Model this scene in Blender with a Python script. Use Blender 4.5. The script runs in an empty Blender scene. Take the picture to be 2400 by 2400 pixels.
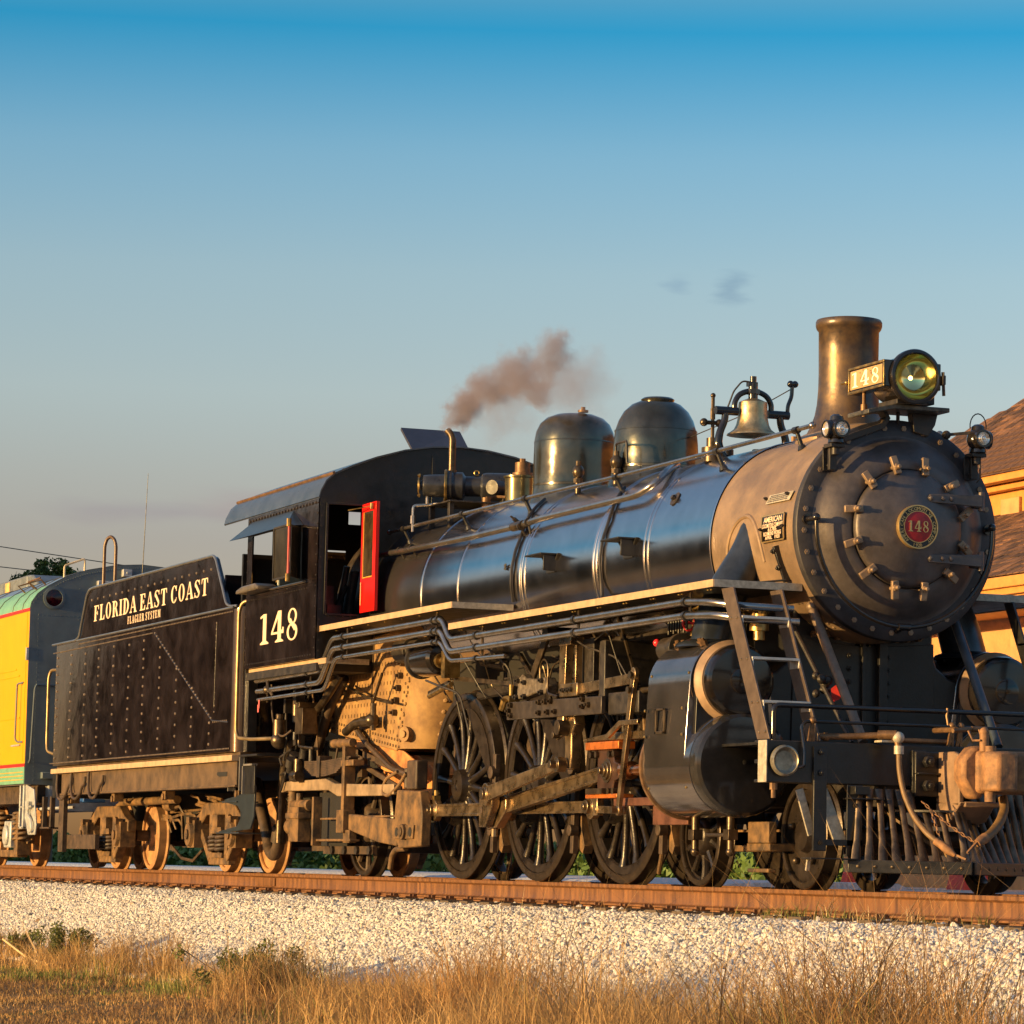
import bpy, math, random
import numpy as np
from math import sin, cos, pi, radians, sqrt, atan2
from mathutils import Vector, Matrix
random.seed(7); rng = np.random.default_rng(7)
SC = bpy.context.scene
COL = SC.collection
# ------------------------------------------------------------------ camera
cam = bpy.data.objects.new('camera', bpy.data.cameras.new('camera')); COL.objects.link(cam)
CAM_P = Vector((25.77, -12.219, 0.103))
F = Vector((-0.93058388, 0.35195049, 0.10071986)); R = Vector((0.35573743, 0.93432929, 0.02190102)); U = Vector((0.08639744, -0.05621056, 0.99467374))
cam.matrix_world = Matrix(((R.x, U.x, -F.x, CAM_P.x), (R.y, U.y, -F.y, CAM_P.y), (R.z, U.z, -F.z, CAM_P.z), (0, 0, 0, 1)))
cam.data.sensor_width = 36; cam.data.lens = 8270.8/2400*36
cam.data.clip_start = 0.1; cam.data.clip_end = 6000
SC.camera = cam
# ------------------------------------------------------------------ world, sun, exposure
SUN_D = Vector((0.05, -1.0, 0.085)).normalized()       # towards the sun
SUN_EL = math.asin(SUN_D.z); SUN_AZ = atan2(SUN_D.x, SUN_D.y)
W = bpy.data.worlds.new('World'); SC.world = W; W.use_nodes = True
nt = W.node_tree; nt.nodes.clear()
wo = nt.nodes.new('ShaderNodeOutputWorld'); bg = nt.nodes.new('ShaderNodeBackground'); sky = nt.nodes.new('ShaderNodeTexSky')
sky.sky_type = 'NISHITA'; sky.sun_disc = False; sky.sun_elevation = SUN_EL; sky.sun_rotation = SUN_AZ
sky.air_density = 1.0; sky.dust_density = 1.0; sky.ozone_density = 2.0; sky.altitude = 0
bg.inputs['Strength'].default_value = 0.15
geo = nt.nodes.new('ShaderNodeNewGeometry'); sep = nt.nodes.new('ShaderNodeSeparateXYZ'); nt.links.new(geo.outputs['Incoming'], sep.inputs[0])
neg = nt.nodes.new('ShaderNodeMath'); neg.operation = 'MULTIPLY'; neg.inputs[1].default_value = -1; nt.links.new(sep.outputs['Z'], neg.inputs[0])
tint = nt.nodes.new('ShaderNodeValToRGB'); nt.links.new(neg.outputs[0], tint.inputs[0])
TINT = [(p_, tuple(v_/1.7 for v_ in c_)) for p_, c_ in ((0.0, (1.0, .72, .80)), (.091, (1.08, .79, .885)), (.108, (1.19, .907, .962)), (.132, (1.32, 1.087, 1.114)), (.167, (1.22, 1.13, 1.165)), (.201, (.84, 1.067, 1.22)), (.235, (.13, .84, 1.18)), (.25, (.55, .95, 1.10)), (.275, (.98, 1.08, 1.13)), (.45, (1.35, 1.33, 1.38)), (.7, (1.5, 1.42, 1.5)), (1.0, (1.6, 1.5, 1.6)))]
for i_, (p_, c_) in enumerate(TINT):
    e_ = tint.color_ramp.elements[0] if i_ == 0 else tint.color_ramp.elements.new(p_)
    e_.position = p_; e_.color = (*c_, 1)
mul = nt.nodes.new('ShaderNodeVectorMath'); mul.operation = 'MULTIPLY'; nt.links.new(sky.outputs[0], mul.inputs[0]); nt.links.new(tint.outputs[0], mul.inputs[1])
gain = nt.nodes.new('ShaderNodeVectorMath'); gain.operation = 'SCALE'; gain.inputs['Scale'].default_value = 1.7; nt.links.new(mul.outputs[0], gain.inputs[0])
wdir = nt.nodes.new('ShaderNodeVectorMath'); wdir.operation = 'SCALE'; wdir.inputs['Scale'].default_value = -1; nt.links.new(geo.outputs['Incoming'], wdir.inputs[0])
wlast = gain.outputs[0]
# thin clouds: (direction, half width, half height, noise scale, colour multiplier, amount)
for cd, hw, hh, ns, cc, am in ((Vector((-.9505, .2936, .1016)), .040, .0065, 14, (.93, .74, .82), 1.0), (Vector((-.9605, .2604, .0981)), .045, .006, 16, (.86, .80, .90), .8), (Vector((-.8997, .4045, .164)), .0075, .0045, 60, (.72, .76, .84), .9), (Vector((-.9054, .3912, .165)), .006, .004, 60, (.80, .83, .90), .8)):
    cd = cd.normalized(); ht = Vector((0, 0, 1)).cross(cd).normalized()
    d1 = nt.nodes.new('ShaderNodeVectorMath'); d1.operation = 'DOT_PRODUCT'; d1.inputs[1].default_value = ht/hw; nt.links.new(wdir.outputs[0], d1.inputs[0])
    sz = nt.nodes.new('ShaderNodeSeparateXYZ'); nt.links.new(wdir.outputs[0], sz.inputs[0])
    dz = nt.nodes.new('ShaderNodeMath'); dz.operation = 'MULTIPLY_ADD'; dz.inputs[1].default_value = 1/hh; dz.inputs[2].default_value = -cd.z/hh; nt.links.new(sz.outputs['Z'], dz.inputs[0])
    df = nt.nodes.new('ShaderNodeVectorMath'); df.operation = 'DOT_PRODUCT'; df.inputs[1].default_value = cd; nt.links.new(wdir.outputs[0], df.inputs[0])
    cb = nt.nodes.new('ShaderNodeCombineXYZ'); nt.links.new(d1.outputs['Value'], cb.inputs[0]); nt.links.new(dz.outputs[0], cb.inputs[1])
    ln = nt.nodes.new('ShaderNodeVectorMath'); ln.operation = 'LENGTH'; nt.links.new(cb.outputs[0], ln.inputs[0])
    mp = nt.nodes.new('ShaderNodeMapping'); mp.inputs['Scale'].default_value = (1, 1, 4); nt.links.new(wdir.outputs[0], mp.inputs[0])
    nz = nt.nodes.new('ShaderNodeTexNoise'); nz.inputs['Scale'].default_value = ns; nz.inputs['Detail'].default_value = 6; nt.links.new(mp.outputs[0], nz.inputs['Vector'])
    ad = nt.nodes.new('ShaderNodeMath'); ad.operation = 'MULTIPLY_ADD'; ad.inputs[1].default_value = 2.2; nt.links.new(nz.outputs['Fac'], ad.inputs[0]); nt.links.new(ln.outputs['Value'], ad.inputs[2])
    mr = nt.nodes.new('ShaderNodeMapRange'); mr.interpolation_type = 'SMOOTHSTEP'; mr.inputs[1].default_value = 2.1; mr.inputs[2].default_value = 1.1; mr.inputs[4].default_value = am; nt.links.new(ad.outputs[0], mr.inputs[0])
    gt = nt.nodes.new('ShaderNodeMath'); gt.operation = 'GREATER_THAN'; gt.inputs[1].default_value = 0; nt.links.new(df.outputs['Value'], gt.inputs[0])
    fm = nt.nodes.new('ShaderNodeMath'); fm.operation = 'MULTIPLY'; nt.links.new(mr.outputs[0], fm.inputs[0]); nt.links.new(gt.outputs[0], fm.inputs[1])
    cm = nt.nodes.new('ShaderNodeVectorMath'); cm.operation = 'MULTIPLY'; cm.inputs[1].default_value = cc; nt.links.new(wlast, cm.inputs[0])
    mx = nt.nodes.new('ShaderNodeMix'); mx.data_type = 'RGBA'; nt.links.new(fm.outputs[0], mx.inputs['Factor']); nt.links.new(wlast, mx.inputs['A']); nt.links.new(cm.outputs[0], mx.inputs['B']); wlast = mx.outputs['Result']
nt.links.new(wlast, bg.inputs['Color']); nt.links.new(bg.outputs[0], wo.inputs['Surface'])
sun = bpy.data.objects.new('sun', bpy.data.lights.new('sun', 'SUN')); COL.objects.link(sun)
sun.data.energy = 5.0; sun.data.angle = radians(0.5); sun.data.color = (1.0, 0.635, 0.235)
sun.rotation_euler = SUN_D.to_track_quat('Z', 'Y').to_euler()
SC.view_settings.view_transform = 'Standard'; SC.view_settings.look = 'None'
SC.view_settings.exposure = 0.8; SC.view_settings.gamma = 1.0; SC.view_settings.use_curve_mapping = False
SC.render.engine = 'CYCLES'; SC.cycles.max_bounces = 6; SC.cycles.use_denoising = True
# ------------------------------------------------------------------ materials
MATS = {}
def M(name, col, rough=.5, metal=0., var=.25, scale=6., bump=0., bscale=60., spec=.5, col2=None, coat=0., rvar=.0, stretch=None, emit=None, dust=None):
    if name in MATS: return MATS[name]
    m = bpy.data.materials.new(name); MATS[name] = m; m.use_nodes = True
    n = m.node_tree.nodes; l = m.node_tree.links; b = n['Principled BSDF']
    b.inputs['Metallic'].default_value = metal; b.inputs['Specular IOR Level'].default_value = spec
    b.inputs['Coat Weight'].default_value = coat; b.inputs['Coat Roughness'].default_value = .08
    tc = n.new('ShaderNodeTexCoord'); mp = n.new('ShaderNodeMapping'); l.new(tc.outputs['Object'], mp.inputs[0])
    if stretch: mp.inputs['Scale'].default_value = stretch
    nz = n.new('ShaderNodeTexNoise'); nz.inputs['Scale'].default_value = scale; nz.inputs['Detail'].default_value = 8; nz.inputs['Roughness'].default_value = .65
    l.new(mp.outputs[0], nz.inputs['Vector'])
    cr = n.new('ShaderNodeValToRGB'); l.new(nz.outputs['Fac'], cr.inputs[0])
    c2 = col2 or tuple(c*(1-var) for c in col); c1 = col if col2 else tuple(min(1, c*(1+var)) for c in col)
    cr.color_ramp.elements[0].position = .36; cr.color_ramp.elements[1].position = .64
    cr.color_ramp.elements[0].color = (*c2, 1); cr.color_ramp.elements[1].color = (*c1, 1)
    last = cr.outputs[0]
    if dust:      # dust that lies on faces turned up
        g = n.new('ShaderNodeNewGeometry'); sp = n.new('ShaderNodeSeparateXYZ'); l.new(g.outputs['Normal'], sp.inputs[0])
        mr = n.new('ShaderNodeMapRange'); l.new(sp.outputs['Z'], mr.inputs[0]); mr.inputs[1].default_value = .2; mr.inputs[2].default_value = 1; mr.inputs[4].default_value = dust[1]
        mu = n.new('ShaderNodeMath'); mu.operation = 'MULTIPLY'; l.new(mr.outputs[0], mu.inputs[0]); l.new(nz.outputs['Fac'], mu.inputs[1])
        mx = n.new('ShaderNodeMix'); mx.data_type = 'RGBA'; l.new(mu.outputs[0], mx.inputs['Factor']); l.new(last, mx.inputs['A']); mx.inputs['B'].default_value = (*dust[0], 1); last = mx.outputs['Result']
    l.new(last, b.inputs['Base Color'])
    if rvar:
        mr = n.new('ShaderNodeMapRange'); l.new(nz.outputs['Fac'], mr.inputs[0]); mr.inputs[1].default_value = .3; mr.inputs[2].default_value = .7
        mr.inputs[3].default_value = max(0.02, rough-rvar); mr.inputs[4].default_value = rough+rvar; l.new(mr.outputs[0], b.inputs['Roughness'])
    else: b.inputs['Roughness'].default_value = rough
    if bump:
        n2 = n.new('ShaderNodeTexNoise'); n2.inputs['Scale'].default_value = bscale; n2.inputs['Detail'].default_value = 5; l.new(mp.outputs[0], n2.inputs['Vector'])
        bp = n.new('ShaderNodeBump'); bp.inputs['Strength'].default_value = 1; bp.inputs['Distance'].default_value = bump
        l.new(n2.outputs['Fac'], bp.inputs['Height']); l.new(bp.outputs[0], b.inputs['Normal'])
    if emit:
        b.inputs['Emission Color'].default_value = (*emit[0], 1); b.inputs['Emission Strength'].default_value = emit[1]
    return m
black_gloss = M('black_gloss_paint', (.012, .010, .010), .16, var=.4, scale=3, bump=.0012, bscale=3.5, rvar=.06, coat=.3)
tank_paint = M('tank_black_paint', (.014, .0105, .0125), .10, var=.5, scale=3.2, bump=.004, bscale=2.2, rvar=.08, coat=.2, spec=.5)
black_satin = M('black_satin_paint', (.014, .0135, .014), .38, var=.4, scale=9, bump=.001, rvar=.1, dust=((.16, .11, .07), .35))
black_iron = M('black_cast_iron', (.022, .018, .016), .5, var=.45, scale=12, bump=.0015, rvar=.12, dust=((.15, .10, .065), .5))
jacket_rear = M('firebox_jacket_steel', (.11, .10, .10), .26, metal=.8, var=.2, scale=2)
jacket = M('boiler_jacket_steel', (.56, .53, .54), .20, metal=1.0, var=.10, scale=2.0, bump=.0005, bscale=2.2, rvar=.04)
graphite = M('smokebox_graphite', (.27, .185, .12), .48, metal=.35, var=.22, scale=3, bump=.0012, bscale=40, rvar=.08)
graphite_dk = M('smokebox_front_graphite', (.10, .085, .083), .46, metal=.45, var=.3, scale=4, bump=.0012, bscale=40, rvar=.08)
stack_m = M('stack_graphite', (.17, .105, .05), .36, metal=.5, var=.35, scale=4, bump=.002, bscale=18, rvar=.08, col2=(.05, .04, .042))
dome_m = M('dome_sooty_steel', (.10, .095, .078), .18, metal=.8, var=.35, scale=3, bump=.0018, bscale=5, rvar=.1)
pipe_m = M('steel_pipe', (.36, .33, .31), .24, metal=.9, var=.25, scale=6)
pipe_d = M('dark_pipe', (.035, .032, .032), .3, metal=.3, var=.3)
rod_m = M('oily_rod_steel', (.34, .245, .145), .30, metal=.9, var=.35, scale=7, bump=.001, rvar=.1)
gear_m = M('greasy_gear_steel', (.085, .062, .04), .36, metal=.7, var=.45, scale=10, bump=.001, rvar=.12)
wheel_m = M('wheel_centre_paint', (.022, .016, .012), .33, metal=.2, var=.45, scale=7, bump=.0015, rvar=.1)
tyre_m = M('tyre_steel', (.045, .033, .024), .34, metal=.55, var=.35, scale=9, bump=.001, rvar=.1)
tread_m = M('worn_tread', (.30, .20, .13), .35, metal=.8, var=.3)
dusty = M('dusty_undergear', (.21, .115, .042), .65, col2=(.04, .025, .013), scale=6, bump=.003, bscale=30)
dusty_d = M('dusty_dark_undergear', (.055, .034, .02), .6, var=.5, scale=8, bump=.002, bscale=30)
firebox_m = M('firebox_rusty_plate', (.36, .215, .08), .68, var=.35, scale=5, bump=.002, bscale=20, col2=(.19, .105, .045))
cream = M('cream_edge_paint', (.44, .30, .18), .55, var=.18, scale=9, bump=.001)
cream_l = M('cream_lettering', (.80, .60, .42), .5, var=.06, scale=20)
galv = M('galvanised_plate', (.40, .36, .29), .5, metal=.2, var=.25, scale=25)
brass = M('brass', (.36, .24, .09), .38, metal=.9, var=.3, scale=14, rvar=.12, bump=.001)
bell_m = M('bell_bronze', (.50, .37, .20), .38, metal=.85, var=.25, scale=16, rvar=.1, bump=.001, bscale=90)
gold = M('gold_trim', (.62, .42, .18), .35, metal=.8, var=.15)
red = M('red_enamel', (.60, .010, .008), .3, var=.08)
red_d = M('red_plate_enamel', (.33, .008, .012), .35, var=.2, scale=20)
copper = M('copper_brown', (.17, .095, .045), .5, metal=.4, var=.4, scale=12)
orange_m = M('orange_shoe', (.55, .16, .03), .4, metal=.5, var=.35, scale=9)
rust_c = M('coupler_rust', (.36, .18, .075), .7, var=.4, scale=11, bump=.004, bscale=22, col2=(.13, .07, .04))
rail_m = M('rusty_rail', (.25, .112, .04), .55, metal=.25, var=.3, scale=14, bump=.001, stretch=(1, 1, .12), col2=(.11, .05, .024), rvar=.12)
railtop = M('rail_head_polished', (.22, .15, .12), .3, metal=.9, var=.3, stretch=(.1, 1, 1))
tie_m = M('weathered_tie', (.09, .065, .045), .85, var=.4, scale=9, bump=.004)
glass_m = M('dark_glass', (.02, .018, .015), .06, var=.1, spec=.8)
def island(m, lo=.65, hi=1.3):
    n = m.node_tree.nodes; l = m.node_tree.links; b = n['Principled BSDF']; ln_ = b.inputs['Base Color'].links[0]; src = ln_.from_socket
    g_ = n.new('ShaderNodeNewGeometry'); mr = n.new('ShaderNodeMapRange'); l.new(g_.outputs['Random Per Island'], mr.inputs[0]); mr.inputs[3].default_value = lo; mr.inputs[4].default_value = hi
    vm = n.new('ShaderNodeVectorMath'); vm.operation = 'SCALE'; l.new(src, vm.inputs[0]); l.new(mr.outputs[0], vm.inputs['Scale']); l.new(vm.outputs[0], b.inputs['Base Color']); return m
rubber = M('brown_rubber_hose', (.17, .10, .045), .55, var=.3, scale=12)
yellow = M('coach_yellow', (.80, .325, .003), .42, var=.05, scale=2, bump=.002, bscale=2.2, coat=.05, spec=.3)
coach_red = M('coach_red', (.62, .02, .015), .4, var=.08)
coach_green = M('coach_sage_green', (.16, .36, .23), .4, var=.1)
coach_roof = M('coach_silver_roof', (.34, .36, .38), .3, metal=.7, var=.12)
coach_grey = M('coach_end_grey', (.105, .135, .15), .5, var=.15, scale=3, bump=.004, bscale=2.5)
silver = M('silver_paint', (.42, .43, .43), .45, metal=.3, var=.25, scale=8)
ring_m = M('smokebox_ring_shade', (.045, .042, .047), .5, metal=.4, var=.3, scale=6, bump=.001)  # darker than the front plate: the ring's lack of sun is painted in
shadow_blk = M('shade_black', (.01, .01, .01), .8)  # shade inside cab, slots and doorway put into a near-black colour
steel_bright = M('bright_steel', (.30, .23, .15), .34, metal=1., var=.15)
# ------------------------------------------------------------------ mesh builder
def frame(d):
    d = Vector(d).normalized(); a = Vector((0, 0, 1)) if abs(d.z) < .95 else Vector((1, 0, 0))
    u = a.cross(d).normalized(); return u, d.cross(u), d
class G:
    def __init__(s): s.v = []; s.f = []
    def add(s, v, f):
        o = len(s.v); s.v += [tuple(p) for p in v]; s.f += [tuple(i+o for i in q) for q in f]; return s
    def box(s, x0, x1, y0, y1, z0, z1, T=None):
        v = [Vector((x, y, z)) for x in (x0, x1) for y in (y0, y1) for z in (z0, z1)]
        if T: v = [T @ p for p in v]
        return s.add(v, [(0, 1, 3, 2), (4, 6, 7, 5), (0, 4, 5, 1), (2, 3, 7, 6), (0, 2, 6, 4), (1, 5, 7, 3)])
    def bar(s, p0, p1, w, h, up=(0, 0, 1)):          # w across, h along 'up'
        p0 = Vector(p0); p1 = Vector(p1); d = (p1-p0).normalized(); u = d.cross(Vector(up)).normalized(); n = u.cross(d)
        v = [p+u*a*w/2+n*b*h/2 for p in (p0, p1) for a, b in ((-1, -1), (1, -1), (1, 1), (-1, 1))]
        return s.add(v, [(0, 3, 2, 1), (4, 5, 6, 7), (0, 1, 5, 4), (1, 2, 6, 5), (2, 3, 7, 6), (3, 0, 4, 7)])
    def cyl(s, p0, p1, r0, r1=None, n=20, cap=True):
        r1 = r0 if r1 is None else r1; p0 = Vector(p0); p1 = Vector(p1); u, w, d = frame(p1-p0)
        v = [p+(u*cos(2*pi*i/n)+w*sin(2*pi*i/n))*r for p, r in ((p0, r0), (p1, r1)) for i in range(n)]
        f = [(i, (i+1) % n, n+(i+1) % n, n+i) for i in range(n)]
        if cap: f += [tuple(range(n))[::-1], tuple(range(n, 2*n))]
        return s.add(v, f)
    def lathe(s, prof, o=(0, 0, 0), d=(0, 0, 1), n=32, a0=0., a1=2*pi, caps=(True, True)):
        o = Vector(o); u, w, d = frame(d); full = abs(a1-a0-2*pi) < 1e-6; m = n if full else n+1
        v = []
        for r, h in prof:
            for i in range(m):
                a = a0+(a1-a0)*i/n; v.append(o+d*h+(u*cos(a)+w*sin(a))*max(r, 1e-5))
        f = []
        for j in range(len(prof)-1):
            for i in range(n):
                k = (i+1) % m; f.append((j*m+i, j*m+k, (j+1)*m+k, (j+1)*m+i))
        if full:
            if caps[0] and prof[0][0] > 1e-3: f.append(tuple(range(m))[::-1])
            if caps[1] and prof[-1][0] > 1e-3: f.append(tuple(range((len(prof)-1)*m, len(prof)*m)))
        return s.add(v, f)
    def tube(s, pts, r, n=10, fil=0., cap=True, closed=False):
        P = [Vector(p) for p in pts]
        if fil:
            Q = [P[0]]
            for i in range(1, len(P)-1):
                a = (P[i-1]-P[i]); b = (P[i+1]-P[i]); t = min(fil, a.length*.48, b.length*.48)
                A = P[i]+a.normalized()*t; B = P[i]+b.normalized()*t
                for k in range(6):
                    q = k/5; Q.append(A*(1-q)**2+P[i]*2*q*(1-q)+B*q*q)
            Q.append(P[-1]); P = Q
        N = len(P); u = None; rings = []
        if isinstance(r, (list, tuple)) and len(r) != N: r = [float(v) for v in np.interp(np.linspace(0, 1, N), np.linspace(0, 1, len(r)), r)]
        for i in range(N):
            d = (P[(i+1) % N]-P[i-1]) if (closed or 0 < i < N-1) else (P[1]-P[0] if i == 0 else P[-1]-P[-2])
            d.normalize()
            if u is None: u = frame(d)[0]
            u = (u-d*u.dot(d)).normalized(); w = d.cross(u); rr = r[i] if isinstance(r, (list, tuple)) else r
            rings.append([P[i]+(u*cos(2*pi*k/n)+w*sin(2*pi*k/n))*rr for k in range(n)])
        v = [p for g in rings for p in g]; f = []
        for j in range(N if closed else N-1):
            q = (j+1) % N
            for k in range(n): f.append((j*n+k, j*n+(k+1) % n, q*n+(k+1) % n, q*n+k))
        if cap and not closed: f += [tuple(range(n))[::-1], tuple(range((N-1)*n, N*n))]
        return s.add(v, f)
    def prism(s, poly, ax, a, b, holes=None):
        n = len(poly)
        area = sum(poly[i][0]*poly[(i+1) % n][1]-poly[(i+1) % n][0]*poly[i][1] for i in range(n))
        if area < 0: poly = poly[::-1]
        mk = {'x': lambda p, t: (t, p[0], p[1]), 'y': lambda p, t: (p[0], t, p[1]), 'z': lambda p, t: (p[0], p[1], t)}[ax]
        if (ax == 'y'): a, b = b, a
        if (a > b) != (ax == 'y'): a, b = b, a
        v = [mk(p, a) for p in poly]+[mk(p, b) for p in poly]
        return s.add(v, [tuple(range(n))[::-1], tuple(range(n, 2*n))]+[(i, (i+1) % n, n+(i+1) % n, n+i) for i in range(n)])
    def sph(s, c, r, n=12, m=8, sc=(1, 1, 1)):
        c = Vector(c); v = []; f = []
        for j in range(m+1):
            t = pi*j/m
            for i in range(n):
                a = 2*pi*i/n; v.append(c+Vector((r*sc[0]*sin(t)*cos(a), r*sc[1]*sin(t)*sin(a), r*sc[2]*cos(t))))
        for j in range(m):
            for i in range(n): f.append((j*n+i, (j+1)*n+i, (j+1)*n+(i+1) % n, j*n+(i+1) % n))
        return s.add(v, f)
    def bolt(s, p, d, r=.02, h=.018, stud=True):
        u, w, d = frame(d); p = Vector(p)
        s.cyl(p, p+d*h, r, n=6)
        if stud: s.cyl(p+d*h, p+d*h*1.6, r*.5, n=6)
        return s
    def rivet(s, p, d, r=.012):
        u, w, d = frame(d); p = Vector(p); v = []
        for rr, h in ((1, 0), (.8, .45), (.0, .7)):
            for i in range(6): v.append(p+d*h*r+(u*cos(pi*i/3)+w*sin(pi*i/3))*r*rr)
        return s.add(v, [(j*6+i, j*6+(i+1) % 6, j*6+6+(i+1) % 6, j*6+6+i) for j in (0, 1) for i in range(6)])
    def pipe_flange(s, p, d, r, h=.03): return s.cyl(Vector(p)-Vector(d).normalized()*h/2, Vector(p)+Vector(d).normalized()*h/2, r, n=14)
def mesh(name, g, mat, ang=38):
    me = bpy.data.meshes.new(name); me.from_pydata([tuple(v) for v in g.v], [], g.f)
    me.validate(); me.update()
    me.polygons.foreach_set('use_smooth', [True]*len(me.polygons)); me.set_sharp_from_angle(angle=radians(ang))
    if mat: me.materials.append(mat)
    return me
def obj(name, g, mat, parent=None, bev=0., kind=None, label=None, loc=None, rot=None, ang=38, data=None):
    me = data or mesh(name, g, mat, ang)
    o = bpy.data.objects.new(name, me); COL.objects.link(o)
    if parent:
        o.parent = parent
        if parent.type == 'EMPTY' and not loc: o.matrix_parent_inverse = Matrix.Translation(-parent.location)
    if loc: o.location = loc
    if rot: o.rotation_euler = rot
    if bev:
        b = o.modifiers.new('bevel', 'BEVEL'); b.width = bev; b.segments = 2; b.limit_method = 'ANGLE'; b.angle_limit = radians(40); b.harden_normals = False
    if kind: o['kind'] = kind
    if label: o['label'] = label
    return o
def thing(name, label, cat, loc=(0, 0, 0), group=None, kind=None):
    o = bpy.data.objects.new(name, None); COL.objects.link(o); o.location = loc; o['label'] = label; o['category'] = cat
    if group: o['group'] = group
    if kind: o['kind'] = kind
    return o
def copyo(o, parent, loc=None, rot=None, scale=None):
    c = o.copy(); COL.objects.link(c); c.parent = parent
    if loc is not None: c.location = loc
    if rot is not None: c.rotation_euler = rot
    if scale is not None: c.scale = scale
    return c
# ------------------------------------------------------------------ serif lettering, cap height 1
def arc(cx, cy, rx, ry, tx, ty, a0=0, a1=360, n=28):
    out = []
    for i in range(n):
        A = radians(a0+(a1-a0)*i/n); B = radians(a0+(a1-a0)*(i+1)/n)
        out.append([(cx+rx*cos(A), cy+ry*sin(A)), (cx+rx*cos(B), cy+ry*sin(B)), (cx+(rx-tx)*cos(B), cy+(ry-ty)*sin(B)), (cx+(rx-tx)*cos(A), cy+(ry-ty)*sin(A))])
    return out
def rc(x0, y0, x1, y1): return [[(x0, y0), (x1, y0), (x1, y1), (x0, y1)]]
def ser(x0, x1, y, up=1, h=.055): return [[(x0, y), (x1, y), (x1, y+up*h*.55), ((x0+x1)/2+.1, y+up*h*1.6), ((x0+x1)/2-.1, y+up*h*1.6), (x0, y+up*h*.55)]]
def stem(x, w=.17): return rc(x, .02, x+w, .98)+ser(x-.09, x+w+.09, 0)+ser(x-.09, x+w+.09, 1, -1)
GL = {
 'I': (.37, stem(.10)), 'L': (.62, stem(.10)+rc(.2, 0, .56, .06)+[[(.44, .05), (.56, .05), (.58, .28), (.53, .28)]]),
 'F': (.62, stem(.10)+rc(.2, .94, .56, 1)+[[(.46, .95), (.56, .95), (.57, .72), (.53, .72)]]+rc(.2, .48, .42, .54)+rc(.40, .38, .45, .64)),
 'E': (.66, stem(.10)+rc(.2, .94, .56, 1)+[[(.46, .95), (.56, .95), (.57, .72), (.53, .72)]]+rc(.2, .48, .42, .54)+rc(.40, .38, .45, .64)+rc(.2, 0, .58, .06)+[[(.46, .05), (.58, .05), (.60, .28), (.55, .28)]]),
 'T': (.70, rc(.27, .02, .44, .98)+ser(.17, .54, 0)+rc(.06, .94, .65, 1)+[[(.06, .95), (.14, .95), (.07, .70), (.04, .70)], [(.57, .95), (.65, .95), (.67, .70), (.64, .70)]]),
 'O': (.72, arc(.35, .5, .30, .52, .15, .05)),
 'C': (.70, arc(.36, .5, .31, .52, .16, .055, 42, 318)+rc(.55, .68, .61, 1.0)+[[(.55, .70), (.61, .70), (.61, .88), (.56, .86)], [(.56, .14), (.60, .14), (.62, .30), (.57, .30)]]),
 'G': (.76, arc(.36, .5, .31, .52, .16, .055, 42, 325)+rc(.55, .68, .61, 1.0)+rc(.50, .02, .65, .44)+ser(.42, .73, .47, -1)),
 'D': (.72, stem(.10)+arc(.24, .5, .42, .50, .16, .06, -90, 90)+rc(.15, .94, .26, 1)+rc(.15, 0, .26, .06)),
 'R': (.74, stem(.10)+arc(.28, .745, .30, .255, .15, .055, -90, 90)+rc(.2, .945, .3, 1)+rc(.2, .49, .3, .545)+[[(.34, .52), (.50, .52), (.68, .05), (.74, .05), (.74, 0), (.54, 0)]]),
 'A': (.74, [[(.30, 1.02), (.42, 1.02), (.70, .04), (.52, .04)], [(.31, .98), (.36, .98), (.13, .04), (.07, .04)]]+rc(.17, .30, .50, .36)+ser(-.01, .22, 0)+ser(.45, .77, 0)),
 'S': (.62, arc(.31, .755, .24, .265, .12, .055, 30, 215)+[[(.10, .70), (.24, .78), (.53, .36), (.40, .26)], [(.09, .72), (.20, .60), (.30, .56), (.26, .72)], [(.35, .46), (.46, .44), (.54, .34), (.44, .30)]]+arc(.31, .245, .25, .265, .12, .055, -150, 30)+rc(.50, .72, .55, 1.0)+rc(.06, 0, .11, .30)),
 'Y': (.72, rc(.28, .02, .45, .48)+ser(.18, .55, 0)+[[(.28, .44), (.45, .50), (.23, .96), (.05, .96)], [(.40, .44), (.45, .48), (.66, .96), (.60, .96)]]+ser(-.02, .30, 1, -1)+ser(.50, .75, 1, -1)),
 'M': (.92, rc(.12, .02, .18, .98)+rc(.66, .02, .83, .98)+[[(.10, .98), (.28, .98), (.50, .20), (.42, .02)], [(.42, .02), (.50, .20), (.72, .98), (.66, .98)]]+ser(.02, .28, 0)+ser(.57, .92, 0)+ser(.02, .26, 1, -1)+ser(.64, .92, 1, -1)),
 '1': (.50, rc(.19, .02, .36, 1)+ser(.06, .49, 0, 1, .07)+[[(.05, .86), (.20, .90), (.22, 1), (.05, .93)]]),
 '4': (.68, rc(.36, .02, .53, 1.02)+ser(.24, .65, 0, 1, .06)+[[(.36, 1.02), (.48, 1.02), (.11, .34), (.03, .34)]]+rc(.03, .27, .66, .34)+[[(.53, .34), (.66, .34), (.66, .46), (.61, .48), (.59, .40), (.53, .36)]]),
 '8': (.62, arc(.31, .76, .22, .26, .085, .05)+arc(.31, .26, .26, .28, .09, .05)+[[(.11, .68), (.22, .70), (.52, .36), (.42, .28)], [(.11, .68), (.16, .56), (.34, .48), (.24, .70)], [(.30, .52), (.46, .44), (.54, .34), (.42, .30)], [(.22, .56), (.40, .56), (.42, .46), (.24, .46)]]),
}
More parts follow.
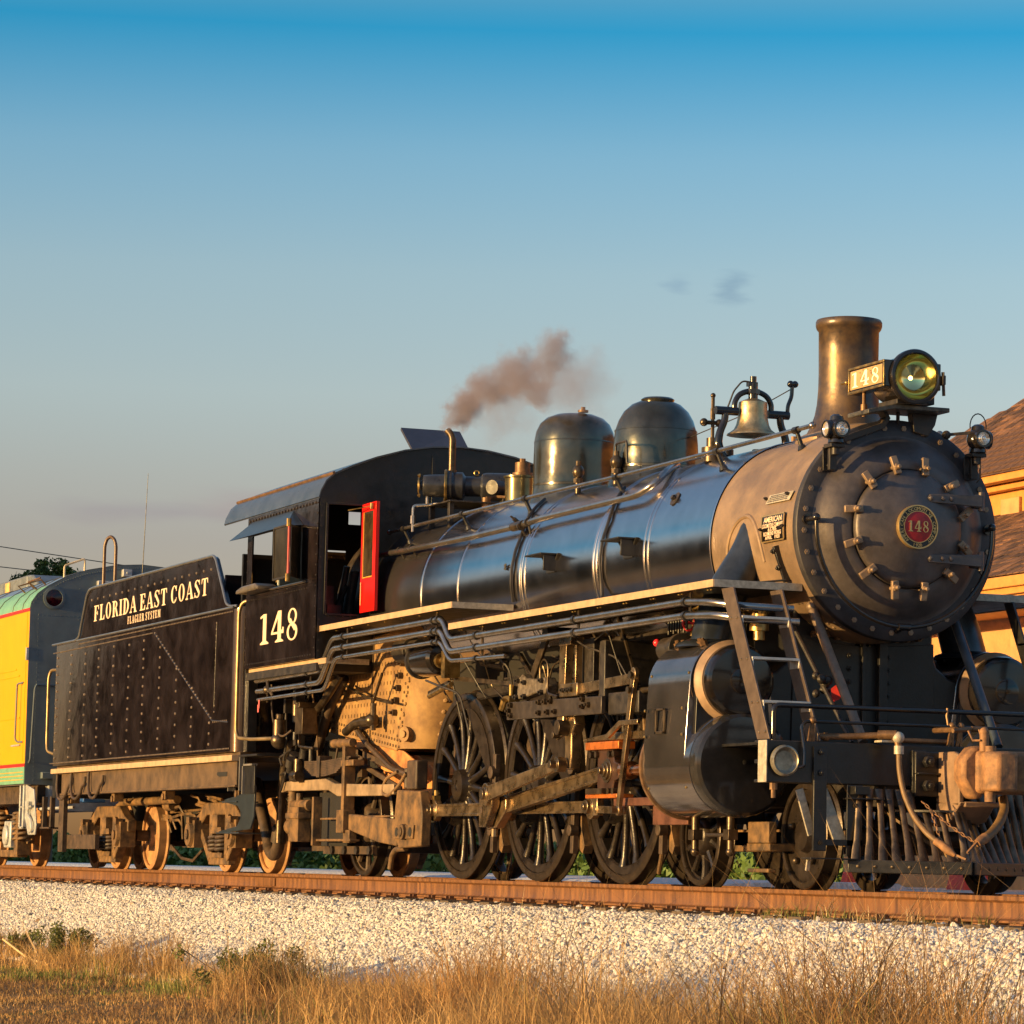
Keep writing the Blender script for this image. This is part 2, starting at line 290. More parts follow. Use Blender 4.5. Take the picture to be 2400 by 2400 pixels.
def serif_text(txt, place, W_, H_, depth, sp=.04, fat=1.):
    """place(u, v, w) -> world point; u along the text in metres, v up, w out of the surface"""
    adv = [(.30 if c == ' ' else GL[c][0]+sp) for c in txt]; tot = sum(adv)-sp; kx = W_/tot; g = G(); x = 0
    for c, a in zip(txt, adv):
        if c != ' ':
            for poly in GL[c][1]:
                ar = sum(poly[i][0]*poly[(i+1) % len(poly)][1]-poly[(i+1) % len(poly)][0]*poly[i][1] for i in range(len(poly)))
                if ar < 0: poly = poly[::-1]
                n = len(poly); j = random.random()*.0002
                v = [place((x+p[0])*kx, p[1]*H_, 0) for p in poly]+[place((x+p[0])*kx, p[1]*H_, depth+j) for p in poly]
                g.add(v, [tuple(range(n, 2*n))]+[(i, (i+1) % n, n+(i+1) % n, n+i) for i in range(n)])
        x += a
    return g
def plain_text(txt, size, place, depth=.003, width=None, extr=True):
    cu = bpy.data.curves.new('t', 'FONT'); cu.body = txt; cu.size = size; cu.extrude = depth/2 if extr else 0; cu.resolution_u = 2; cu.offset = size*.012
    o = bpy.data.objects.new('t', cu); me = bpy.data.meshes.new_from_object(o)
    xs = [v.co.x for v in me.vertices]; g = G()
    if xs:
        x0, x1 = min(xs), max(xs); k = (width/(x1-x0)) if width else 1
        g.add([place((v.co.x-x0)*k, v.co.y, v.co.z+depth/2) for v in me.vertices], [tuple(p.vertices) for p in me.polygons])
    bpy.data.objects.remove(o); bpy.data.curves.remove(cu); bpy.data.meshes.remove(me)
    return g, (x1-x0 if xs else 0)
# ================================================================== LOCOMOTIVE
ZC = 2.736
loco = thing('steam_locomotive', 'black steam locomotive numbered 148 with bell, two domes and round headlight', 'locomotive')
def Rb(x): return float(np.interp(x, [-8.1, -5.6, -4, .18, .181], [.94, .90, .875, .85, .8406]))
def onb(x, ang, dr=0.):         # point on the boiler, ang degrees above the near horizontal
    r = Rb(x)+dr; a = radians(ang); return Vector((x, -r*cos(a), ZC+r*sin(a)))
def nrm(ang): a = radians(ang); return Vector((0, -cos(a), sin(a)))
# boiler jacket in sheets, each course a part
cuts = [-8.09, -6.6, -5.6, -3.95, -2.24, -1.1, .18]
for i in range(6):
    a, b = cuts[i], cuts[i+1]
    obj('boiler_jacket_sheet', G().lathe([(Rb(a+.001)-.004, a+.004), (Rb(a+.002), a+.008), (Rb(b-.002), b-.008), (Rb(b-.001)-.004, b-.004)], (0, 0, ZC), (1, 0, 0), 96, caps=(False, False)), jacket if i else jacket_rear, loco, ang=25)
obj('boiler_barrel', G().lathe([(Rb(-8.09)-.012, -8.09), (Rb(-4)-.012, -4), (.83, .2)], (0, 0, ZC), (1, 0, 0), 48), black_iron, loco)
for x, w in ((-6.6, .05), (-5.6, .05), (-4.02, .045), (-3.90, .045), (-2.28, .04), (-2.20, .03), (-1.10, .05), (-1.17, .03), (.165, .03)):
    r = Rb(x); g = G().lathe([(r+.001, -w/2), (r+.006, -w/2+.004), (r+.006, w/2-.004), (r+.001, w/2)], (x, 0, ZC), (1, 0, 0), 96, caps=(False, False))
    obj('jacket_band', g, jacket, loco)
# smokebox
sm = obj('smokebox', G().lathe([(.80, .18), (.8406, .185), (.8406, 1.70)], (0, 0, ZC), (1, 0, 0), 96, caps=(True, False)), graphite, loco, ang=50)
obj('smokebox_ring', G().lathe([(.8406, 1.695), (.848, 1.70), (.848, 1.765), (.842, 1.772), (.722, 1.775)], (0, 0, ZC), (1, 0, 0), 96, caps=(False, False)), ring_m, loco, ang=50)
sf = obj('smokebox_front', G().lathe([(.722, 1.775), (.705, 1.778), (.675, 1.80), (.64, 1.835), (.59, 1.875), (.54, 1.905), (.49, 1.92), (.46, 1.918), (.452, 1.90)], (0, 0, ZC), (1, 0, 0), 96), graphite_dk, loco, ang=50)
sd = obj('smokebox_door', G().lathe([(.445, 1.90), (.448, 1.955), (.44, 1.972), (.42, 1.985), (.37, 2.005), (.29, 2.04), (.20, 2.07), (.10, 2.085), (0, 2.088)], (0, 0, ZC), (1, 0, 0), 72), graphite_dk, loco, ang=50)
g = G()
for i in range(30):
    a = 2*pi*i/30+.05; g.rivet((1.773, .785*cos(a), ZC+.785*sin(a)), (1, 0, 0), .019)
    g.cyl((1.772, .785*cos(a), ZC+.785*sin(a)), (1.782, .785*cos(a), ZC+.785*sin(a)), .022, n=6)
obj('ring_bolts', g, graphite, sf, kind='stuff')
for i in range(12):
    a = radians(15+30*i); c = Vector((1.935, .475*cos(a), ZC+.475*sin(a))); rd = Vector((0, cos(a), sin(a))); tw = radians([25, -20, 10, 0, -12, 18, 5, -8, 22, -15, 12, -25][i]); u = Vector((0, -sin(a), cos(a)))
    dd = rd*cos(tw)+u*sin(tw)
    g = G().bar(c+dd*.085+Vector((.03, 0, 0)), c-dd*.055+Vector((.06, 0, 0)), .055, .035, (1, 0, 0)).cyl(c-Vector((.03, 0, 0)), c+Vector((.115, 0, 0)), .016, n=10).bolt(c+Vector((.055, 0, 0)), (1, 0, 0), .028, .026)
    obj('door_clamp', g, graphite, sd, bev=.006)
for z in (ZC+.232, ZC-.225):
    g = G().prism([(.13, z-.03), (.11, z), (.13, z+.03), (.57, z+.045), (.57, z-.045)], 'x', 2.035, 2.06)
    g.cyl((2.02, .585, z-.075), (2.02, .585, z+.075), .024, n=10).box(1.93, 2.035, .53, .61, z-.05, z-.02).box(1.93, 2.035, .53, .61, z+.02, z+.05)
    for y in (.14, .24, .31): g.rivet((2.06, y, z), (1, 0, 0), .022)
    obj('door_hinge', g, graphite_dk, sd, bev=.004)
# round number plate
PX = 2.105
obj('plate_rim', G().lathe([(.165, PX-.03), (.168, PX), (.166, PX+.016), (.157, PX+.016), (.155, PX+.008), (0, PX+.008)], (0, 0, ZC), (1, 0, 0), 64), gold, sd)
obj('plate_black_ring', G().lathe([(.155, PX), (.155, PX+.0105), (.10, PX+.0105)], (0, 0, ZC), (1, 0, 0), 64), black_satin, sd)
obj('plate_red_disc', G().lathe([(.118, PX), (.118, PX+.013), (.116, PX+.0135), (0, PX+.0135)], (0, 0, ZC), (1, 0, 0), 64), red_d, sd)
obj('plate_inner_rim', G().lathe([(.116, PX+.012), (.116, PX+.016), (.121, PX+.016), (.121, PX+.010)], (0, 0, ZC), (1, 0, 0), 64, caps=(False, False)), gold, sd)
obj('plate_number', serif_text('148', lambda u, v, w: (PX+.0135+w, -.088+u, ZC-.038+v), .176, .082, .006, .12), gold, sd)
g = G()
def ringtext(txt, a_start, a_end, r, size, flip=False):
    for i, ch in enumerate(txt):
        if ch == ' ': continue
        a = radians(a_start+(a_end-a_start)*i/(len(txt)-1)); rad = Vector((0, cos(a), sin(a))); t = Vector((0, sin(a), -cos(a)))
        if flip: rad2, t2, rr = -rad, -t, r+size*.7
        else: rad2, t2, rr = rad, t, r
        o = Vector((PX+.0105, 0, ZC))+rad*rr-t2*size*.3
        q, _ = plain_text(ch, size, lambda u, v, w: o+t2*u+rad2*v+Vector((w, 0, 0)))
        g.add(q.v, q.f)
ringtext('AMERICAN LOCOMOTIVE COMPANY', 229, -49, .126, .036)
ringtext('1920', 259, 281, .126, .036, True)
obj('plate_ring_lettering', g, gold, sd, kind='stuff')
# U shaped grab rail on the front
RX = 1.90; pts = [(RX, -.745, ZC+.04)]+[(RX, -.745*cos(radians(a)), ZC-.745*sin(radians(a))) for a in range(6, 178, 6)]+[(RX, .745, ZC+.04)]
g = G().tube(pts, .017, 10)
for y in (-.745, .745):
    g.cyl((1.78, y*1.03, ZC+.045), (RX+.01, y, ZC+.045), .02, n=10).sph((RX, y, ZC+.05), .032).cyl((1.772, y*1.03, ZC+.045), (1.80, y*1.03, ZC+.045), .04, n=12)
g.cyl((1.775, 0, ZC-.77), (RX, 0, ZC-.745), .02, n=10).cyl((RX, -.05, ZC-.745), (RX, .05, ZC-.745), .028, n=10)
obj('front_grab_rail', g, black_gloss, loco)
# builder plates on the smokebox side
def onplate(x0, ang0, dr):
    def f(u, v, w):
        a = radians(ang0)+v/.8406; r = .8406+dr+w; return Vector((x0+u, -r*cos(a), ZC+r*sin(a)))
    return f
def curved_plate(x0, x1, a0, a1, dr, th, skew=0, n=6):
    g = G(); v = []; 
    for k, r in enumerate((.8406+dr, .8406+dr+th)):
        for i in range(n+1):
            a = radians(a0+(a1-a0)*i/n)
            for x in (x0, x1): v.append((x+skew*(i/n), -r*cos(a), ZC+r*sin(a)))
    m = 2*(n+1); f = []
    for i in range(n):
        f += [(2*i, 2*i+2, 2*i+3, 2*i+1), (m+2*i, m+2*i+1, m+2*i+3, m+2*i+2), (2*i, m+2*i, m+2*i+2, 2*i+2), (2*i+1, 2*i+3, m+2*i+3, m+2*i+1)]
    f += [(0, 1, m+1, m), (m-2, m+m-2, m+m-1, m-1)]
    return g.add(v, [q[::-1] for q in f])
bp = obj('builder_plate', curved_plate(1.165, 1.575, -6.5, 7.5, .012, .008), black_gloss, loco, bev=.002)
g = G()
for a, b, c, d in ((1.165, 1.575, 6.8, 7.5), (1.165, 1.575, -6.5, -5.8), (1.165, 1.18, -6.5, 7.5), (1.56, 1.575, -6.5, 7.5)): q = curved_plate(a, b, c, d, .020, .005); g.add(q.v, q.f)
obj('plate_border', g, gold, bp)
g = G()
for txt, sz, wd, ang in (('AMERICAN', .058, .32, 3.6), ('LOCOMOTIVE COMPANY', .044, .37, .9), ('61785', .042, .15, -1.1), ('RICHMOND WORKS', .042, .31, -3.2), ('APRIL   1920', .036, .26, -5.1)):
    q, _ = plain_text(txt, sz, onplate(1.37-wd/2, ang, .0205), width=wd); g.add(q.v, q.f)
obj('plate_lettering', g, cream_l, bp)
bp2 = obj('notice_plate', curved_plate(1.175, 1.60, 13.8, 18.6, .010, .008, .04), galv, loco, bev=.002)
g = G()
for r_ in range(4):
    x = 1.21+.012*r_
    while x < 1.56:
        w_ = random.uniform(.012, .04); q = curved_plate(x, min(x+w_, 1.57), 14.5+r_*.95, 15.05+r_*.95, .018, .002, 0, 1); g.add(q.v, q.f); x += w_+.008
obj('plate_worn_lines', g, graphite_dk, bp2, kind='stuff')
g = G()
for x, a in ((1.19, 16.5), (1.57, 17), (1.175, .5), (1.565, .5)): g.bolt(onb(x, a, .02), nrm(a), .014, .02)
obj('plate_bolts', g, black_iron, loco, kind='stuff')
# stack
st = obj('smoke_stack', G().lathe([(.345, 3.50), (.325, 3.56), (.29, 3.63), (.262, 3.71), (.245, 3.80), (.236, 3.92), (.234, 4.05), (.236, 4.20), (.238, 4.38), (.254, 4.40), (.262, 4.425), (.262, 4.455), (.254, 4.472), (.236, 4.476), (.222, 4.47), (.215, 4.2), (.215, 3.6)], (.895, 0, 0), (0, 0, 1), 64, caps=(False, False)), stack_m, loco, ang=50)
q = G(); n = 40; prof = []
for k, (rr, dz) in enumerate(((.43, .0), (.43, .035), (.33, .05))):
    for i in range(n):
        a = 2*pi*i/n; x = .895+rr*cos(a); y = rr*sin(a)*.95; q.v.append((x, y, ZC+sqrt(.8406**2-y*y)+dz-.005))
q.f = [(k*n+i, k*n+(i+1) % n, (k+1)*n+(i+1) % n, (k+1)*n+i) for k in (0, 1) for i in range(n)]
obj('stack_saddle', q, graphite, st, ang=50)
# domes
for cx, R0, top, prof in ((-2.96, .385, 4.30, [(.45, 3.42), (.43, 3.52), (.40, 3.60), (.386, 3.66), (.383, 3.76), (.376, 3.90), (.366, 4.0), (.335, 4.10), (.29, 4.18), (.22, 4.245), (.13, 4.285), (.07, 4.295)]),
                          (-4.91, .385, 4.38, [(.45, 3.44), (.42, 3.54), (.398, 3.60), (.388, 3.66), (.386, 3.8), (.383, 4.0), (.380, 4.13), (.365, 4.21), (.33, 4.285), (.27, 4.34), (.18, 4.375), (.08, 4.386), (0, 4.388)])):
    dm = obj('dome', G().lathe(prof, (cx, 0, 0), (0, 0, 1), 72, caps=(False, False)), dome_m, loco, ang=60)
    rr = dict(prof); zz = 3.66 if cx > -4 else 3.68
    obj('dome_seam_band', G().lathe([(.387, zz), (.392, zz+.004), (.392, zz+.022), (.385, zz+.026)], (cx, 0, 0), (0, 0, 1), 72, caps=(False, False)), dome_m, dm)
    zz = 4.0 if cx > -4 else 4.10
    rz = .367 if cx > -4 else .3815
    obj('dome_seam_band', G().lathe([(rz-.002, zz), (rz+.003, zz+.003), (rz+.001, zz+.012), (rz-.004, zz+.014)], (cx, 0, 0), (0, 0, 1), 72, caps=(False, False)), dome_m, dm)
    if cx < -4:
        obj('dome_top_bolt', G().cyl((cx+.2, 0, 4.38), (cx+.2, 0, 4.40), .05, n=12).cyl((cx+.2, 0, 4.40), (cx+.2, 0, 4.43), .022, n=8), copper, dm)
        obj('dome_top_bolt', G().cyl((cx-.18, 0, 4.375), (cx-.18, 0, 4.40), .03, n=8), copper, dm)
    else: obj('dome_hatch', G().lathe([(.14, 4.265), (.15, 4.29), (.13, 4.305), (0, 4.308)], (cx+.03, 0, 0), (0, 0, 1), 32), dome_m, dm)
# steam turret cover behind the domes
tu = obj('turret_cover', G().lathe([(.19, 3.50), (.155, 3.62), (.145, 3.70), (.15, 3.905), (.165, 3.915), (.165, 3.93), (.15, 3.935), (0, 3.936)], (-6.33, 0, 0), (0, 0, 1), 36), M('turret_olive_steel', (.17, .14, .07), .25, metal=.8, var=.3), loco)
obj('turret_pipe', G().cyl((-6.27, 0, 3.93), (-6.27, 0, 4.06), .075, n=16).cyl((-6.27, 0, 3.93), (-6.27, 0, 3.96), .10, n=16).cyl((-6.27, 0, 4.06), (-6.27, 0, 4.10), .03, n=8), copper, tu)
# bell
bx = -.9
be = obj('bell', G().lathe([(0, 4.065), (.05, 4.06), (.085, 4.045), (.118, 4.03), (.122, 4.01), (.122, 3.95), (.127, 3.89), (.138, 3.84), (.158, 3.80), (.19, 3.775), (.213, 3.762), (.217, 3.752), (.205, 3.75), (.15, 3.80), (.11, 3.9), (.1, 4.0)], (bx, 0, 0), (0, 0, 1), 56, caps=(False, False)), bell_m, loco, ang=50)
g = G().tube([(bx, -.165, 3.95), (bx, -.17, 4.02), (bx, -.13, 4.09), (bx, -.05, 4.125), (bx, .05, 4.125), (bx, .13, 4.09), (bx, .17, 4.02), (bx, .165, 3.95)], .024, 10, .05)
g.cyl((bx, 0, 4.05), (bx, 0, 4.19), .04, n=12).cyl((bx, 0, 4.10), (bx, 0, 4.14), .06, n=8).cyl((bx, 0, 4.19), (bx, 0, 4.25), .028, n=10).box(bx-.03, bx+.03, -.05, .03, 4.165, 4.20)
g.cyl((bx, -.34, 3.945), (bx, -.14, 3.945), .036, n=12).cyl((bx, .14, 3.94), (bx, .33, 3.94), .036, n=12)
obj('bell_yoke', g, black_gloss, be)
for s_ in (-1, 1):
    obj('bell_stand', G().tube([(bx, s_*.25, 3.94), (bx, s_*.255, 3.86), (bx, s_*.30, 3.76), (bx, s_*.315, 3.66), (bx, s_*.27, 3.55), (bx, s_*.20, 3.53)], [.030, .030, .032, .036, .04, .04], 12, .04), black_gloss, be)
obj('bell_lever', G().tube([(bx, .32, 3.94), (bx, .32, 4.02), (bx, .355, 4.10), (bx, .36, 4.20)], .018, 8, .03).sph((bx, .345, 4.21), .03).sph((bx, .385, 4.21), .03), black_gloss, be)
obj('bell_cord', G().tube([(bx, .355, 4.17), (-1.6, .30, 4.05), (-2.9, .15, 3.9)], .005, 5), black_iron, be)
obj('bell_air_pipe', G().tube([(bx, -.02, 4.20), (bx-.02, -.09, 4.21), (bx-.04, -.16, 4.12), (bx-.05, -.20, 4.0), (bx-.06, -.23, 3.93)], .008, 6, .03), black_iron, be)
g = G().cyl((bx-.1, -.32, 3.52), (bx-.1, -.32, 3.60), .075, n=14).cyl((bx-.1, -.32, 3.60), (bx-.1, -.32, 3.64), .09, n=14).cyl((bx-.1, -.32, 3.64), (bx-.1, -.32, 3.72), .05, n=12).cyl((bx-.1, -.32, 3.72), (bx-.1, -.32, 4.08), .016, n=8).cyl((bx-.1, -.32, 3.88), (bx-.1, -.32, 3.97), .022, n=8)
g.cyl((bx-.1, -.40, 3.85), (bx-.1, -.25, 3.85), .018, n=8).sph((bx-.1, -.40, 3.85), .035).sph((bx-.1, -.26, 3.85), .035).sph((bx-.1, -.32, 4.08), .022)
obj('pop_valve', g, gear_m, loco)
g = G().box(bx-.5, bx-.02, -.30, .28, 3.53, 3.575).cyl((bx-.3, -.1, 3.57), (bx-.3, -.1, 3.66), .06, n=12).cyl((bx-.1, .1, 3.57), (bx-.1, .1, 3.65), .05, n=12).tube([(bx-.55, -.2, 3.5), (bx-.55, -.2, 3.62), (bx-.95, -.25, 3.62)], .02, 8, .04)
obj('bell_ringer_base', g, black_iron, loco, bev=.005)
g = G().cyl((-.12, .02, 3.575), (-.12, .02, 3.66), .03, n=8).box(-.2, -.04, -.06, .10, 3.56, 3.585)
obj('washout_plug', g, copper, loco)
# clack valves beside the domes
for x, y in ((-3.75, -.42), (-2.85, -.42)):
    z = ZC+sqrt(.87**2-y*y)
    g = G().cyl((x, y, z-.02), (x, y, z+.16), .030, n=10).sph((x, y, z+.20), .055, 12, 8, (1, 1, 1.2)).cyl((x, y, z+.24), (x, y, z+.30), .025, n=8).cyl((x, y, z+.10), (x, y, z+.14), .045, n=8)
    obj('clack_valve', g, gear_m, loco)
obj('sanding_pipe', G().tube([(-2.86, -.42, 3.76), (-2.84, -.43, 3.86), (-2.6, -.43, 3.86), (-2.58, -.43, 3.66)], .011, 6, .03), black_iron, loco)
# headlight
HX, HZ = 2.06, 3.885
hl = obj('headlight', G().lathe([(.0, HX-.47), (.12, HX-.46), (.165, HX-.43), (.175, HX-.40), (.18, HX-.06), (.205, HX-.05), (.212, HX-.04), (.212, HX-.005), (.207, HX+.006), (.185, HX+.01), (.178, HX+.004), (.176, HX-.01)], (0, 0, HZ), (1, 0, 0), 56, caps=(False, False)), black_gloss, loco, ang=40)
refl = M('reflector_olive', (.62, .62, .30), .12, metal=.95, var=.1, scale=3)
obj('reflector', G().lathe([(.175, HX-.012), (.165, HX-.05), (.14, HX-.10), (.10, HX-.14), (.04, HX-.16), (0, HX-.162)], (0, 0, HZ), (1, 0, 0), 48, caps=(False, False)), refl, hl)
obj('bulb', G().sph((HX-.10, 0, HZ), .017), M('lit_bulb', (1, .7, .3), .3, emit=((1.0, .50, .12), 7)), hl)
lens = M('lens_glass', (1, 1, 1), .02, var=0, spec=.5)
ln = lens.node_tree.nodes['Principled BSDF']; ln.inputs['Transmission Weight'].default_value = 1.0; ln.inputs['IOR'].default_value = 1.02
obj('headlight_glass', G().lathe([(.178, HX-.003), (0, HX-.003)], (0, 0, HZ), (1, 0, 0), 48, caps=(False, False)), lens, hl)
g = G().box(HX-.05, HX+.03, .215, .235, HZ-.05, HZ+.02).bar((HX, .225, HZ+.05), (HX-.02, .245, HZ-.13), .02, .02).cyl((HX-.02, .19, HZ-.02), (HX-.02, .24, HZ-.02), .012, n=8)
obj('headlight_latch', g, black_iron, hl)
obj('number_box', G().box(1.44, 2.0, .16, .24, 3.80, 4.005), black_gloss, hl, bev=.006)
g = G().box(1.42, 2.03, -.25, -.16, 3.80, 4.005)
nb = obj('number_box', g, black_gloss, hl, bev=.006)
g = G()
for a, b, c, d in ((1.42, 2.03, 3.985, 4.005), (1.42, 2.03, 3.80, 3.82), (1.42, 1.44, 3.82, 3.985), (2.01, 2.03, 3.82, 3.985)): g.box(a, b, -.262, -.25, c, d)
obj('number_box_frame', g, brass, nb, bev=.003)
obj('number_glass', G().box(1.455, 1.995, -.256, -.25, 3.832, 3.975), M('number_glass_amber', (.44, .29, .13), .4, var=.1), nb)
obj('number_digits', serif_text('148', lambda u, v, w: (1.48+u, -.256-w, 3.845+v), .47, .115, .003, .16), M('number_white', (.95, .85, .70), .4, var=.03), nb)
g = G()
for k in range(26):
    x = 1.66+random.gauss(0, .03)+(.17 if k % 2 else 0); z = random.uniform(3.84, 3.965); g.box(x, x+random.uniform(.006, .018), -.2575, -.2562, z, z+random.uniform(.004, .012))
obj('peeling_marks', g, graphite_dk, nb, kind='stuff')
obj('number_box_latch', G().cyl((1.41, -.26, 3.90), (1.33, -.27, 3.90), .012, n=6).sph((1.40, -.26, 3.90), .02), brass, nb)
g = G().prism([(-.36, 3.59), (-.36, 3.625), (-.14, 3.675), (.33, 3.675), (.33, 3.64), (-.14, 3.64)], 'x', 1.62, 1.98)
sh = obj('headlight_shelf', g, M('shelf_worn_black', (.07, .065, .055), .45, metal=.3, var=.6, scale=14), loco, bev=.006)
g = G().prism([(-.16, 3.66), (-.12, 3.60), (-.16, 3.55), (-.40, 3.46), (-.52, 3.40), (-.50, 3.37), (-.36, 3.42), (-.13, 3.51), (-.08, 3.59), (-.12, 3.66)], 'x', 1.70, 1.80)
g.prism([(.10, 3.64), (.32, 3.64), (.30, 3.56), (.24, 3.47), (.12, 3.50)], 'x', 1.72, 1.80).cyl((1.76, 0, 3.55), (1.80, -.02, 3.64), .015, n=8)
obj('shelf_bracket', g, black_iron, sh, bev=.004)
obj('headlight_foot', G().box(1.66, 1.98, -.12, .14, 3.68, 3.72).cyl((1.9, -.1, 3.68), (1.9, -.1, 3.70), .02, n=8).box(1.75, 1.92, .17, .23, 3.70, 3.77), black_iron, sh, bev=.005)
obj('conduit', G().tube([(1.6, -.21, 3.80), (1.6, -.21, 3.72), (1.58, -.20, 3.62)], .014, 8).cyl((1.6, -.21, 3.66), (1.6, -.21, 3.71), .026, n=10), copper, sh)
# marker lamps
for s_, ang in ((-1, 0), (1, 0)):
    cx, cy, cz = 1.93, s_*.60, 3.455
    ml = obj('marker_lamp', G().sph((cx, cy, cz), .088, 18, 12, (1, 1, 1.02)).lathe([(.055, .07), (.05, .10), (.03, .115), (0, .12)], (cx, cy, cz), (0, 0, 1), 16).lathe([(.062, -.075), (.066, -.10), (.04, -.11)], (cx, cy, cz), (0, 0, 1), 16), black_gloss, loco)
    for d in (((1, 0, 0), (0, -1, 0), (-1, 0, 0)) if s_ < 0 else ((1, 0, 0), (0, 1, 0))):
        D_ = Vector(d); 
        obj('lens_ring', G().lathe([(.070, .055), (.070, .092), (.066, .097), (.056, .097)], (cx, cy, cz), D_, 24, caps=(False, False)), black_gloss, ml)
        obj('lamp_lens', G().lathe([(.057, .088), (.050, .094), (.045, .090), (.038, .098), (.033, .094), (.024, .102), (.018, .098), (0, .106)], (cx, cy, cz), D_, 24, caps=(False, False)), M('lamp_lens', (.80, .72, .62), .12, metal=.7, var=.15, scale=60), ml)
    g = G().box(cx-.09, cx-.05, cy-.03, cy+.03, cz-.30, cz-.06).box(cx-.10, cx+.03, cy-.06, cy+.06, cz-.135, cz-.105).cyl((cx-.02, cy, cz-.11), (cx-.02, cy, cz-.19), .03, n=10)
    g.prism([(cy-.045, cz-.30), (cy+.045, cz-.30), (cy+.05, cz-.12), (cy-.05, cz-.12)], 'x', 1.785, 1.80).bolt((1.80, cy, cz-.26), (1, 0, 0), .02, .015)
    obj('lamp_bracket', g, black_iron, ml, bev=.004)
    if s_ > 0:
        obj('lamp_handle', G().tube([(cx, cy+.07*cos(radians(a)), cz+.10+.10*sin(radians(a))) for a in range(-10, 191, 20)], .005, 6), black_iron, ml)
        obj('lamp_strut', G().bar((1.84, .36, cz+.03), (cx, cy-.06, cz+.05), .022, .022).sph((1.85, .37, cz+.03), .035), black_iron, ml)
        obj('lamp_drain', G().tube([(cx, cy+.02, cz-.11), (cx, cy+.02, cz-.30), (cx-.02, cy, cz-.33)], .008, 6), black_iron, ml)
# long handrails, both sides
for s_ in (-1, 1):
    g = G(); pa = [onb(1.40, 56, .14), onb(.86, 55, .14), onb(-.10, 52, .14), onb(-2.18, 49.5, .14), onb(-4.27, 49, .14), onb(-5.80, 46.5, .14), onb(-7.5, 44, .14), onb(-7.95, 43, .14)]
    pa = [Vector((p.x, p.y*-s_, p.z)) if s_ > 0 else p for p in pa]
    hr = obj('handrail', g.tube(pa, .0185, 10).sph(pa[0], .03).sph(pa[-1], .028), pipe_m, loco)
    for x, a in ((1.16, 55), (-.22, 51.5), (-2.25, 49), (-4.40, 48.5), (-5.95, 46.2), (-7.52, 43.6)):
        p0 = onb(x, a-3, 0); p1 = onb(x-.02, a, .14)
        if s_ > 0: p0.y *= -1; p1.y *= -1
        d = (p1-p0).normalized()
        obj('handrail_post', G().cyl(p0-d*.01, p0+d*.025, .042, .026, n=12).cyl(p0, p1, .020, .017, n=10).cyl(p1-Vector((.035, 0, 0)), p1+Vector((.035, 0, 0)), .029, n=12), black_satin, hr)
# sloping sand/air pipe along the barrel
pp = [onb(-8.0, 29.5, .08), onb(-7.2, 29, .08), onb(-5.3, 29.5, .075), onb(-4.25, 31, .07), onb(-3.7, 33, .07), onb(-1.55, 34.5, .07), onb(-1.35, 42, .06), onb(-1.5, 56, .05), onb(-1.9, 74, .04), onb(-2.3, 85, .03)]
ap = obj('blower_pipe', G().tube(pp, .030, 12, .12), pipe_m, loco)
obj('pipe_union', G().cyl(pp[3]-Vector((.10, 0, 0)), pp[3]+Vector((.16, 0, .0)), .042, n=14).bolt(onb(-4.35, 35, .05), nrm(35), .02, .06), gear_m, ap)
for x in (-7.0, -4.12, -3.98, -7.35): 
    p = onb(x, 29.8 if x < -4 else 32, .078); obj('pipe_clamp', G().cyl(p-Vector((.012, 0, 0)), p+Vector((.012, 0, 0)), .038, n=12).cyl(p, onb(x, 27, .0), .012, n=8), black_iron, ap)
for X, aa in ((-2.07, [-24, -12, 0, 12, 24, 33, 42, 50]), (-4.17, [-14, -4, 6, 16, 26, 34, 42, 50, 60])):
    pts = [onb(X+(.02 if a < 28 else -.01*(a-28)), a, .02) for a in aa]
    if X > -3: pts = [Vector((X+.10, -.93, 2.36)), Vector((X+.03, -.86, 2.42))]+pts[1:]
    obj('conduit_pipe', G().tube(pts, .016, 8, .03), pipe_d, loco)
# washout plugs and foot steps on the side
for x, a in ((-.78, 30), (-4.33, 7.5)):
    g = G()
    if a > 20: g.lathe([(.062, .0), (.064, .008), (.052, .012), (.04, .010)], onb(x, a), nrm(a), 20).cyl(onb(x, a), onb(x, a, .04), .022, n=8)
    for k in range(5): g.cyl(onb(x, a, .015), onb(x, a, .015)+Vector((.03*cos(k*1.26), 0, .03*sin(k*1.26))), .009, n=6)
    obj('washout_plug', g, black_iron, loco)
for x in (-3.25, -1.50):
    c = onb(x, 8, .0); g = G()
    g.prism([(x-.22, 2.885), (x+.20, 2.885), (x+.14, 2.82), (x+.13, 2.72), (x-.07, 2.72), (x-.10, 2.80)], 'y', c.y+.03, c.y-.018)
    st_ = obj('foot_step', g, black_satin, loco, bev=.003)
    obj('step_tread', G().box(x-.22, x+.17, c.y-.17, c.y+.03, 2.87, 2.885).box(x+.13, x+.145, c.y-.13, c.y, 2.73, 2.87), black_satin, st_, bev=.003)
    obj('step_bolt', G().bolt((x-.02, c.y-.02, 2.77), (0, -1, 0), .025, .03), gear_m, st_)
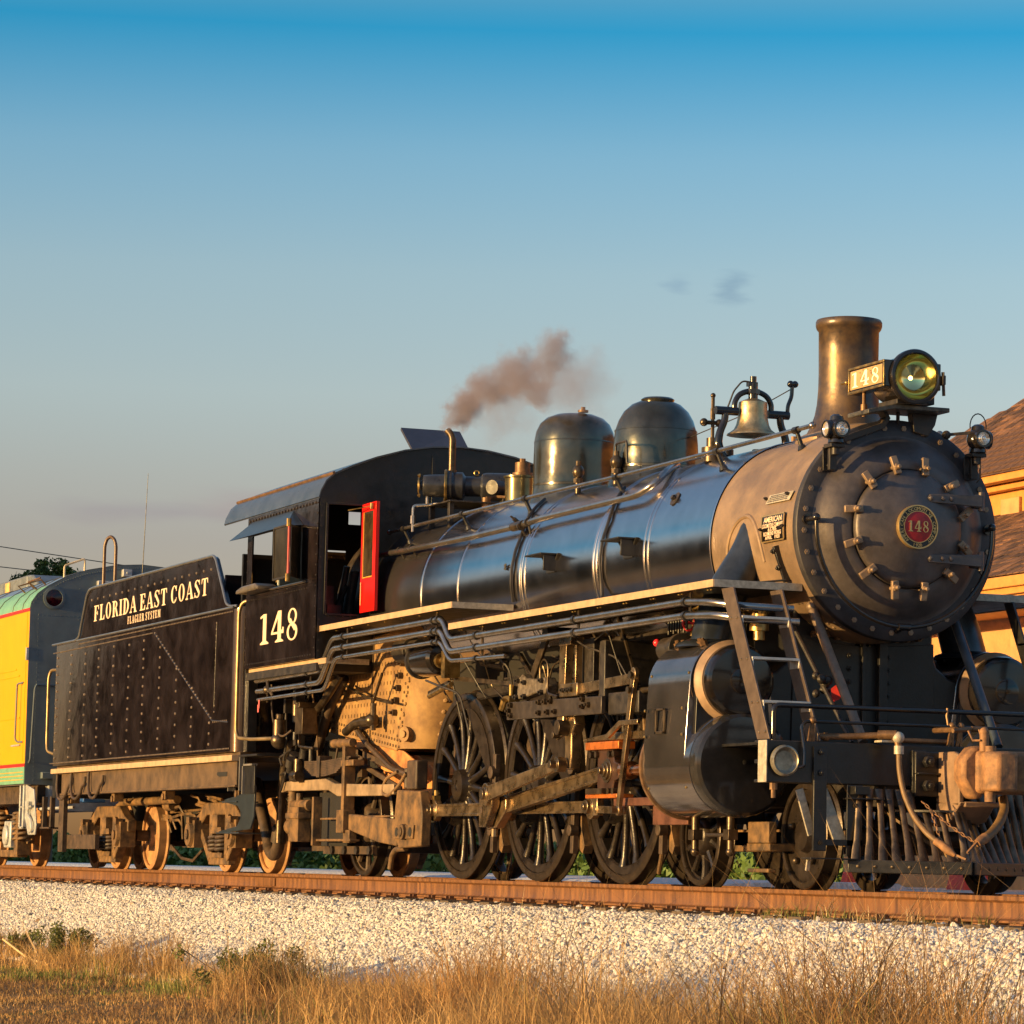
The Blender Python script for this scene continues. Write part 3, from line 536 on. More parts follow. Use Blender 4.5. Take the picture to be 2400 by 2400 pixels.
# running boards
def rboard(x0, x1, z, s_, yin, planks=True):
    y0, y1 = s_*1.45, s_*yin
    r = obj('running_board', G().box(x0, x1, min(y0, y1), max(y0, y1), z-.045, z), black_iron, loco, bev=.004)
    yo = y0+s_*.008
    obj('edge_strip', G().box(x0, x1+.004, min(y0, yo), max(y0, yo), z-.052, z+.004), cream, r)
    obj('end_strip', G().box(x1, x1+.007, min(y0, y1), max(y0, y1), z-.052, z+.004), galv, r)
    return r
for s_ in (-1, 1):
    rboard(-8.34, -4.18, 2.495, s_, .86); rboard(-4.25, 1.61, 2.30, s_, .72)
    rboard(-10.56, -7.86, 2.165, s_, 1.0)
g = G()
for x in np.arange(-8.2, -4.2, .5): g.rivet((x, -1.40, 2.435), (0, 0, -1), .015)
for x in np.arange(-4.1, 1.5, .55): g.rivet((x, -1.40, 2.24), (0, 0, -1), .015); g.rivet((x+.06, -1.40, 2.24), (0, 0, -1), .015)
obj('board_bolts', g, brass, loco, kind='stuff')
# three long pipes under the running boards
P1 = [(-10.37, 2.04), (-8.15, 2.054), (-7.77, 2.357), (-4.52, 2.36), (-4.30, 2.16), (1.0, 2.172), (1.5, 2.14)]
P2 = [(-10.32, 1.925), (-8.14, 1.932), (-7.76, 2.252), (-4.56, 2.258), (-4.30, 2.052), (1.0, 2.064), (1.6, 2.035)]
P3 = [(-10.29, 1.835), (-7.99, 1.853), (-7.66, 2.155), (-4.57, 2.16), (-4.29, 1.968), (-2.86, 1.945)]
for P, r in ((P1, .029), (P2, .029), (P3, .020)):
    pts = [(x, -1.42, z) for x, z in P]
    if r > .025: pts += [(pts[-1][0]+.25, -1.25, pts[-1][2]-.04), (pts[-1][0]+.35, -.9, pts[-1][2]-.05)]
    po = obj('side_pipe', G().tube(pts, r, 12, .10), pipe_m, loco)
    for x in (-8.55, -7.40, -4.75, -4.62, -3.6, -1.25, 1.03):
        z = float(np.interp(x, [p[0] for p in P], [p[1] for p in P]))
        if x > P[-1][0]: continue
        obj('pipe_clamp', G().cyl((x-.02, -1.42, z), (x+.02, -1.42, z), r+.011, n=12), pipe_d, po)
for x, a, b in ((-10.05, 2.12, 1.80), (-8.55, 2.12, 1.82), (-7.38, 2.45, 2.13), (-4.75, 2.45, 2.13), (-3.53, 2.25, 1.95), (-1.25, 2.25, 2.02), (1.04, 2.25, 2.03)):
    obj('pipe_hanger', G().box(x-.02, x+.02, -1.395, -1.385, b, a), gear_m, loco)
obj('air_hose_coupling', G().sph((-9.95, -1.42, 1.93), .05).tube([(-9.95, -1.42, 1.98), (-9.9, -1.44, 2.02), (-9.85, -1.44, 1.93), (-9.75, -1.42, 1.86)], .018, 8, .03), gear_m, loco)
obj('red_tag', G().box(-10.16, -10.13, -1.455, -1.45, 1.74, 1.83).box(-10.19, -10.15, -1.455, -1.45, 1.70, 1.78), M('pink_tag', (.75, .15, .15), .6), loco)
# handbrake style steam pipe to the cylinders (both sides)
for s_ in (-1, 1):
    obj('steam_pipe', G().tube([(.78, s_*.55, 2.98), (.78, s_*.74, 2.62), (.78, s_*1.02, 2.20), (.82, s_*1.12, 1.78)], [.19, .165, .155, .175], 24, .15).lathe([(.28, -.0), (.26, .03), (.18, .06)], (.82, s_*1.12, 1.84), (0, 0, 1), 24), M('steam_pipe_blue', (.045, .055, .07), .28, metal=.6, var=.3), loco)
g = G(); r_ = .8406
for k in range(25):
    t = radians(-90+180*k/24*1.0); x = .80+.30*sin(t)*1.0; a = 2+17*cos(t)
    g.v.append(tuple(onb(x, a-18, .012)))
obj('steam_pipe_casing', G().tube([onb(.80+.33*sin(radians(t)), -16+26*cos(radians(t)), -.005) for t in range(-90, 91, 9)], .022, 8), graphite, loco)
g = G().prism([(-.02, 0), (.03, 0), (.03, .24), (-.02, .24)], 'z', 0, .01)
obj('side_bracket', G().bar(onb(1.41, -9, .02), onb(1.45, -28, .03), .05, .03, (1, 0, 0)).bolt(onb(1.41, -11.5, .03), nrm(-11), .025, .025).bolt(onb(1.43, -20, .03), nrm(-20), .025, .025).bar(onb(1.45, -27, .03), Vector((1.30, -1.05, 2.31)), .06, .012), black_satin, loco, bev=.003)
g = G()
for x in np.arange(.3, 1.7, .12):
    for a in (-62, -58): g.rivet(onb(x, a), nrm(a), .013)
obj('smokebox_rivets', g, graphite, loco, kind='stuff')
# ------------------------------------------------------------------ cab
CX0, CX1, CY = -10.58, -8.09, 1.50
cab = obj('cab_side', G().prism([(CX0, 2.17), (CX1, 2.17), (CX1, 3.80), (-8.66, 3.80), (-8.66, 2.955), (-10.40, 2.955), (-10.40, 3.80), (CX0, 3.80)], 'y', -CY, -CY+.012).box(-10.40, -8.66, -CY, -CY+.012, 3.585, 3.80), tank_paint, loco)
cabf = obj('cab_side', G().prism([(CX0, 2.17), (CX1, 2.17), (CX1, 3.80), (-8.66, 3.80), (-8.66, 3.05), (-10.30, 3.05), (-10.30, 3.80), (CX0, 3.80)], 'y', CY-.012, CY).box(-10.30, -8.66, CY-.012, CY, 3.6, 3.80), tank_paint, loco)
def roof_z(y):
    y = abs(y)
    return float(np.interp(y, [0, .3, .6, .9, 1.15, 1.34, 1.43, 1.485, 1.502], [4.395, 4.375, 4.325, 4.235, 4.135, 4.045, 3.965, 3.86, 3.79]))
ys = [-1.502, -1.495, -1.485, -1.46, -1.43, -1.39, -1.34, -1.25, -1.15, -1.03, -.9, -.75, -.6, -.45, -.3, -.15, 0]; ys = ys+[-y for y in ys[-2::-1]]
g = G(); n = len(ys)
for (x, dz) in ((-11.48, 0), (-8.06, 0), (-8.06, .014), (-11.48, .014)):
    for y in ys: g.v.append((x, y*(1.0+dz*.4), roof_z(y)+dz+(x+8.06)*(-.0)))
g.f = [(k*n+i, k*n+i+1, ((k+1) % 4)*n+i+1, ((k+1) % 4)*n+i) for k in range(4) for i in range(n-1)]
roof = obj('cab_roof', g, M('cab_roof_blue_black', (.10, .105, .12), .28, metal=.55, var=.25, scale=4), loco, ang=50)
# curved eave skin (lit blue by the sky in the photo) and drip strip
obj('drip_strip', G().tube([(-11.5, -1.36, 4.055), (-8.05, -1.36, 4.055)], .016, 6), copper, roof)
g = G()
for x in np.arange(-11.3, -8.1, .34): g.rivet((x, -1.452, 3.935), (0, -.8, .6), .014)
for x in np.arange(-10.5, -8.15, .105): g.rivet((x, -1.503, 3.755), (0, -1, 0), .016)
for x in np.arange(-11.2, -8.1, .28): g.rivet((x, -1.24, 4.105), (0, -.4, .9), .014)
obj('roof_rivets', g, black_iron, roof, kind='stuff')
# front wall with window opening and boiler cut out
wp = [(-1.49, 2.17), (-1.49, 3.80)]+[(y, roof_z(y)-.004) for y in ys[1:-1]]+[(1.49, 3.80), (1.49, 2.17)]
g = G()
top = [(y, roof_z(y)-.003) for y in ys]
def wallstrip(y0, y1, z0, z1=None, x=CX1):
    yy = [y0]+[y for y in ys if y0 < y < y1]+[y1]
    pl = [(y0, z0)]+[(y, (z1 if z1 else roof_z(y)-.003)) for y in yy]+[(y1, z0)]
    g.prism(pl, 'x', x-.012, x)
wallstrip(-1.498, -1.40, 2.17); wallstrip(-1.40, -1.04, 3.735); wallstrip(-1.40, -1.04, 2.17, 2.63); wallstrip(-1.04, 1.04, 2.17); wallstrip(1.04, 1.40, 3.735); wallstrip(1.04, 1.40, 2.17, 2.63); wallstrip(1.40, 1.498, 2.17)
fw = obj('cab_front_wall', g, black_satin, loco)
g = G().box(-8.085, -8.065, -1.425, -1.40, 2.62, 3.75).box(-8.085, -8.065, -1.40, -1.04, 3.735, 3.755).box(-8.085, -8.065, -1.40, -1.04, 2.61, 2.63)
g.box(-8.088, -8.078, -.30, -.27, 3.6, 4.3)
obj('window_frame', g, black_satin, fw, bev=.002)
g = G()
for z in np.arange(2.25, 3.8, .105): g.rivet((-8.088, -1.465, z), (1, 0, 0), .009); g.rivet((-8.12, -1.503, z+.03), (0, -1, 0), .010)
for z in np.arange(2.66, 3.75, .095): g.rivet((-8.063, -1.412, z), (1, 0, 0), .007)
for y in np.arange(-1.38, -1.05, .08): g.rivet((-8.063, y, 2.60), (1, 0, 0), .007)
for x in np.arange(-10.53, -8.15, .085): g.rivet((x, -1.502, 2.215), (0, -1, 0), .010); g.rivet((x, -1.502, 2.245) , (0, -1, 0), .0)
for x in np.arange(-10.53, -8.4, .085): g.rivet((x, -1.502, 2.90), (0, -1, 0), .009)
for z in np.arange(2.25, 3.5, .12): g.rivet((-10.56, -1.502, z), (0, -1, 0), .010)
obj('cab_rivets', g, black_iron, loco, kind='stuff')
# rear wall post, floor, back, far side of interior
obj('cab_floor', G().box(-10.56, -8.1, -1.48, 1.48, 2.05, 2.13), black_iron, loco)
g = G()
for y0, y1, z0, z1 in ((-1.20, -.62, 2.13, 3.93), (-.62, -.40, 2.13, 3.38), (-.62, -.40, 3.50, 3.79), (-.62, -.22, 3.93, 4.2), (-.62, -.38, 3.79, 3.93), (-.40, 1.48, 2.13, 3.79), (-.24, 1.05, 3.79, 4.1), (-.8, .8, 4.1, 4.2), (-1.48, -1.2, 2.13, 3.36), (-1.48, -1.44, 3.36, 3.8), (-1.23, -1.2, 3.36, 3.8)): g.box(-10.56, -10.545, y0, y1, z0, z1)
obj('cab_rear_wall', g, shadow_blk, loco)  # near-black sheet with gaps; the cab's inner shade is in its colour
obj('cab_rear_post', G().box(-10.58, -10.54, -1.49, -1.455, 2.13, 3.78).box(-10.58, -10.54, 1.28, 1.49, 2.13, 3.78), black_satin, loco)
obj('boiler_backhead', G().cyl((-9.2, 0, ZC+.05), (-8.1, 0, ZC+.05), .93, n=40), black_iron, loco)
g = G().tube([(-8.6, -1.0, 2.2), (-8.55, -1.0, 2.75), (-8.45, -.98, 3.1)], .05, 10, .1).tube([(-8.7, -1.1, 2.3), (-8.6, -1.08, 2.8), (-8.5, -1.05, 3.15)], .035, 10, .1).tube([(-8.75, -1.18, 2.15), (-8.7, -1.15, 2.6), (-8.5, -1.05, 2.95)], .03, 8).box(-8.7, -8.5, -1.25, -1.1, 2.55, 2.75).box(-9.0, -8.6, -1.35, -1.15, 2.62, 2.95)
obj('cab_controls', g, pipe_d, loco)
ga = obj('pressure_gauge', G().cyl((-9.86, -1.30, 3.345), (-9.78, -1.32, 3.345), .115, n=28).cyl((-9.83, -1.3, 3.1), (-9.83, -1.3, 3.25), .05, n=14).cyl((-9.83, -1.3, 3.06), (-9.83, -1.3, 3.1), .10, n=16), brass, loco)
obj('gauge_dial', G().cyl((-9.78, -1.32, 3.345), (-9.772, -1.322, 3.345), .095, n=28), M('dial_white', (.45, .43, .38), .4, var=.2, scale=30), ga)
obj('gauge_needle', G().bar((-9.768, -1.33, 3.30), (-9.768, -1.31, 3.41), .012, .004), black_iron, ga)
obj('drivers_seat', G().box(-9.75, -9.70, -1.42, -1.0, 2.75, 3.28).box(-9.75, -9.35, -1.42, -1.0, 2.62, 2.72), M('seat_green_grey', (.06, .085, .09), .35, var=.2), loco, bev=.03)
# window shade, deflector glasses, arm rest
obj('window_awning', G().add([(-10.40, -1.50, 3.74), (-8.95, -1.50, 3.74), (-8.62, -1.67, 3.55), (-10.72, -1.67, 3.55), (-8.58, -1.505, 3.56), (-10.45, -1.505, 3.60)], [(0, 3, 2, 1), (1, 2, 4), (0, 5, 3), (3, 5, 4, 2)]), M('awning_blue_black', (.035, .045, .06), .3, metal=.3, var=.2), loco)
wd = obj('wind_deflector', G().box(-8.93, -8.43, -1.70, -1.69, 3.02, 3.53), M('deflector_glass', (.030, .026, .02), .12, var=.3), loco, bev=.003)
g = G().box(-8.95, -8.93, -1.71, -1.685, 3.0, 3.55).box(-8.93, -8.43, -1.71, -1.685, 3.53, 3.55).box(-8.93, -8.43, -1.71, -1.685, 3.0, 3.02)
obj('deflector_frame', g, black_iron, wd, bev=.002)
obj('deflector_glass', G().bar((-8.40, -1.69, 3.275), (-8.64, -1.512, 3.275), .012, .53), M('deflector_brown', (.055, .038, .022), .2, var=.3), wd)
obj('deflector_hinge_strip', G().box(-8.425, -8.395, -1.715, -1.70, 2.99, 3.56), M('pink_red_strip', (.62, .12, .10), .5), wd)
g = G()
for z in (3.56, 3.0): g.cyl((-8.41, -1.71, z-.04), (-8.41, -1.71, z+.04), .025, n=8)
obj('deflector_hinge', g, brass, wd)
obj('arm_rest', G().prism([(-10.45, 2.96), (-10.40, 3.0), (-10.2, 3.03), (-9.75, 3.035), (-9.62, 3.0), (-9.62, 2.965)], 'y', -1.67, -1.44), M('arm_rest_vinyl', (.10, .085, .07), .35, var=.3), loco, bev=.02)
obj('window_sill_rail', G().cyl((-9.6, -1.53, 2.965), (-8.4, -1.53, 2.965), .012, n=8), steel_bright, loco)
obj('cab_number', serif_text('148', lambda u, v, w: (-10.04+u, -1.5005-w, 2.40+v), 1.38, .32, .004, .10), cream_l, cab)
# red front door standing open
dr = obj('front_door', G().box(-8.06, -7.60, -1.045, -1.015, 2.645, 3.745).box(-8.06, -7.60, -1.048, -1.045, 2.645, 3.0), red, loco)
g = G().box(-8.055, -7.985, -1.05, -1.045, 3.0, 3.72).box(-7.69, -7.60, -1.05, -1.045, 3.0, 3.745).box(-7.985, -7.69, -1.05, -1.045, 3.66, 3.745)
obj('door_frame', g, red, dr)
obj('door_pane', G().box(-7.985, -7.69, -1.0475, -1.0455, 3.0, 3.66), M('door_glass_smoke', (.045, .032, .018), .08, var=.5, scale=5, spec=.8), dr)
obj('pane_gold_edge', G().box(-7.99, -7.978, -1.053, -1.046, 3.0, 3.66).box(-7.99, -7.69, -1.053, -1.046, 2.99, 3.0), M('orange_bead', (.8, .35, .05), .4), dr)
obj('door_handle', G().cyl((-8.0, -1.06, 2.72), (-8.0, -1.06, 2.95), .008, n=6), M('handle_red', (.8, .2, .05), .3), dr)
obj('door_catch', G().cyl((-7.68, -1.07, 3.67), (-7.68, -1.07, 3.73), .02, n=8).cyl((-8.05, -1.2, 3.68), (-7.68, -1.07, 3.70), .006, n=6), brass, dr)
# roof hatch cover standing open
hc = obj('roof_hatch_cover', G().add([(-8.45, -.385, 4.385), (-8.45, .24, 4.415), (-8.85, .27, 4.665), (-8.85, -.385, 4.665), (-8.465, -.385, 4.36), (-8.465, .24, 4.39), (-8.865, .27, 4.64), (-8.865, -.385, 4.64)], [(0, 1, 2, 3), (4, 7, 6, 5), (0, 4, 5, 1), (1, 5, 6, 2), (2, 6, 7, 3), (3, 7, 4, 0)]), M('hatch_violet_grey', (.05, .045, .058), .35, metal=.2, var=.15), loco)
# turbo generator on its stand ahead of the cab
TX, TZ = -7.05, 3.88
tg = obj('turbo_generator', G().lathe([(.0, -.40), (.045, -.40), (.05, -.38), (.10, -.37), (.105, -.36), (.11, -.30), (.115, -.16), (.145, -.15), (.155, -.13), (.155, -.09), (.14, -.07), (.14, .02), (.10, .05), (.10, .20), (.13, .22), (.14, .26), (.14, .44), (.135, .54), (.11, .62), (.06, .67), (0, .68)], (TX, -.36, TZ), Vector((.35, .94, 0)), 40), M('generator_blue_black', (.05, .052, .06), .32, metal=.5, var=.3, scale=8, rvar=.1), loco, ang=35)
tdir = Vector((.35, .94, 0)).normalized(); T0 = Vector((TX, -.36, TZ))
obj('generator_cap', G().lathe([(.085, -.41), (.08, -.425), (.06, -.42), (.05, -.41)], T0, tdir, 24, caps=(False, False)).bolt(T0-tdir*.40+Vector((0, 0, .10)), -tdir, .02).bolt(T0-tdir*.40-Vector((0, 0, .10)), -tdir, .02), brass, tg)
obj('generator_flange', G().lathe([(.157, -.16), (.165, -.155), (.165, -.135), (.157, -.13)], T0, tdir, 32, caps=(False, False)), brass, tg)
obj('generator_box', G().cyl(T0+tdir*.40+Vector((.10, -.0, -.02)), T0+tdir*.36+Vector((.24, -.14, -.03)), .072, n=16), black_iron, tg)
obj('lifting_eye', G().tube([T0+tdir*.16+Vector((0, 0, .135+.025*sin(a)))+tdir*.025*cos(a) for a in np.arange(0, 6.3, .7)], .008, 6), brass, tg)
obj('generator_stand', G().box(TX-.28, TX+.42, -.62, .42, 3.68, 3.695).bar(T0-tdir*.1, T0-tdir*.1-Vector((0, 0, .21)), .12, .10, (0, 1, 0)).bar(T0+tdir*.45, T0+tdir*.45-Vector((0, 0, .21)), .12, .10, (0, 1, 0)).box(TX-.25, TX-.20, -.6, -.55, 3.45, 3.68).box(TX+.3, TX+.36, -.6, -.55, 3.4, 3.68), black_iron, tg, bev=.004)
ex = T0-tdir*.09
obj('exhaust_pipe', G().tube([ex, ex+Vector((0, 0, .35)), ex+Vector((-.0, 0, .50)), ex+Vector((-.06, -.03, .56))], .036, 14, .05).cyl(ex, ex+Vector((0, 0, .16)), .048, n=14), gear_m, tg)
obj('steam_line', G().tube([(-7.25, -.78, 3.42), (-7.25, -.78, 3.68), (-7.2, -.60, 3.70), (-7.12, -.56, 3.70)], .016, 8, .03).cyl((-7.25, -.78, 3.5), (-7.25, -.78, 3.58), .028, n=8).tube([(-7.18, -.66, 3.70), (-7.18, -.66, 3.88), (-7.15, -.60, 3.90)], .016, 8, .03), pipe_m, tg)
obj('drain_valve', G().cyl((-6.68, -.22, 3.62), (-6.68, -.22, 3.74), .045, n=12).tube([(-6.68, -.22, 3.74), (-6.7, -.1, 3.76), (-6.5, -.05, 3.74)], .014, 6), copper, tg)
# ------------------------------------------------------------------ firebox, ashpan, reservoirs
g = G().prism([(-9.75, 1.52), (-9.62, 1.62), (-9.45, 2.55), (-6.74, 2.55), (-6.97, 1.95), (-7.24, 1.30), (-7.30, 1.24)], 'y', -.88, -.2)
fb = obj('firebox_side', g, firebox_m, loco, bev=.01)
g = G(); nz_, na = 6, 14
for k in range(nz_+1):
    z = 1.26+1.2*k/nz_; x0 = -7.24+(z-1.3)*.42
    for q in range(na+1): t = radians(90*q/na); g.v.append((x0+.42*sin(t), -.88+.42*(1-cos(t)), z))
g.f = [(k*(na+1)+q, k*(na+1)+q+1, (k+1)*(na+1)+q+1, (k+1)*(na+1)+q) for k in range(nz_) for q in range(na)]
g.f.append(tuple(range(na, -1, -1)))
obj('firebox_corner', g, firebox_m, fb)
g = G().prism([(-6.86, 1.24), (-6.40, 2.45), (-6.2, 2.45), (-6.3, 1.9), (-6.5, 1.28)], 'y', -.46, .46)
obj('throat_plate', g, dusty_d, fb)
g = G()
for r_ in range(9):
    z = 2.22-r_*.098
    for c_ in range(27):
        x = -9.35+c_*.098-.012*r_
        if x > -7.08-r_*.035 or z < 1.55-(x+9.7)*.10+.10: continue
        g.box(x-.008, x+.008, -.884, -.88, z-.018, z+.018)
for x in np.arange(-9.6, -7.2, .085):
    for k in (0, 1): g.rivet((x+k*.04, -.882, 1.545-(x+9.7)*.115+.02+k*.06), (0, -1, 0), .017)
for z in np.arange(1.35, 2.3, .085):
    g.rivet((-7.22+(z-1.3)*.42, -.882, z), (0, -1, 0), .017); g.rivet((-7.29+(z-1.3)*.42, -.882, z+.04), (0, -1, 0), .017)
obj('stay_bolts', g, M('stay_bolt_dark', (.12, .07, .03), .6), fb, kind='stuff')
for k in range(6):
    z = 1.62+k*.12; x = -7.45+(z-1.3)*.42
    obj('washout_plug', G().cyl((x, -.88, z), (x, -.93, z), .032, n=8).cyl((x, -.93, z), (x, -.96, z), .018, n=6), dusty_d, fb)
obj('corner_plug', G().cyl((-7.05, -.82, 1.40), (-7.02, -.90, 1.40), .075, n=20).cyl((-7.02, -.90, 1.40), (-7.01, -.92, 1.40), .035, n=8), firebox_m, fb)
obj('plate_seam', G().bar((-8.12, -.885, 1.32), (-8.05, -.885, 2.5), .01, .02, (1, 0, 0)), dusty_d, fb)
g = G()
for k in range(9): z = 1.40+k*.11; g.rivet((-7.24+(z-1.3)*.42+.39, -.60, z), (.8, -.6, 0), .028); g.rivet((-7.24+(z-1.3)*.42+.02, -.885, z-.03), (0, -1, 0), .018)
obj('throat_rivets', g, firebox_m, fb, kind='stuff')
g = G().prism([(-9.0, 1.42), (-7.15, 1.24), (-6.45, 1.04), (-6.5, .95), (-7.7, 1.05), (-8.6, 1.28)], 'y', -.86, -.84).prism([(-9.0, 1.42), (-7.15, 1.24), (-6.45, 1.04), (-6.5, .95), (-7.7, 1.05), (-8.6, 1.28)], 'y', .84, .86).prism([(-8.6, 1.28), (-7.15, 1.2), (-6.45, 1.0), (-6.6, .75), (-7.4, .80), (-8.3, 1.02)], 'y', -.7, .7)
obj('ash_pan', g, M('ash_pan_orange', (.45, .19, .06), .7, var=.45, scale=4), loco, bev=.004)
g = G().bar((-8.6, -.92, 1.30), (-6.75, -.92, .98), .02, .06).bar((-8.2, -.92, 1.12), (-7.0, -.92, .86), .02, .05).box(-8.35, -8.2, -.93, -.87, 1.0, 1.3).tube([(-8.35, -.95, 1.48), (-8.0, -.95, 1.32), (-7.2, -.95, 1.06), (-6.6, -.95, .98)], .028, 8, .1)
obj('ash_pan_brace', g, dusty_d, loco)
obj('blow_off_cock', G().cyl((-8.0, -1.0, 1.55), (-7.75, -1.0, 1.55), .055, n=12).sph((-7.65, -1.02, 1.55), .075).cyl((-7.62, -1.02, 1.45), (-7.62, -1.02, 1.72), .03, n=8).bar((-7.62, -1.03, 1.72), (-7.35, -1.03, 2.0), .02, .03).tube([(-8.55, -1.0, 1.46), (-8.25, -1.0, 1.54), (-8.0, -1.0, 1.55)], .045, 10, .06), gear_m, loco)
obj('operating_rod', G().tube([(-8.65, -1.0, 1.95), (-7.9, -1.0, 1.79), (-7.1, -1.0, 1.70)], .014, 6), gear_m, loco)
rs = obj('air_reservoir', G().lathe([(0, -.34), (.10, -.335), (.15, -.32), (.155, -.29), (.155, .20), (.15, .23), (.12, .26), (.05, .27), (0, .272)], (-5.42, -1.19, 2.04), (1, 0, 0), 36), black_gloss, loco, ang=30)
obj('reservoir_band', G().lathe([(.156, -.32), (.168, -.315), (.168, -.28), (.156, -.275)], (-5.42, -1.19, 2.04), (1, 0, 0), 36, caps=(False, False)), black_iron, rs)
obj('power_reverse', G().lathe([(0, -.25), (.12, -.24), (.12, .10), (.09, .11), (.09, .3), (.03, .3), (.03, .5)], (-6.6, -1.0, 2.2), (1, 0, 0), 28), black_iron, loco, bev=.004)
obj('reverse_lever', G().bar((-5.45, -1.2, 1.72), (-4.9, -1.2, 1.80), .03, .05), gear_m, loco)
g = G().cyl((-5.42, -1.2, 2.02), (-5.0, -1.2, 2.02), .035, n=12).cyl((-5.2, -1.2, 2.02), (-5.1, -1.2, 2.02), .07, n=12).box(-5.0, -4.9, -1.25, -1.1, 1.85, 2.1).cyl((-5.45, -1.2, 1.70), (-4.85, -1.2, 1.79), .025, n=8)
obj('reverse_piston', g, brass, loco)
# generic pipes, valves and brackets below the cab
g = G()
rs_ = random.Random(4)
for k in range(26):
    x = rs_.uniform(-10.3, -9.35); z = rs_.uniform(1.0, 1.8); y = rs_.uniform(-1.25, -.9)
    if k % 3 == 0: g.cyl((x, y, z), (x+rs_.uniform(-.05, .15), y, z+rs_.uniform(.04, .2)), rs_.uniform(.02, .06), n=10)
    elif k % 3 == 1: g.box(x, x+rs_.uniform(.06, .18), y, y+.1, z, z+rs_.uniform(.06, .16))
    else: g.tube([(x, y, z), (x+rs_.uniform(-.2, .3), y, z+rs_.uniform(-.1, .1)), (x+rs_.uniform(-.1, .4), y, z+rs_.uniform(-.4, .3))], .013, 7, .04)
obj('brake_valve_cluster', g, black_iron, loco, bev=.003)
g = G().cyl((-9.95, -1.28, 1.42), (-9.95, -1.28, 1.62), .07, n=14).sph((-9.95, -1.28, 1.40), .09).cyl((-9.95, -1.28, 1.62), (-9.95, -1.28, 1.68), .04, n=8).box(-9.4, -9.15, -1.28, -1.12, 1.45, 1.72).box(-9.35, -9.2, -1.3, -1.1, 1.72, 1.78).tube([(-9.5, -1.2, 1.6), (-9.5, -1.2, 1.33), (-9.0, -1.2, 1.30)], .016, 8, .05).cyl((-9.6, -1.2, 1.65), (-9.6, -1.2, 1.85), .05, n=12).cyl((-9.65, -1.2, 1.02), (-9.45, -1.2, 1.02), .06, n=12).cyl((-9.5, -1.2, 1.02), (-9.5, -1.2, 1.2), .05, n=12)
obj('distributing_valve', g, gear_m, loco, bev=.004)
for pts, r, m in (([(-8.6, -1.05, 2.05), (-8.95, -1.1, 1.80), (-10.08, -1.12, 1.36), (-10.33, -1.12, 1.05), (-10.36, -1.12, .33)], .042, gear_m),
                  ([(-8.7, -.98, 2.02), (-9.15, -1.0, 1.7), (-9.6, -1.0, 1.15)], .048, dusty_d),
                  ([(-8.85, -1.0, 2.1), (-9.0, -1.0, 1.95), (-9.2, -1.0, 1.85)], .05, dusty), ([(-10.2, -1.3, 2.0), (-10.15, -1.3, 1.6), (-9.8, -1.3, 1.42), (-9.6, -1.25, 1.5)], .012, dusty_d),
                  ([(-9.4, -1.1, 1.9), (-9.2, -1.1, 1.5), (-9.15, -1.1, 1.2)], .010, dusty), ([(-10.5, -1.35, 2.09), (-8.2, -1.35, 2.09)], .018, gear_m),
                  ([(-8.75, -1.0, 1.4), (-8.85, -1.0, 1.2), (-8.95, -1.0, .95)], .012, dusty_d)):
    obj('supply_pipe', G().tube(pts, r, 12, .25), m, loco)
# injector and feed check by the steps
g = G().cyl((-9.95, -1.1, .72), (-9.35, -1.1, .72), .06, n=14).box(-9.72, -9.40, -1.22, -1.08, .34, .70).box(-9.78, -9.34, -1.24, -1.07, .58, .64).cyl((-10.0, -1.1, .50), (-9.7, -1.1, .50), .09, n=14).cyl((-9.75, -1.1, .70), (-9.75, -1.1, .85), .035, n=8).box(-9.0, -8.95, -1.2, -1.1, .3, .8)
obj('injector', g, dusty, loco, bev=.006)
g = G().tube([(-10.1, -1.05, 1.0), (-10.12, -1.05, .75), (-10.2, -1.05, .45)], .055, 14)
for z in np.arange(.5, .95, .03): g.cyl((-10.12, -1.05, z), (-10.12, -1.05, z+.012), .062, n=12)
obj('ribbed_hose', g, dusty, loco)
obj('ash_screen', G().box(-9.3, -8.35, -1.02, -1.0, .30, .85), M('tarry_black', (.008, .007, .007), .7, bump=.004), loco)
for k in range(16):
    x = -6.2+k*.42+rs_.uniform(-.1, .1); z = rs_.uniform(1.75, 2.15); y = rs_.uniform(-1.3, -.95)
    obj('thin_oil_pipe', G().tube([(x, y, z), (x+rs_.uniform(.2, .5), y-.02, z+rs_.uniform(-.08, .08)), (x+rs_.uniform(.3, .7), y+.1, z-rs_.uniform(.1, .45)), (x+rs_.uniform(.5, .9), y+.15, z-rs_.uniform(.3, .6))], rs_.uniform(.006, .011), 6, .08), (black_iron, gear_m, black_iron)[k % 3], loco)
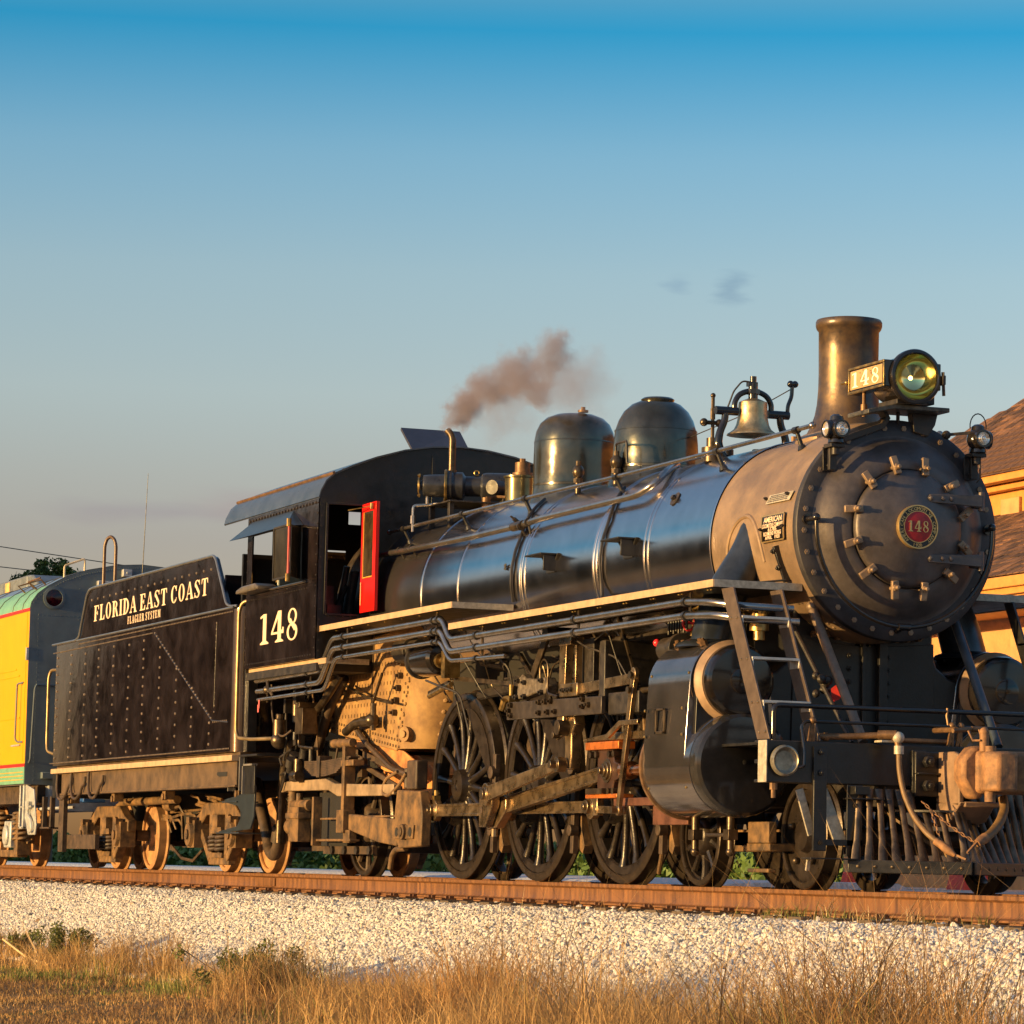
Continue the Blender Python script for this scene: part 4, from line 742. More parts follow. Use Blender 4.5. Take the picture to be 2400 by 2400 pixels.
# ------------------------------------------------------------------ cylinders, valve chest, saddle
def hull2(c1, r1, c2, r2, n=20):
    pts = []
    for i in range(n+1): a = radians(0+180*i/n); pts.append((c2[0]+r2*cos(a), c2[1]+r2*sin(a)))
    for i in range(n+1): a = radians(180+180*i/n); pts.append((c1[0]+r1*cos(a), c1[1]+r1*sin(a)))
    return pts
def cyl_side(s_):
    cy, vy = s_*1.11, s_*1.13
    poly = hull2((cy, .925), .395, (vy, 1.545), .335)
    if s_ > 0: poly = poly[::-1]
    jk = obj('cylinder_jacket', G().prism(poly, 'x', .42, 1.23), M('cylinder_jacket_gloss', (.20, .185, .195), .12, metal=.85, var=.3, scale=2, bump=.002, bscale=2, coat=.3), loco, bev=.006, ang=30)
    obj('cylinder_front_plate', G().prism(hull2((cy, .925), .33, (vy, 1.52), .29), 'x', 1.22, 1.27), black_satin, jk, bev=.004)
    obj('cylinder_casting', G().lathe([(.30, 1.22), (.36, 1.27), (.375, 1.285), (.375, 1.34)], (0, cy, .925), (1, 0, 0), 56).lathe([(.318, 1.26), (.318, 1.272), (.295, 1.30), (.282, 1.335)], (0, vy, 1.56), (1, 0, 0), 48), M('casting_tan', (.30, .20, .125), .5, var=.25), jk)
    obj('lower_jacket', G().lathe([(.396, 1.22), (.396, 1.325), (.375, 1.33), (.37, 1.34)], (0, cy, .925), (1, 0, 0), 64), MATS['cylinder_jacket_gloss'], jk, ang=30)
    obj('cylinder_cover', G().lathe([(.388, 1.335), (.395, 1.345), (.395, 1.42), (.385, 1.45), (.36, 1.468), (.33, 1.47), (0, 1.478)], (0, cy, .925), (1, 0, 0), 64).bolt((1.478, cy, .945), (1, 0, 0), .02, .015), M('cover_polished_black', (.05, .048, .05), .10, metal=.5, var=.3, scale=3, bump=.0015, bscale=3), jk, ang=30)
    obj('cylinder_cover_ring', G().lathe([(.397, 1.33), (.402, 1.335), (.402, 1.345), (.397, 1.35)], (0, cy, .925), (1, 0, 0), 64, caps=(False, False)), casting, jk) if False else None
    obj('valve_cover', G().lathe([(.276, 1.32), (.280, 1.33), (.280, 1.40), (.27, 1.43), (.25, 1.445), (.22, 1.448), (.12, 1.45), (.10, 1.452), (.098, 1.465), (.085, 1.47), (0, 1.472)], (0, vy, 1.56), (1, 0, 0), 56).bolt((1.472, vy, 1.56), (1, 0, 0), .02, .02), black_gloss, jk, ang=30)
    obj('rear_cylinder_ring', G().lathe([(.405, .38), (.41, .39), (.41, .425), (.40, .43)], (0, cy, .925), (1, 0, 0), 56), copper, jk)
    if s_ < 0:
        g = G()
        for x in (.47, 1.19):
            for z in (1.15, 1.35, 1.62, .75): 
                y = -1.508 if .9 < z < 1.5 else (-1.13-sqrt(max(0, .335**2-(z-1.545)**2)) if z > 1.5 else -1.11-sqrt(.395**2-(z-.925)**2)); g.rivet((x, y, z), (0, -1, 0), .014)
        obj('jacket_screws', g, brass, jk, kind='stuff')
        for a, b, c, d in ((.66, .69, 1.165, 1.36), (.82, .85, 1.165, 1.36), (.66, .85, 1.165, 1.185), (.66, .85, 1.345, 1.36)):
            obj('indicator_frame', G().box(a, b, -1.51, -1.497, c, d), gear_m, jk, bev=.002)
        g = G()
        for x, a in ((.52, 68), (.66, 66), (1.0, 64), (1.08, 62)): p = Vector((x, -1.13-.335*cos(radians(a)), 1.545+.335*sin(radians(a)))); g.bolt(p, (0, -.3, .9), .032, .035)
        obj('chest_studs', g, copper, jk)
    return jk
for s_ in (-1, 1): cyl_side(s_)
for s_ in (-1, 1):
    g = G().prism([(s_*.05, .85), (s_*.90, .85), (s_*.90, 1.62), (s_*.74, 1.66), (s_*.64, 1.74), (s_*.60, 1.86), (s_*.60, 2.2), (s_*.05, 2.0)], 'x', .48, 1.22)
    obj('cylinder_saddle', g, black_satin, loco, bev=.02)
obj('saddle_front', G().prism([(-.62, .86), (.62, .86), (.60, 1.92), (.40, 1.90), (0, 1.88), (-.4, 1.90), (-.60, 1.94)], 'x', 1.18, 1.235), black_satin, loco, bev=.004)
g = G().prism([(.10, .9), (.17, .9), (.17, 1.9), (.10, 1.9)], 'x', 1.22, 1.30).prism([(-.03, .9), (.0, .9), (.0, 1.9), (-.03, 1.9)], 'x', 1.22, 1.27)
for z in np.arange(1.0, 1.9, .1):
    for y in (-.13, .20): g.bolt((1.22, y, z), (1, 0, 0), .022, .03)
obj('saddle_flange', g, black_satin, loco, bev=.004)
g = G()
for k in range(22):
    a = radians(-125+70*k/21); g.bolt((1.05+.1*(k % 2), .80*cos(a), ZC+.80*sin(a)-.05), (0, cos(a), sin(a)), .026, .06)
for y in np.arange(-.45, .5, .1): g.bolt((1.25, y, 1.93+.12*y*y), (1, 0, 0), .026, .05)
obj('saddle_bolts', g, copper, loco, kind='stuff')
g = G().box(-9.8, 2.44, -.42, -.30, .62, .98).box(-9.8, 2.44, .30, .42, .62, .98).box(.4, 1.3, -.9, .9, .62, .9)
obj('main_frame', g, black_iron, loco, bev=.01)
for q_ in ((-6.4, -6.3, -.6, .6, .5, 1.3), (-2.7, -2.5, -.5, .5, .6, 1.9), (-4.7, -4.5, -.5, .5, .6, 1.7)): obj('frame_cross_plate', G().box(*q_), dusty_d, loco)
obj('undergear_shade_sheet', G().box(-6.3, .4, -.46, -.44, .50, 1.7), M('gap_shade_black', (.008, .007, .006), .8), loco)  # added black sheet; the shade behind the wheels is put into its colour
obj('undergear_shade_sheet', G().box(-10.9, -6.3, -.46, -.44, .42, 1.45), MATS['gap_shade_black'], loco)  # same added black sheet, standing for shade below firebox and cab
obj('belly_shade_block', G().box(-6.4, .4, -.62, .62, 1.55, 2.1), M('gap_shade_black', (.008, .007, .006), .8), loco)  # black filler block standing in for the shade below the boiler
# cylinder cocks and little fittings near the chest
g = G()
for x in (.62, 1.28):
    g.cyl((x, -1.13, .42), (x, -1.13, .54), .032, n=10).box(x-.05, x+.05, -1.17, -1.09, .36, .44).cyl((x, -1.13, .26), (x, -1.13, .36), .028, n=10).sph((x, -1.13, .27), .035)
g.cyl((.85, -1.13, .40), (1.28, -1.13, .40), .016, n=8)
obj('cylinder_cock', g, gear_m, loco, bev=.003)
g = G().cyl((.62, -1.05, 1.84), (.62, -1.05, 2.0), .085, n=16).cyl((.62, -1.05, 2.0), (.62, -1.05, 2.12), .04, n=10).cyl((.55, -1.05, 2.02), (.72, -1.05, 2.02), .055, n=10)
obj('relief_valve', g, steel_bright if False else galv, loco)
obj('valve_hand_wheel', G().tube([(.40, -1.12+.05*cos(a), 2.06+.06*sin(a)) for a in np.arange(0, 6.2, .5)], .011, 6, closed=True).cyl((.40, -1.12, 2.06), (.52, -1.08, 2.04), .012, n=6).bar((.40, -1.17, 2.06), (.40, -1.07, 2.06), .014, .014), M('red_wheel', (.62, .03, .04), .4), loco)
g = G().cyl((.05, -1.15, 1.86), (.30, -1.15, 1.86), .10, n=20).cyl((.0, -1.15, 1.86), (.05, -1.15, 1.86), .06, n=14).cyl((.30, -1.15, 1.86), (.36, -1.15, 1.86), .12, n=20)
for k in range(8): g.cyl((.08+k*.05, -1.15, 1.98+.02*(k % 2)), (.08+k*.05, -1.15, 2.10), .012, n=6)
obj('lubricator', g, black_iron, loco, bev=.003)
obj('lubricator_knob', G().sph((-.04, -1.2, 1.92), .032), M('red_knob', (.7, .03, .04), .3), loco)
g = G()
for k in range(7): g.tube([(.1+k*.08, -1.12, 2.08), (.2+k*.07, -1.05, 2.16+.01*k), (.5+k*.06, -.95, 2.20), (.9, -.85, 2.1)], .009, 6, .03)
for k in range(10): x = rs_.uniform(.1, 1.5); g.cyl((x, -.95, 2.0+rs_.uniform(-.05, .12)), (x+.05, -.95, 2.1), rs_.uniform(.02, .045), n=8)
g.cyl((1.35, -.95, 1.88), (1.35, -.95, 2.08), .045, n=12).cyl((1.35, -.95, 1.95), (1.35, -.95, 2.0), .075, n=12)
obj('oil_lines', g, brass, loco)
# brace tubes from the smokebox to the front deck
for s_ in (-1, 1):
    obj('front_brace', G().tube([(1.55, s_*.60, 2.12), (2.36, s_*.56, 1.09)], .037, 14).sph((1.55, s_*.6, 2.14), .05), M('brace_lit_tan', (.20, .14, .10), .5, metal=.3, var=.3) if s_ < 0 else M('brace_shade_blue', (.05, .065, .085), .3, metal=.3), loco)  # near brace painted in a sunlit tan, far one in a shaded blue
obj('deck_hook_rod', G().tube([(1.40, -.72, 2.05), (2.25, -.60, 1.09)], .018, 8), black_iron, loco)
g = G()
for k in range(9): p = Vector((1.86+rs_.uniform(-.05, .05), -.66+rs_.uniform(-.04, .04), 1.52+rs_.uniform(-.06, .08))); g.sph(p, rs_.uniform(.025, .045), 8, 6)
obj('wrapped_rope', g, black_iron, loco)
obj('red_rag', G().add([(1.93, -.62, 1.50), (1.96, -.55, 1.56), (1.97, -.50, 1.51), (1.95, -.56, 1.42), (1.93, -.61, 1.40), (1.90, -.58, 1.49)], [(0, 1, 5), (1, 2, 5), (2, 3, 5), (3, 4, 5), (4, 0, 5), (0, 4, 3, 2, 1)]), M('red_rag_cloth', (.62, .03, .02), .7), loco)
# ------------------------------------------------------------------ wheels
RD = .8763
def tyre_g(r, th, ri=None):
    ri = ri or r-.075
    return G().lathe([(ri, .012), (ri+.004, 0), (r-.012, 0), (r-.004, .006), (r+.002, .098), (r+.012, .104), (r+.028, .116), (r+.028, .130), (r+.016, .140), (ri, .140), (ri, .012)], (0, 0, 0), (0, 1, 0), th, caps=(False, False))
me_tyre = mesh('tyre', tyre_g(RD, 96), tyre_m); 
me_rim = mesh('rim', G().lathe([(.80, .02), (.798, .012), (.735, .014), (.722, .03), (.722, .115), (.735, .125), (.80, .125)], (0, 0, 0), (0, 1, 0), 96, caps=(False, False)), wheel_m)
g = G(); g.tube([(.0, .045, .12), (0, .05, .30), (0, .055, .52), (0, .055, .66), (0, .055, .735)], [.052, .036, .031, .036, .052], 10)
g.v = [(p[0], p[1]*1.0, p[2]) for p in g.v]; me_spoke = mesh('spoke', g, wheel_m)
me_hub = mesh('hub', G().lathe([(.19, .10), (.18, .03), (.155, .0), (.15, -.05), (.145, -.062), (.05, -.062), (.045, -.05), (0, -.05)], (0, 0, 0), (0, 1, 0), 40), wheel_m)
PIN = (-.236, -.236)
def crescent(half, depth):
    g = G(); n = 24; o = []; c = []
    for i in range(n+1):
        a = radians(45-half+2*half*i/n); o.append((.735*cos(a), .735*sin(a)))
        t = -1+2*i/n; rr = .735*cos(radians(half)); w = .735*sin(radians(half)); bx_ = rr-depth*(1-t*t)*0
        u = Vector((cos(radians(45)), sin(radians(45)))); v = Vector((-u.y, u.x)); p = u*(rr+(.0)*(1-t*t))+v*(t*w); c.append((p.x, p.y))
    poly = o+c[::-1][1:-1]
    return g.prism(poly, 'y', .005, .12)
me_cw = {'main': mesh('counterweight', crescent(58, 0), tyre_m), 'side': mesh('counterweight', crescent(44, 0), tyre_m)}
me_pinb = mesh('crank_boss', G().lathe([(.15, .09), (.14, .0), (.125, -.03), (.12, -.05), (0, -.05)], (PIN[0], 0, PIN[1]), (0, 1, 0), 32), wheel_m)
DX = [-5.511, -3.545, -1.578]
def driver(x, s_, cw, lab=None):
    w = bpy.data.objects.new('driving_wheel', me_tyre); COL.objects.link(w); w.parent = loco; w.location = (x, s_*.8225, RD)
    if s_ > 0: w.rotation_euler = (0, radians(90), pi)
    for nm, me in (('rim', me_rim), ('hub', me_hub), ('counterweight', me_cw[cw]), ('crank_boss', me_pinb)):
        o = bpy.data.objects.new(nm, me); COL.objects.link(o); o.parent = w
    for k in range(16):
        o = bpy.data.objects.new('spoke', me_spoke); COL.objects.link(o); o.parent = w; o.rotation_euler = (0, 2*pi*k/16+.1, 0)
    return w
for x, cw in zip(DX, ('side', 'main', 'side')):
    for s_ in (-1, 1): driver(x, s_, cw)
def small_wheel(name, x, s_, r, parent, spoke, mat_t, mat_c, me_cache={}, ry=0):
    k = (name, r, spoke, parent.name)
    if k not in me_cache:
        me_cache[k] = (mesh('wheel_tyre', tyre_g(r, 56, r-.055), mat_t),
                       mesh('wheel_disc', (G().lathe([(r-.05, .03), (r-.07, .045), (r*.5, .075), (r*.36, .06), (r*.30, .0), (r*.27, -.02), (0, -.02)], (0, 0, 0), (0, 1, 0), 40) if not spoke else
                                           G().lathe([(r*.42, .10), (r*.38, .02), (r*.33, -.01), (r*.30, -.02), (0, -.02)], (0, 0, 0), (0, 1, 0), 32).lathe([(r-.05, .03), (r-.075, .03), (r-.075, .12), (r-.05, .12)], (0, 0, 0), (0, 1, 0), 40, caps=(False, False))), mat_c, 50))
        if spoke:
            g = G().tube([(0, .06, r*.3), (0, .06, r*.6), (0, .06, r-.055)], [.04, .028, .036], 8); me_cache[k] += (mesh('wheel_spoke', g, mat_c),)
    ms = me_cache[k]
    w = bpy.data.objects.new(name, ms[0]); COL.objects.link(w); w.parent = parent
    w.matrix_parent_inverse = Matrix.Translation(-parent.location)
    w.location = (x, s_*.8225, r); w.rotation_euler = (0, ry, pi if s_ > 0 else 0)
    o = bpy.data.objects.new('wheel_centre', ms[1]); COL.objects.link(o); o.parent = w
    if spoke:
        for q in range(10):
            o = bpy.data.objects.new('spoke', ms[2]); COL.objects.link(o); o.parent = w; o.rotation_euler = (0, 2*pi*q/10, 0)
    return w
for s_ in (-1, 1):
    small_wheel('pilot_wheel', 0, s_, .400, loco, True, tyre_m, wheel_m)
    small_wheel('pilot_wheel', 1.908, s_, .400, loco, s_ > 0, tyre_m, wheel_m)
    small_wheel('trailing_wheel', -8.405, s_, .533, loco, True, tyre_m, dusty_d)
g = G()
for k in range(5): a = radians(90+72*k); g.sph((1.908+.23*cos(a), -.815, .40+.23*sin(a)), .028, 10, 6)
obj('disc_wheel_bolts', g, gear_m, loco)
for x, r in [(a, .09) for a in DX]+[(0, .06), (1.908, .06), (-8.405, .07)]:
    obj('axle', G().cyl((x, -.75, RD if r > .08 else (.4 if x > -1 else .533)), (x, .75, RD if r > .08 else (.4 if x > -1 else .533)), r, n=16), dusty_d, loco)
# ------------------------------------------------------------------ rods and valve gear, near side
PZ = RD+PIN[1]; PXs = [x+PIN[0] for x in DX]
def rod(p0, p1, y, h0, h1, t, r0, r1, mat, flute=True, name='rod', par=None):
    """I-section rod from p0 to p1 (x, z) with round ends"""
    a = Vector((p0[0], p0[1])); b = Vector((p1[0], p1[1])); d = (b-a).normalized(); n = Vector((-d.y, d.x)); g = G()
    A = a+d*r0*.7; B = b-d*r1*.7
    def quad(o, k0, k1, y0, y1):
        q = [A+n*(h0/2*k0), B+n*(h1/2*k0), B+n*(h1/2*k1), A+n*(h0/2*k1)]; g.prism([(v.x, v.y) for v in q], 'y', y0, y1)
    if flute: quad(0, -1, -.62, y-t/2, y+t/2); quad(0, .62, 1, y-t/2, y+t/2); quad(0, -.62, .62, y-t/2+.014, y+t/2)
    else: quad(0, -1, 1, y-t/2, y+t/2)
    for c, r in ((a, r0), (b, r1)): g.lathe([(r, t/2), (r, -t/2+.004), (r-.004, -t/2), (r*.6, -t/2), (r*.58, -t/2-.012), (0, -t/2-.012)], (c.x, y, c.y), (0, 1, 0), 28)
    return obj(name, g, mat, par or loco, bev=.0035)
r1_ = rod((PXs[0], PZ), (PXs[1], PZ), -1.0, .115, .115, .06, .105, .11, rod_m, name='side_rod')
r2_ = rod((PXs[1], PZ), (PXs[2], PZ), -1.0, .10, .10, .06, .11, .105, rod_m, name='side_rod')
for x in (PXs[0], PXs[2]):
    obj('rod_pin_cap', G().cyl((x, -1.03, PZ), (x, -1.075, PZ), .06, n=12).cyl((x, -1.075, PZ), (x, -1.10, PZ), .03, n=8), steel_bright, r1_, bev=.004)
g = G()
for x in PXs: g.box(x-.035, x+.035, -1.03, -.97, PZ+.095, PZ+.14).cyl((x, -1.0, PZ+.14), (x, -1.0, PZ+.19), .02, n=8)
obj('oil_cup', g, brass, r1_)
cross = (-1.10, .925)
mr_ = rod((PXs[1], PZ), cross, -1.12, .15, .115, .065, .13, .09, rod_m, name='main_rod')
g = G().prism([(PXs[1]-.13, PZ-.19), (PXs[1]+.10, PZ-.17), (PXs[1]+.34, PZ-.02), (PXs[1]+.34, PZ+.10), (PXs[1]+.10, PZ+.16), (PXs[1]-.13, PZ+.14)], 'y', -1.17, -1.08)
obj('main_rod_strap', g, rod_m, mr_, bev=.01)
obj('strap_bolt', G().cyl((PXs[1]-.04, -1.125, PZ-.25), (PXs[1]-.04, -1.125, PZ-.18), .03, n=8).cyl((PXs[1]+.08, -1.125, PZ+.15), (PXs[1]+.08, -1.125, PZ+.20), .02, n=8), steel_bright, mr_)
# eccentric crank and rod
ec = (PXs[1]+.13, PZ+.12)
g = G().prism([(PXs[1]-.10, PZ-.17), (PXs[1]+.05, PZ-.17), (PXs[1]+.22, PZ+.02), (PXs[1]+.24, PZ+.14), (PXs[1]+.10, PZ+.23), (PXs[1]+.02, PZ+.14), (PXs[1]-.10, PZ+.12)], 'y', -1.26, -1.18).cyl((ec[0], -1.32, ec[1]), (ec[0], -1.26, ec[1]), .045, n=12)
ecr = obj('eccentric_crank', g, rod_m, loco, bev=.012)
obj('crank_bore', G().cyl((PXs[1]-.03, -1.262, PZ-.02), (PXs[1]-.03, -1.265, PZ-.02), .035, n=16), dusty_d, ecr)
er = rod(ec, (-1.93, .99), -1.27, .13, .085, .045, .10, .06, rod_m, flute=False, name='eccentric_rod')
obj('rod_pin_cap', G().cyl((-1.93, -1.29, .99), (-1.93, -1.36, .99), .035, n=8).cyl((-1.93, -1.22, .99), (-1.93, -1.30, .99), .065, n=14).cyl((ec[0], -1.29, ec[1]), (ec[0], -1.33, ec[1]), .05, n=8), steel_bright, er, bev=.003)
g = G().prism([(-1.99, .95), (-1.87, .95), (-1.83, 1.05), (-1.84, 1.25), (-1.76, 1.33), (-1.80, 1.42), (-1.96, 1.42), (-2.0, 1.30), (-1.98, 1.12)], 'y', -1.20, -1.10).prism([(-2.1, 1.20), (-1.95, 1.24), (-1.92, 1.45), (-2.08, 1.45)], 'y', -1.24, -1.20)
lk = obj('expansion_link', g, rod_m, loco, bev=.012)
obj('link_trunnion', G().cyl((-1.93, -1.30, 1.30), (-1.93, -1.10, 1.30), .065, n=16).cyl((-2.02, -1.30, 1.24), (-2.02, -1.24, 1.24), .03, n=8), gear_m, lk, bev=.004)
g = G().prism([(-3.23, 1.405), (-1.04, 1.388), (-1.04, 1.535), (-3.23, 1.56)], 'y', -1.26, -1.22)
lb = obj('link_support_beam', g, M('beam_dark_steel', (.06, .048, .042), .38, metal=.4, var=.4, scale=8), loco, bev=.006)
g = G()
for x, z in ((-3.1, 1.53), (-3.15, 1.48), (-3.1, 1.44), (-2.42, 1.53), (-2.42, 1.44), (-2.28, 1.53), (-2.22, 1.44), (-2.15, 1.53), (-2.05, 1.44), (-1.42, 1.52), (-1.42, 1.46), (-1.3, 1.47)): g.bolt((x, -1.26, z), (0, -1, 0), .026, .03)
obj('beam_bolts', g, gear_m, lb, kind='stuff')
obj('guide_yoke', G().box(-1.04, -.40, -1.20, -1.08, 1.38, 1.56), black_iron, loco, bev=.01); obj('link_cross_beam', G().box(-3.2, -3.1, -1.22, -.4, 1.42, 1.54), black_iron, loco, bev=.01); obj('guide_yoke_plate', G().box(-1.2, -1.08, -1.22, -.3, 1.4, 2.0), black_iron, loco, bev=.01)
g = G().prism([(-2.16, 1.60), (-2.02, 1.58), (-1.99, 2.02), (-2.14, 2.03)], 'y', -1.20, -1.13).box(-2.12, -1.85, -1.22, -1.10, 2.0, 2.07).box(-1.86, -1.82, -1.18, -1.12, 1.62, 2.0).box(-1.5, -1.46, -1.10, -1.05, 1.55, 1.98)
obj('link_bracket', g, rod_m, loco, bev=.005)
obj('link_bracket_plate', G().box(-1.98, -1.62, -1.10, -1.04, 1.58, 2.05), black_iron, loco, bev=.005)
rod((-1.88, 1.61), (-.45, 1.66), -1.20, .085, .085, .035, .05, .04, rod_m, flute=False, name='radius_rod')
obj('radius_rod_block', G().box(-2.02, -1.62, -1.245, -1.19, 1.56, 1.67), rod_m, loco, bev=.005)
g = G()
for k in range(3): g.bolt((-1.92+k*.09, -1.245, 1.615), (0, -1, 0), .022, .025)
obj('block_bolts', g, black_iron, loco, kind='stuff')
cl = rod((-.44, 1.69), (-.72, .60), -1.22, .085, .055, .035, .055, .045, rod_m, flute=False, name='combination_lever')
obj('lever_pin', G().cyl((-.45, -1.25, 1.56), (-.45, -1.28, 1.56), .03, n=10).cyl((-.43, -1.25, 1.68), (-.43, -1.27, 1.68), .03, n=10).cyl((-.72, -1.25, .60), (-.72, -1.29, .60), .03, n=10), steel_bright, cl)
rod((-1.30, .61), (-.74, .60), -1.17, .06, .06, .03, .05, .035, rod_m, flute=False, name='union_link')
obj('lever_side_link', G().prism([(-.88, 1.18), (-.62, 1.28), (-.25, 1.28), (-.25, 1.32), (-.64, 1.32), (-.90, 1.22)], 'y', -1.27, -1.24), rod_m, loco, bev=.004)
# reverse arm and its box
g = G().prism([(-3.07, 1.58), (-2.80, 1.60), (-2.62, 1.62), (-2.40, 1.60), (-2.36, 1.68), (-2.42, 1.75), (-2.60, 1.74), (-2.85, 1.76), (-2.95, 1.80), (-3.05, 1.76)], 'y', -1.23, -1.12)
rb = obj('reverse_shaft_box', g, M('leaded_grey', (.16, .13, .10), .5, metal=.4, var=.5, scale=20), loco, bev=.012)
g = G()
for x, z in ((-3.02, 1.74), (-2.86, 1.72), (-3.05, 1.60), (-2.86, 1.60), (-2.45, 1.62), (-2.45, 1.72)): g.bolt((x, -1.23, z), (0, -1, 0), .024, .03)
obj('box_bolts', g, black_iron, rb, kind='stuff')
obj('reverse_arm', G().bar((-2.86, -1.16, 1.78), (-2.50, -1.16, 2.16), .03, .10, (0, 0, 1)), gear_m, loco, bev=.006)
obj('bent_oil_pipe', G().tube([(-2.58, -1.2, 1.72), (-2.60, -1.2, 1.86), (-2.50, -1.2, 1.92), (-2.40, -1.2, 1.86), (-2.40, -1.2, 1.74)], .009, 6, .06).tube([(-2.36, -1.2, 1.74), (-2.30, -1.2, 1.84), (-2.18, -1.18, 1.88)], .009, 6, .05).tube([(-2.28, -1.25, 1.74), (-2.25, -1.26, 1.60), (-2.02, -1.26, 1.565)], .012, 6, .05), gear_m, loco)
obj('oil_cup', G().box(-3.35, -3.2, -1.25, -1.15, 1.55, 1.62).cyl((-3.28, -1.2, 1.62), (-3.28, -1.2, 1.72), .02, n=8).cyl((-3.3, -1.28, 1.5), (-3.24, -1.28, 1.58), .03, n=8), brass, loco)
for p0, p1, w in (((-1.35, -1.0, 2.24), (-.55, -1.15, 1.62), .03), ((-1.95, -1.0, 2.15), (-1.35, -1.0, 1.72), .02), ((-3.6, -1.0, 2.0), (-2.9, -1.1, 1.70), .05), ((-5.0, -1.1, 1.85), (-2.9, -1.1, 1.70), .04), ((-1.6, -.9, 2.3), (-1.2, -.9, 1.6), .05)):
    obj('linkage_rod', G().bar(p0, p1, w*.6, w), gear_m, loco)
obj('lifting_shaft', G().cyl((-2.5, -1.15, 2.14), (-2.5, 1.1, 2.14), .05, n=14).cyl((-2.5, -1.2, 2.14), (-2.5, -1.12, 2.14), .07, n=12), gear_m, loco)
# crosshead, guides, piston rod
g = G().prism([(-1.60, 1.175), (-1.60, 1.195), (-.95, 1.235), (-.30, 1.235), (.40, 1.235), (.40, 1.17), (-.30, 1.17)], 'y', -1.19, -1.06)
obj('upper_guide_bar', g, rod_m, loco, bev=.006)
obj('lower_guide_bar', G().box(-.98, .40, -1.16, -1.06, .635, .70).box(-.3, .4, -1.1, -1.02, .48, .64), M('lower_guide_rusty', (.16, .07, .045), .45, metal=.5, var=.4), loco, bev=.006)
ch = obj('crosshead', G().prism([(-1.32, .80), (-1.32, 1.10), (-1.00, 1.10), (-.96, 1.0), (-.86, .98), (-.86, .86), (-.96, .84), (-1.0, .72), (-1.28, .72)], 'y', -1.17, -1.06), M('crosshead_dark', (.10, .055, .04), .35, metal=.6, var=.4), loco, bev=.01)
obj('crosshead_shoe', G().box(-1.52, -.80, -1.20, -1.05, 1.10, 1.165).box(-1.50, -.82, -1.20, -1.05, .70, .735), orange_m, ch, bev=.006)
g = G()
for k, (r, y) in enumerate(((.10, -1.18), (.075, -1.20), (.05, -1.22), (.028, -1.25))): g.cyl((-1.10, -1.16, .925), (-1.10, y, .925), r, n=24)
obj('crosshead_pin', g, steel_bright, ch, bev=.003)
g = G()
for x in (-1.42, -1.30, -1.02, -.92): g.cyl((x, -1.20, 1.06), (x, -1.14, 1.06), .028, n=8).cyl((x, -1.20, .755), (x, -1.14, .755), .028, n=8)
g.box(-1.40, -1.05, -1.24, -1.20, .735, .78)
obj('shoe_bolts', g, gear_m, ch, kind='stuff')
obj('crosshead_arm', G().box(-1.36, -1.26, -1.19, -1.13, .56, .72), rod_m, ch, bev=.006)
obj('piston_rod', G().cyl((-.88, -1.11, .925), (.42, -1.11, .925), .045, n=18).cyl((-.86, -1.11, .925), (-.72, -1.11, .925), .075, n=16), M('piston_rod_orange', (.50, .22, .10), .22, metal=.9, var=.3), loco)
obj('piston_gland', G().cyl((.25, -1.11, .925), (.40, -1.11, .925), .12, n=20).cyl((.1, -1.13, 1.56), (.42, -1.13, 1.56), .09, n=18).cyl((-.45, -1.16, 1.56), (.2, -1.13, 1.56), .025, n=10), gear_m, loco, bev=.004)
# far side rods, simple but real
obj('side_rod', G().box(-5.2, -1.3, .97, 1.03, 1.05, 1.16), rod_m, loco)
# brake gear between drivers, sand pipes
for x in (-4.53, -2.56, -.62):
    obj('brake_hanger', G().bar((x+.02, -.86, 1.15), (x-.02, -.86, .25), .05, .07, (1, 0, 0)).cyl((x, -.92, .98), (x, -.84, .98), .06, n=12).cyl((x, -.92, .45), (x, -.84, .45), .05, n=12), dusty_d, loco, bev=.006)
    obj('brake_shoe', G().prism([(x+.08, .25), (x+.02, .28), (x-.03, .45), (x-.02, .66), (x+.04, .66), (x+.05, .45), (x+.12, .32)], 'y', -.82, -.73), dusty, loco, bev=.004)
obj('sand_pipe', G().tube([(-1.0, -.9, 1.5), (-.85, -.9, .7), (-.62, -.86, .35), (-.85, -.80, .10)], .02, 8, .1), dusty, loco)
# ------------------------------------------------------------------ trailing truck frame
g = G().prism([(-10.28, .86), (-10.28, .955), (-10.1, .975), (-8.75, .985), (-8.45, .93), (-7.0, .90), (-6.6, .90), (-6.6, .80), (-7.0, .79), (-8.35, .80), (-8.65, .865), (-10.1, .875)], 'y', -1.14, -1.06)
tr = obj('equalizer_beam', g, M('equalizer_tan', (.27, .19, .115), .6, metal=.2, var=.35, scale=5), loco, bev=.008)
for k in range(9):
    L = .42+.055*k; z = 1.02+k*.018
    obj('leaf_spring', G().prism([(-8.78-L, z+.0), (-8.78, z-.012), (-8.78+L, z+.02*0+.02), (-8.78+L, z+.034), (-8.78, z+.004), (-8.78-L, z+.016)], 'y', -1.15, -1.05), dusty_d, tr)
obj('spring_band', G().box(-8.98, -8.88, -1.17, -1.03, 1.0, 1.22), dusty_d, tr, bev=.004)
obj('spring_hanger', G().box(-8.2, -7.8, -1.16, -1.04, 1.10, 1.16).box(-8.13, -8.05, -1.17, -1.05, .64, 1.30).cyl((-8.62, -1.1, 1.34), (-8.0, -1.1, 1.335), .045, n=12), dusty, tr, bev=.006)
g = G().prism([(-8.0, .46), (-8.0, .62), (-6.50, .56), (-6.50, .30), (-7.1, .34)], 'y', -1.13, -1.05).prism([(-6.46, .84), (-5.80, .82), (-5.72, .60), (-5.74, .30), (-6.38, .28), (-6.50, .40), (-6.52, .62)], 'y', -1.15, -1.05)
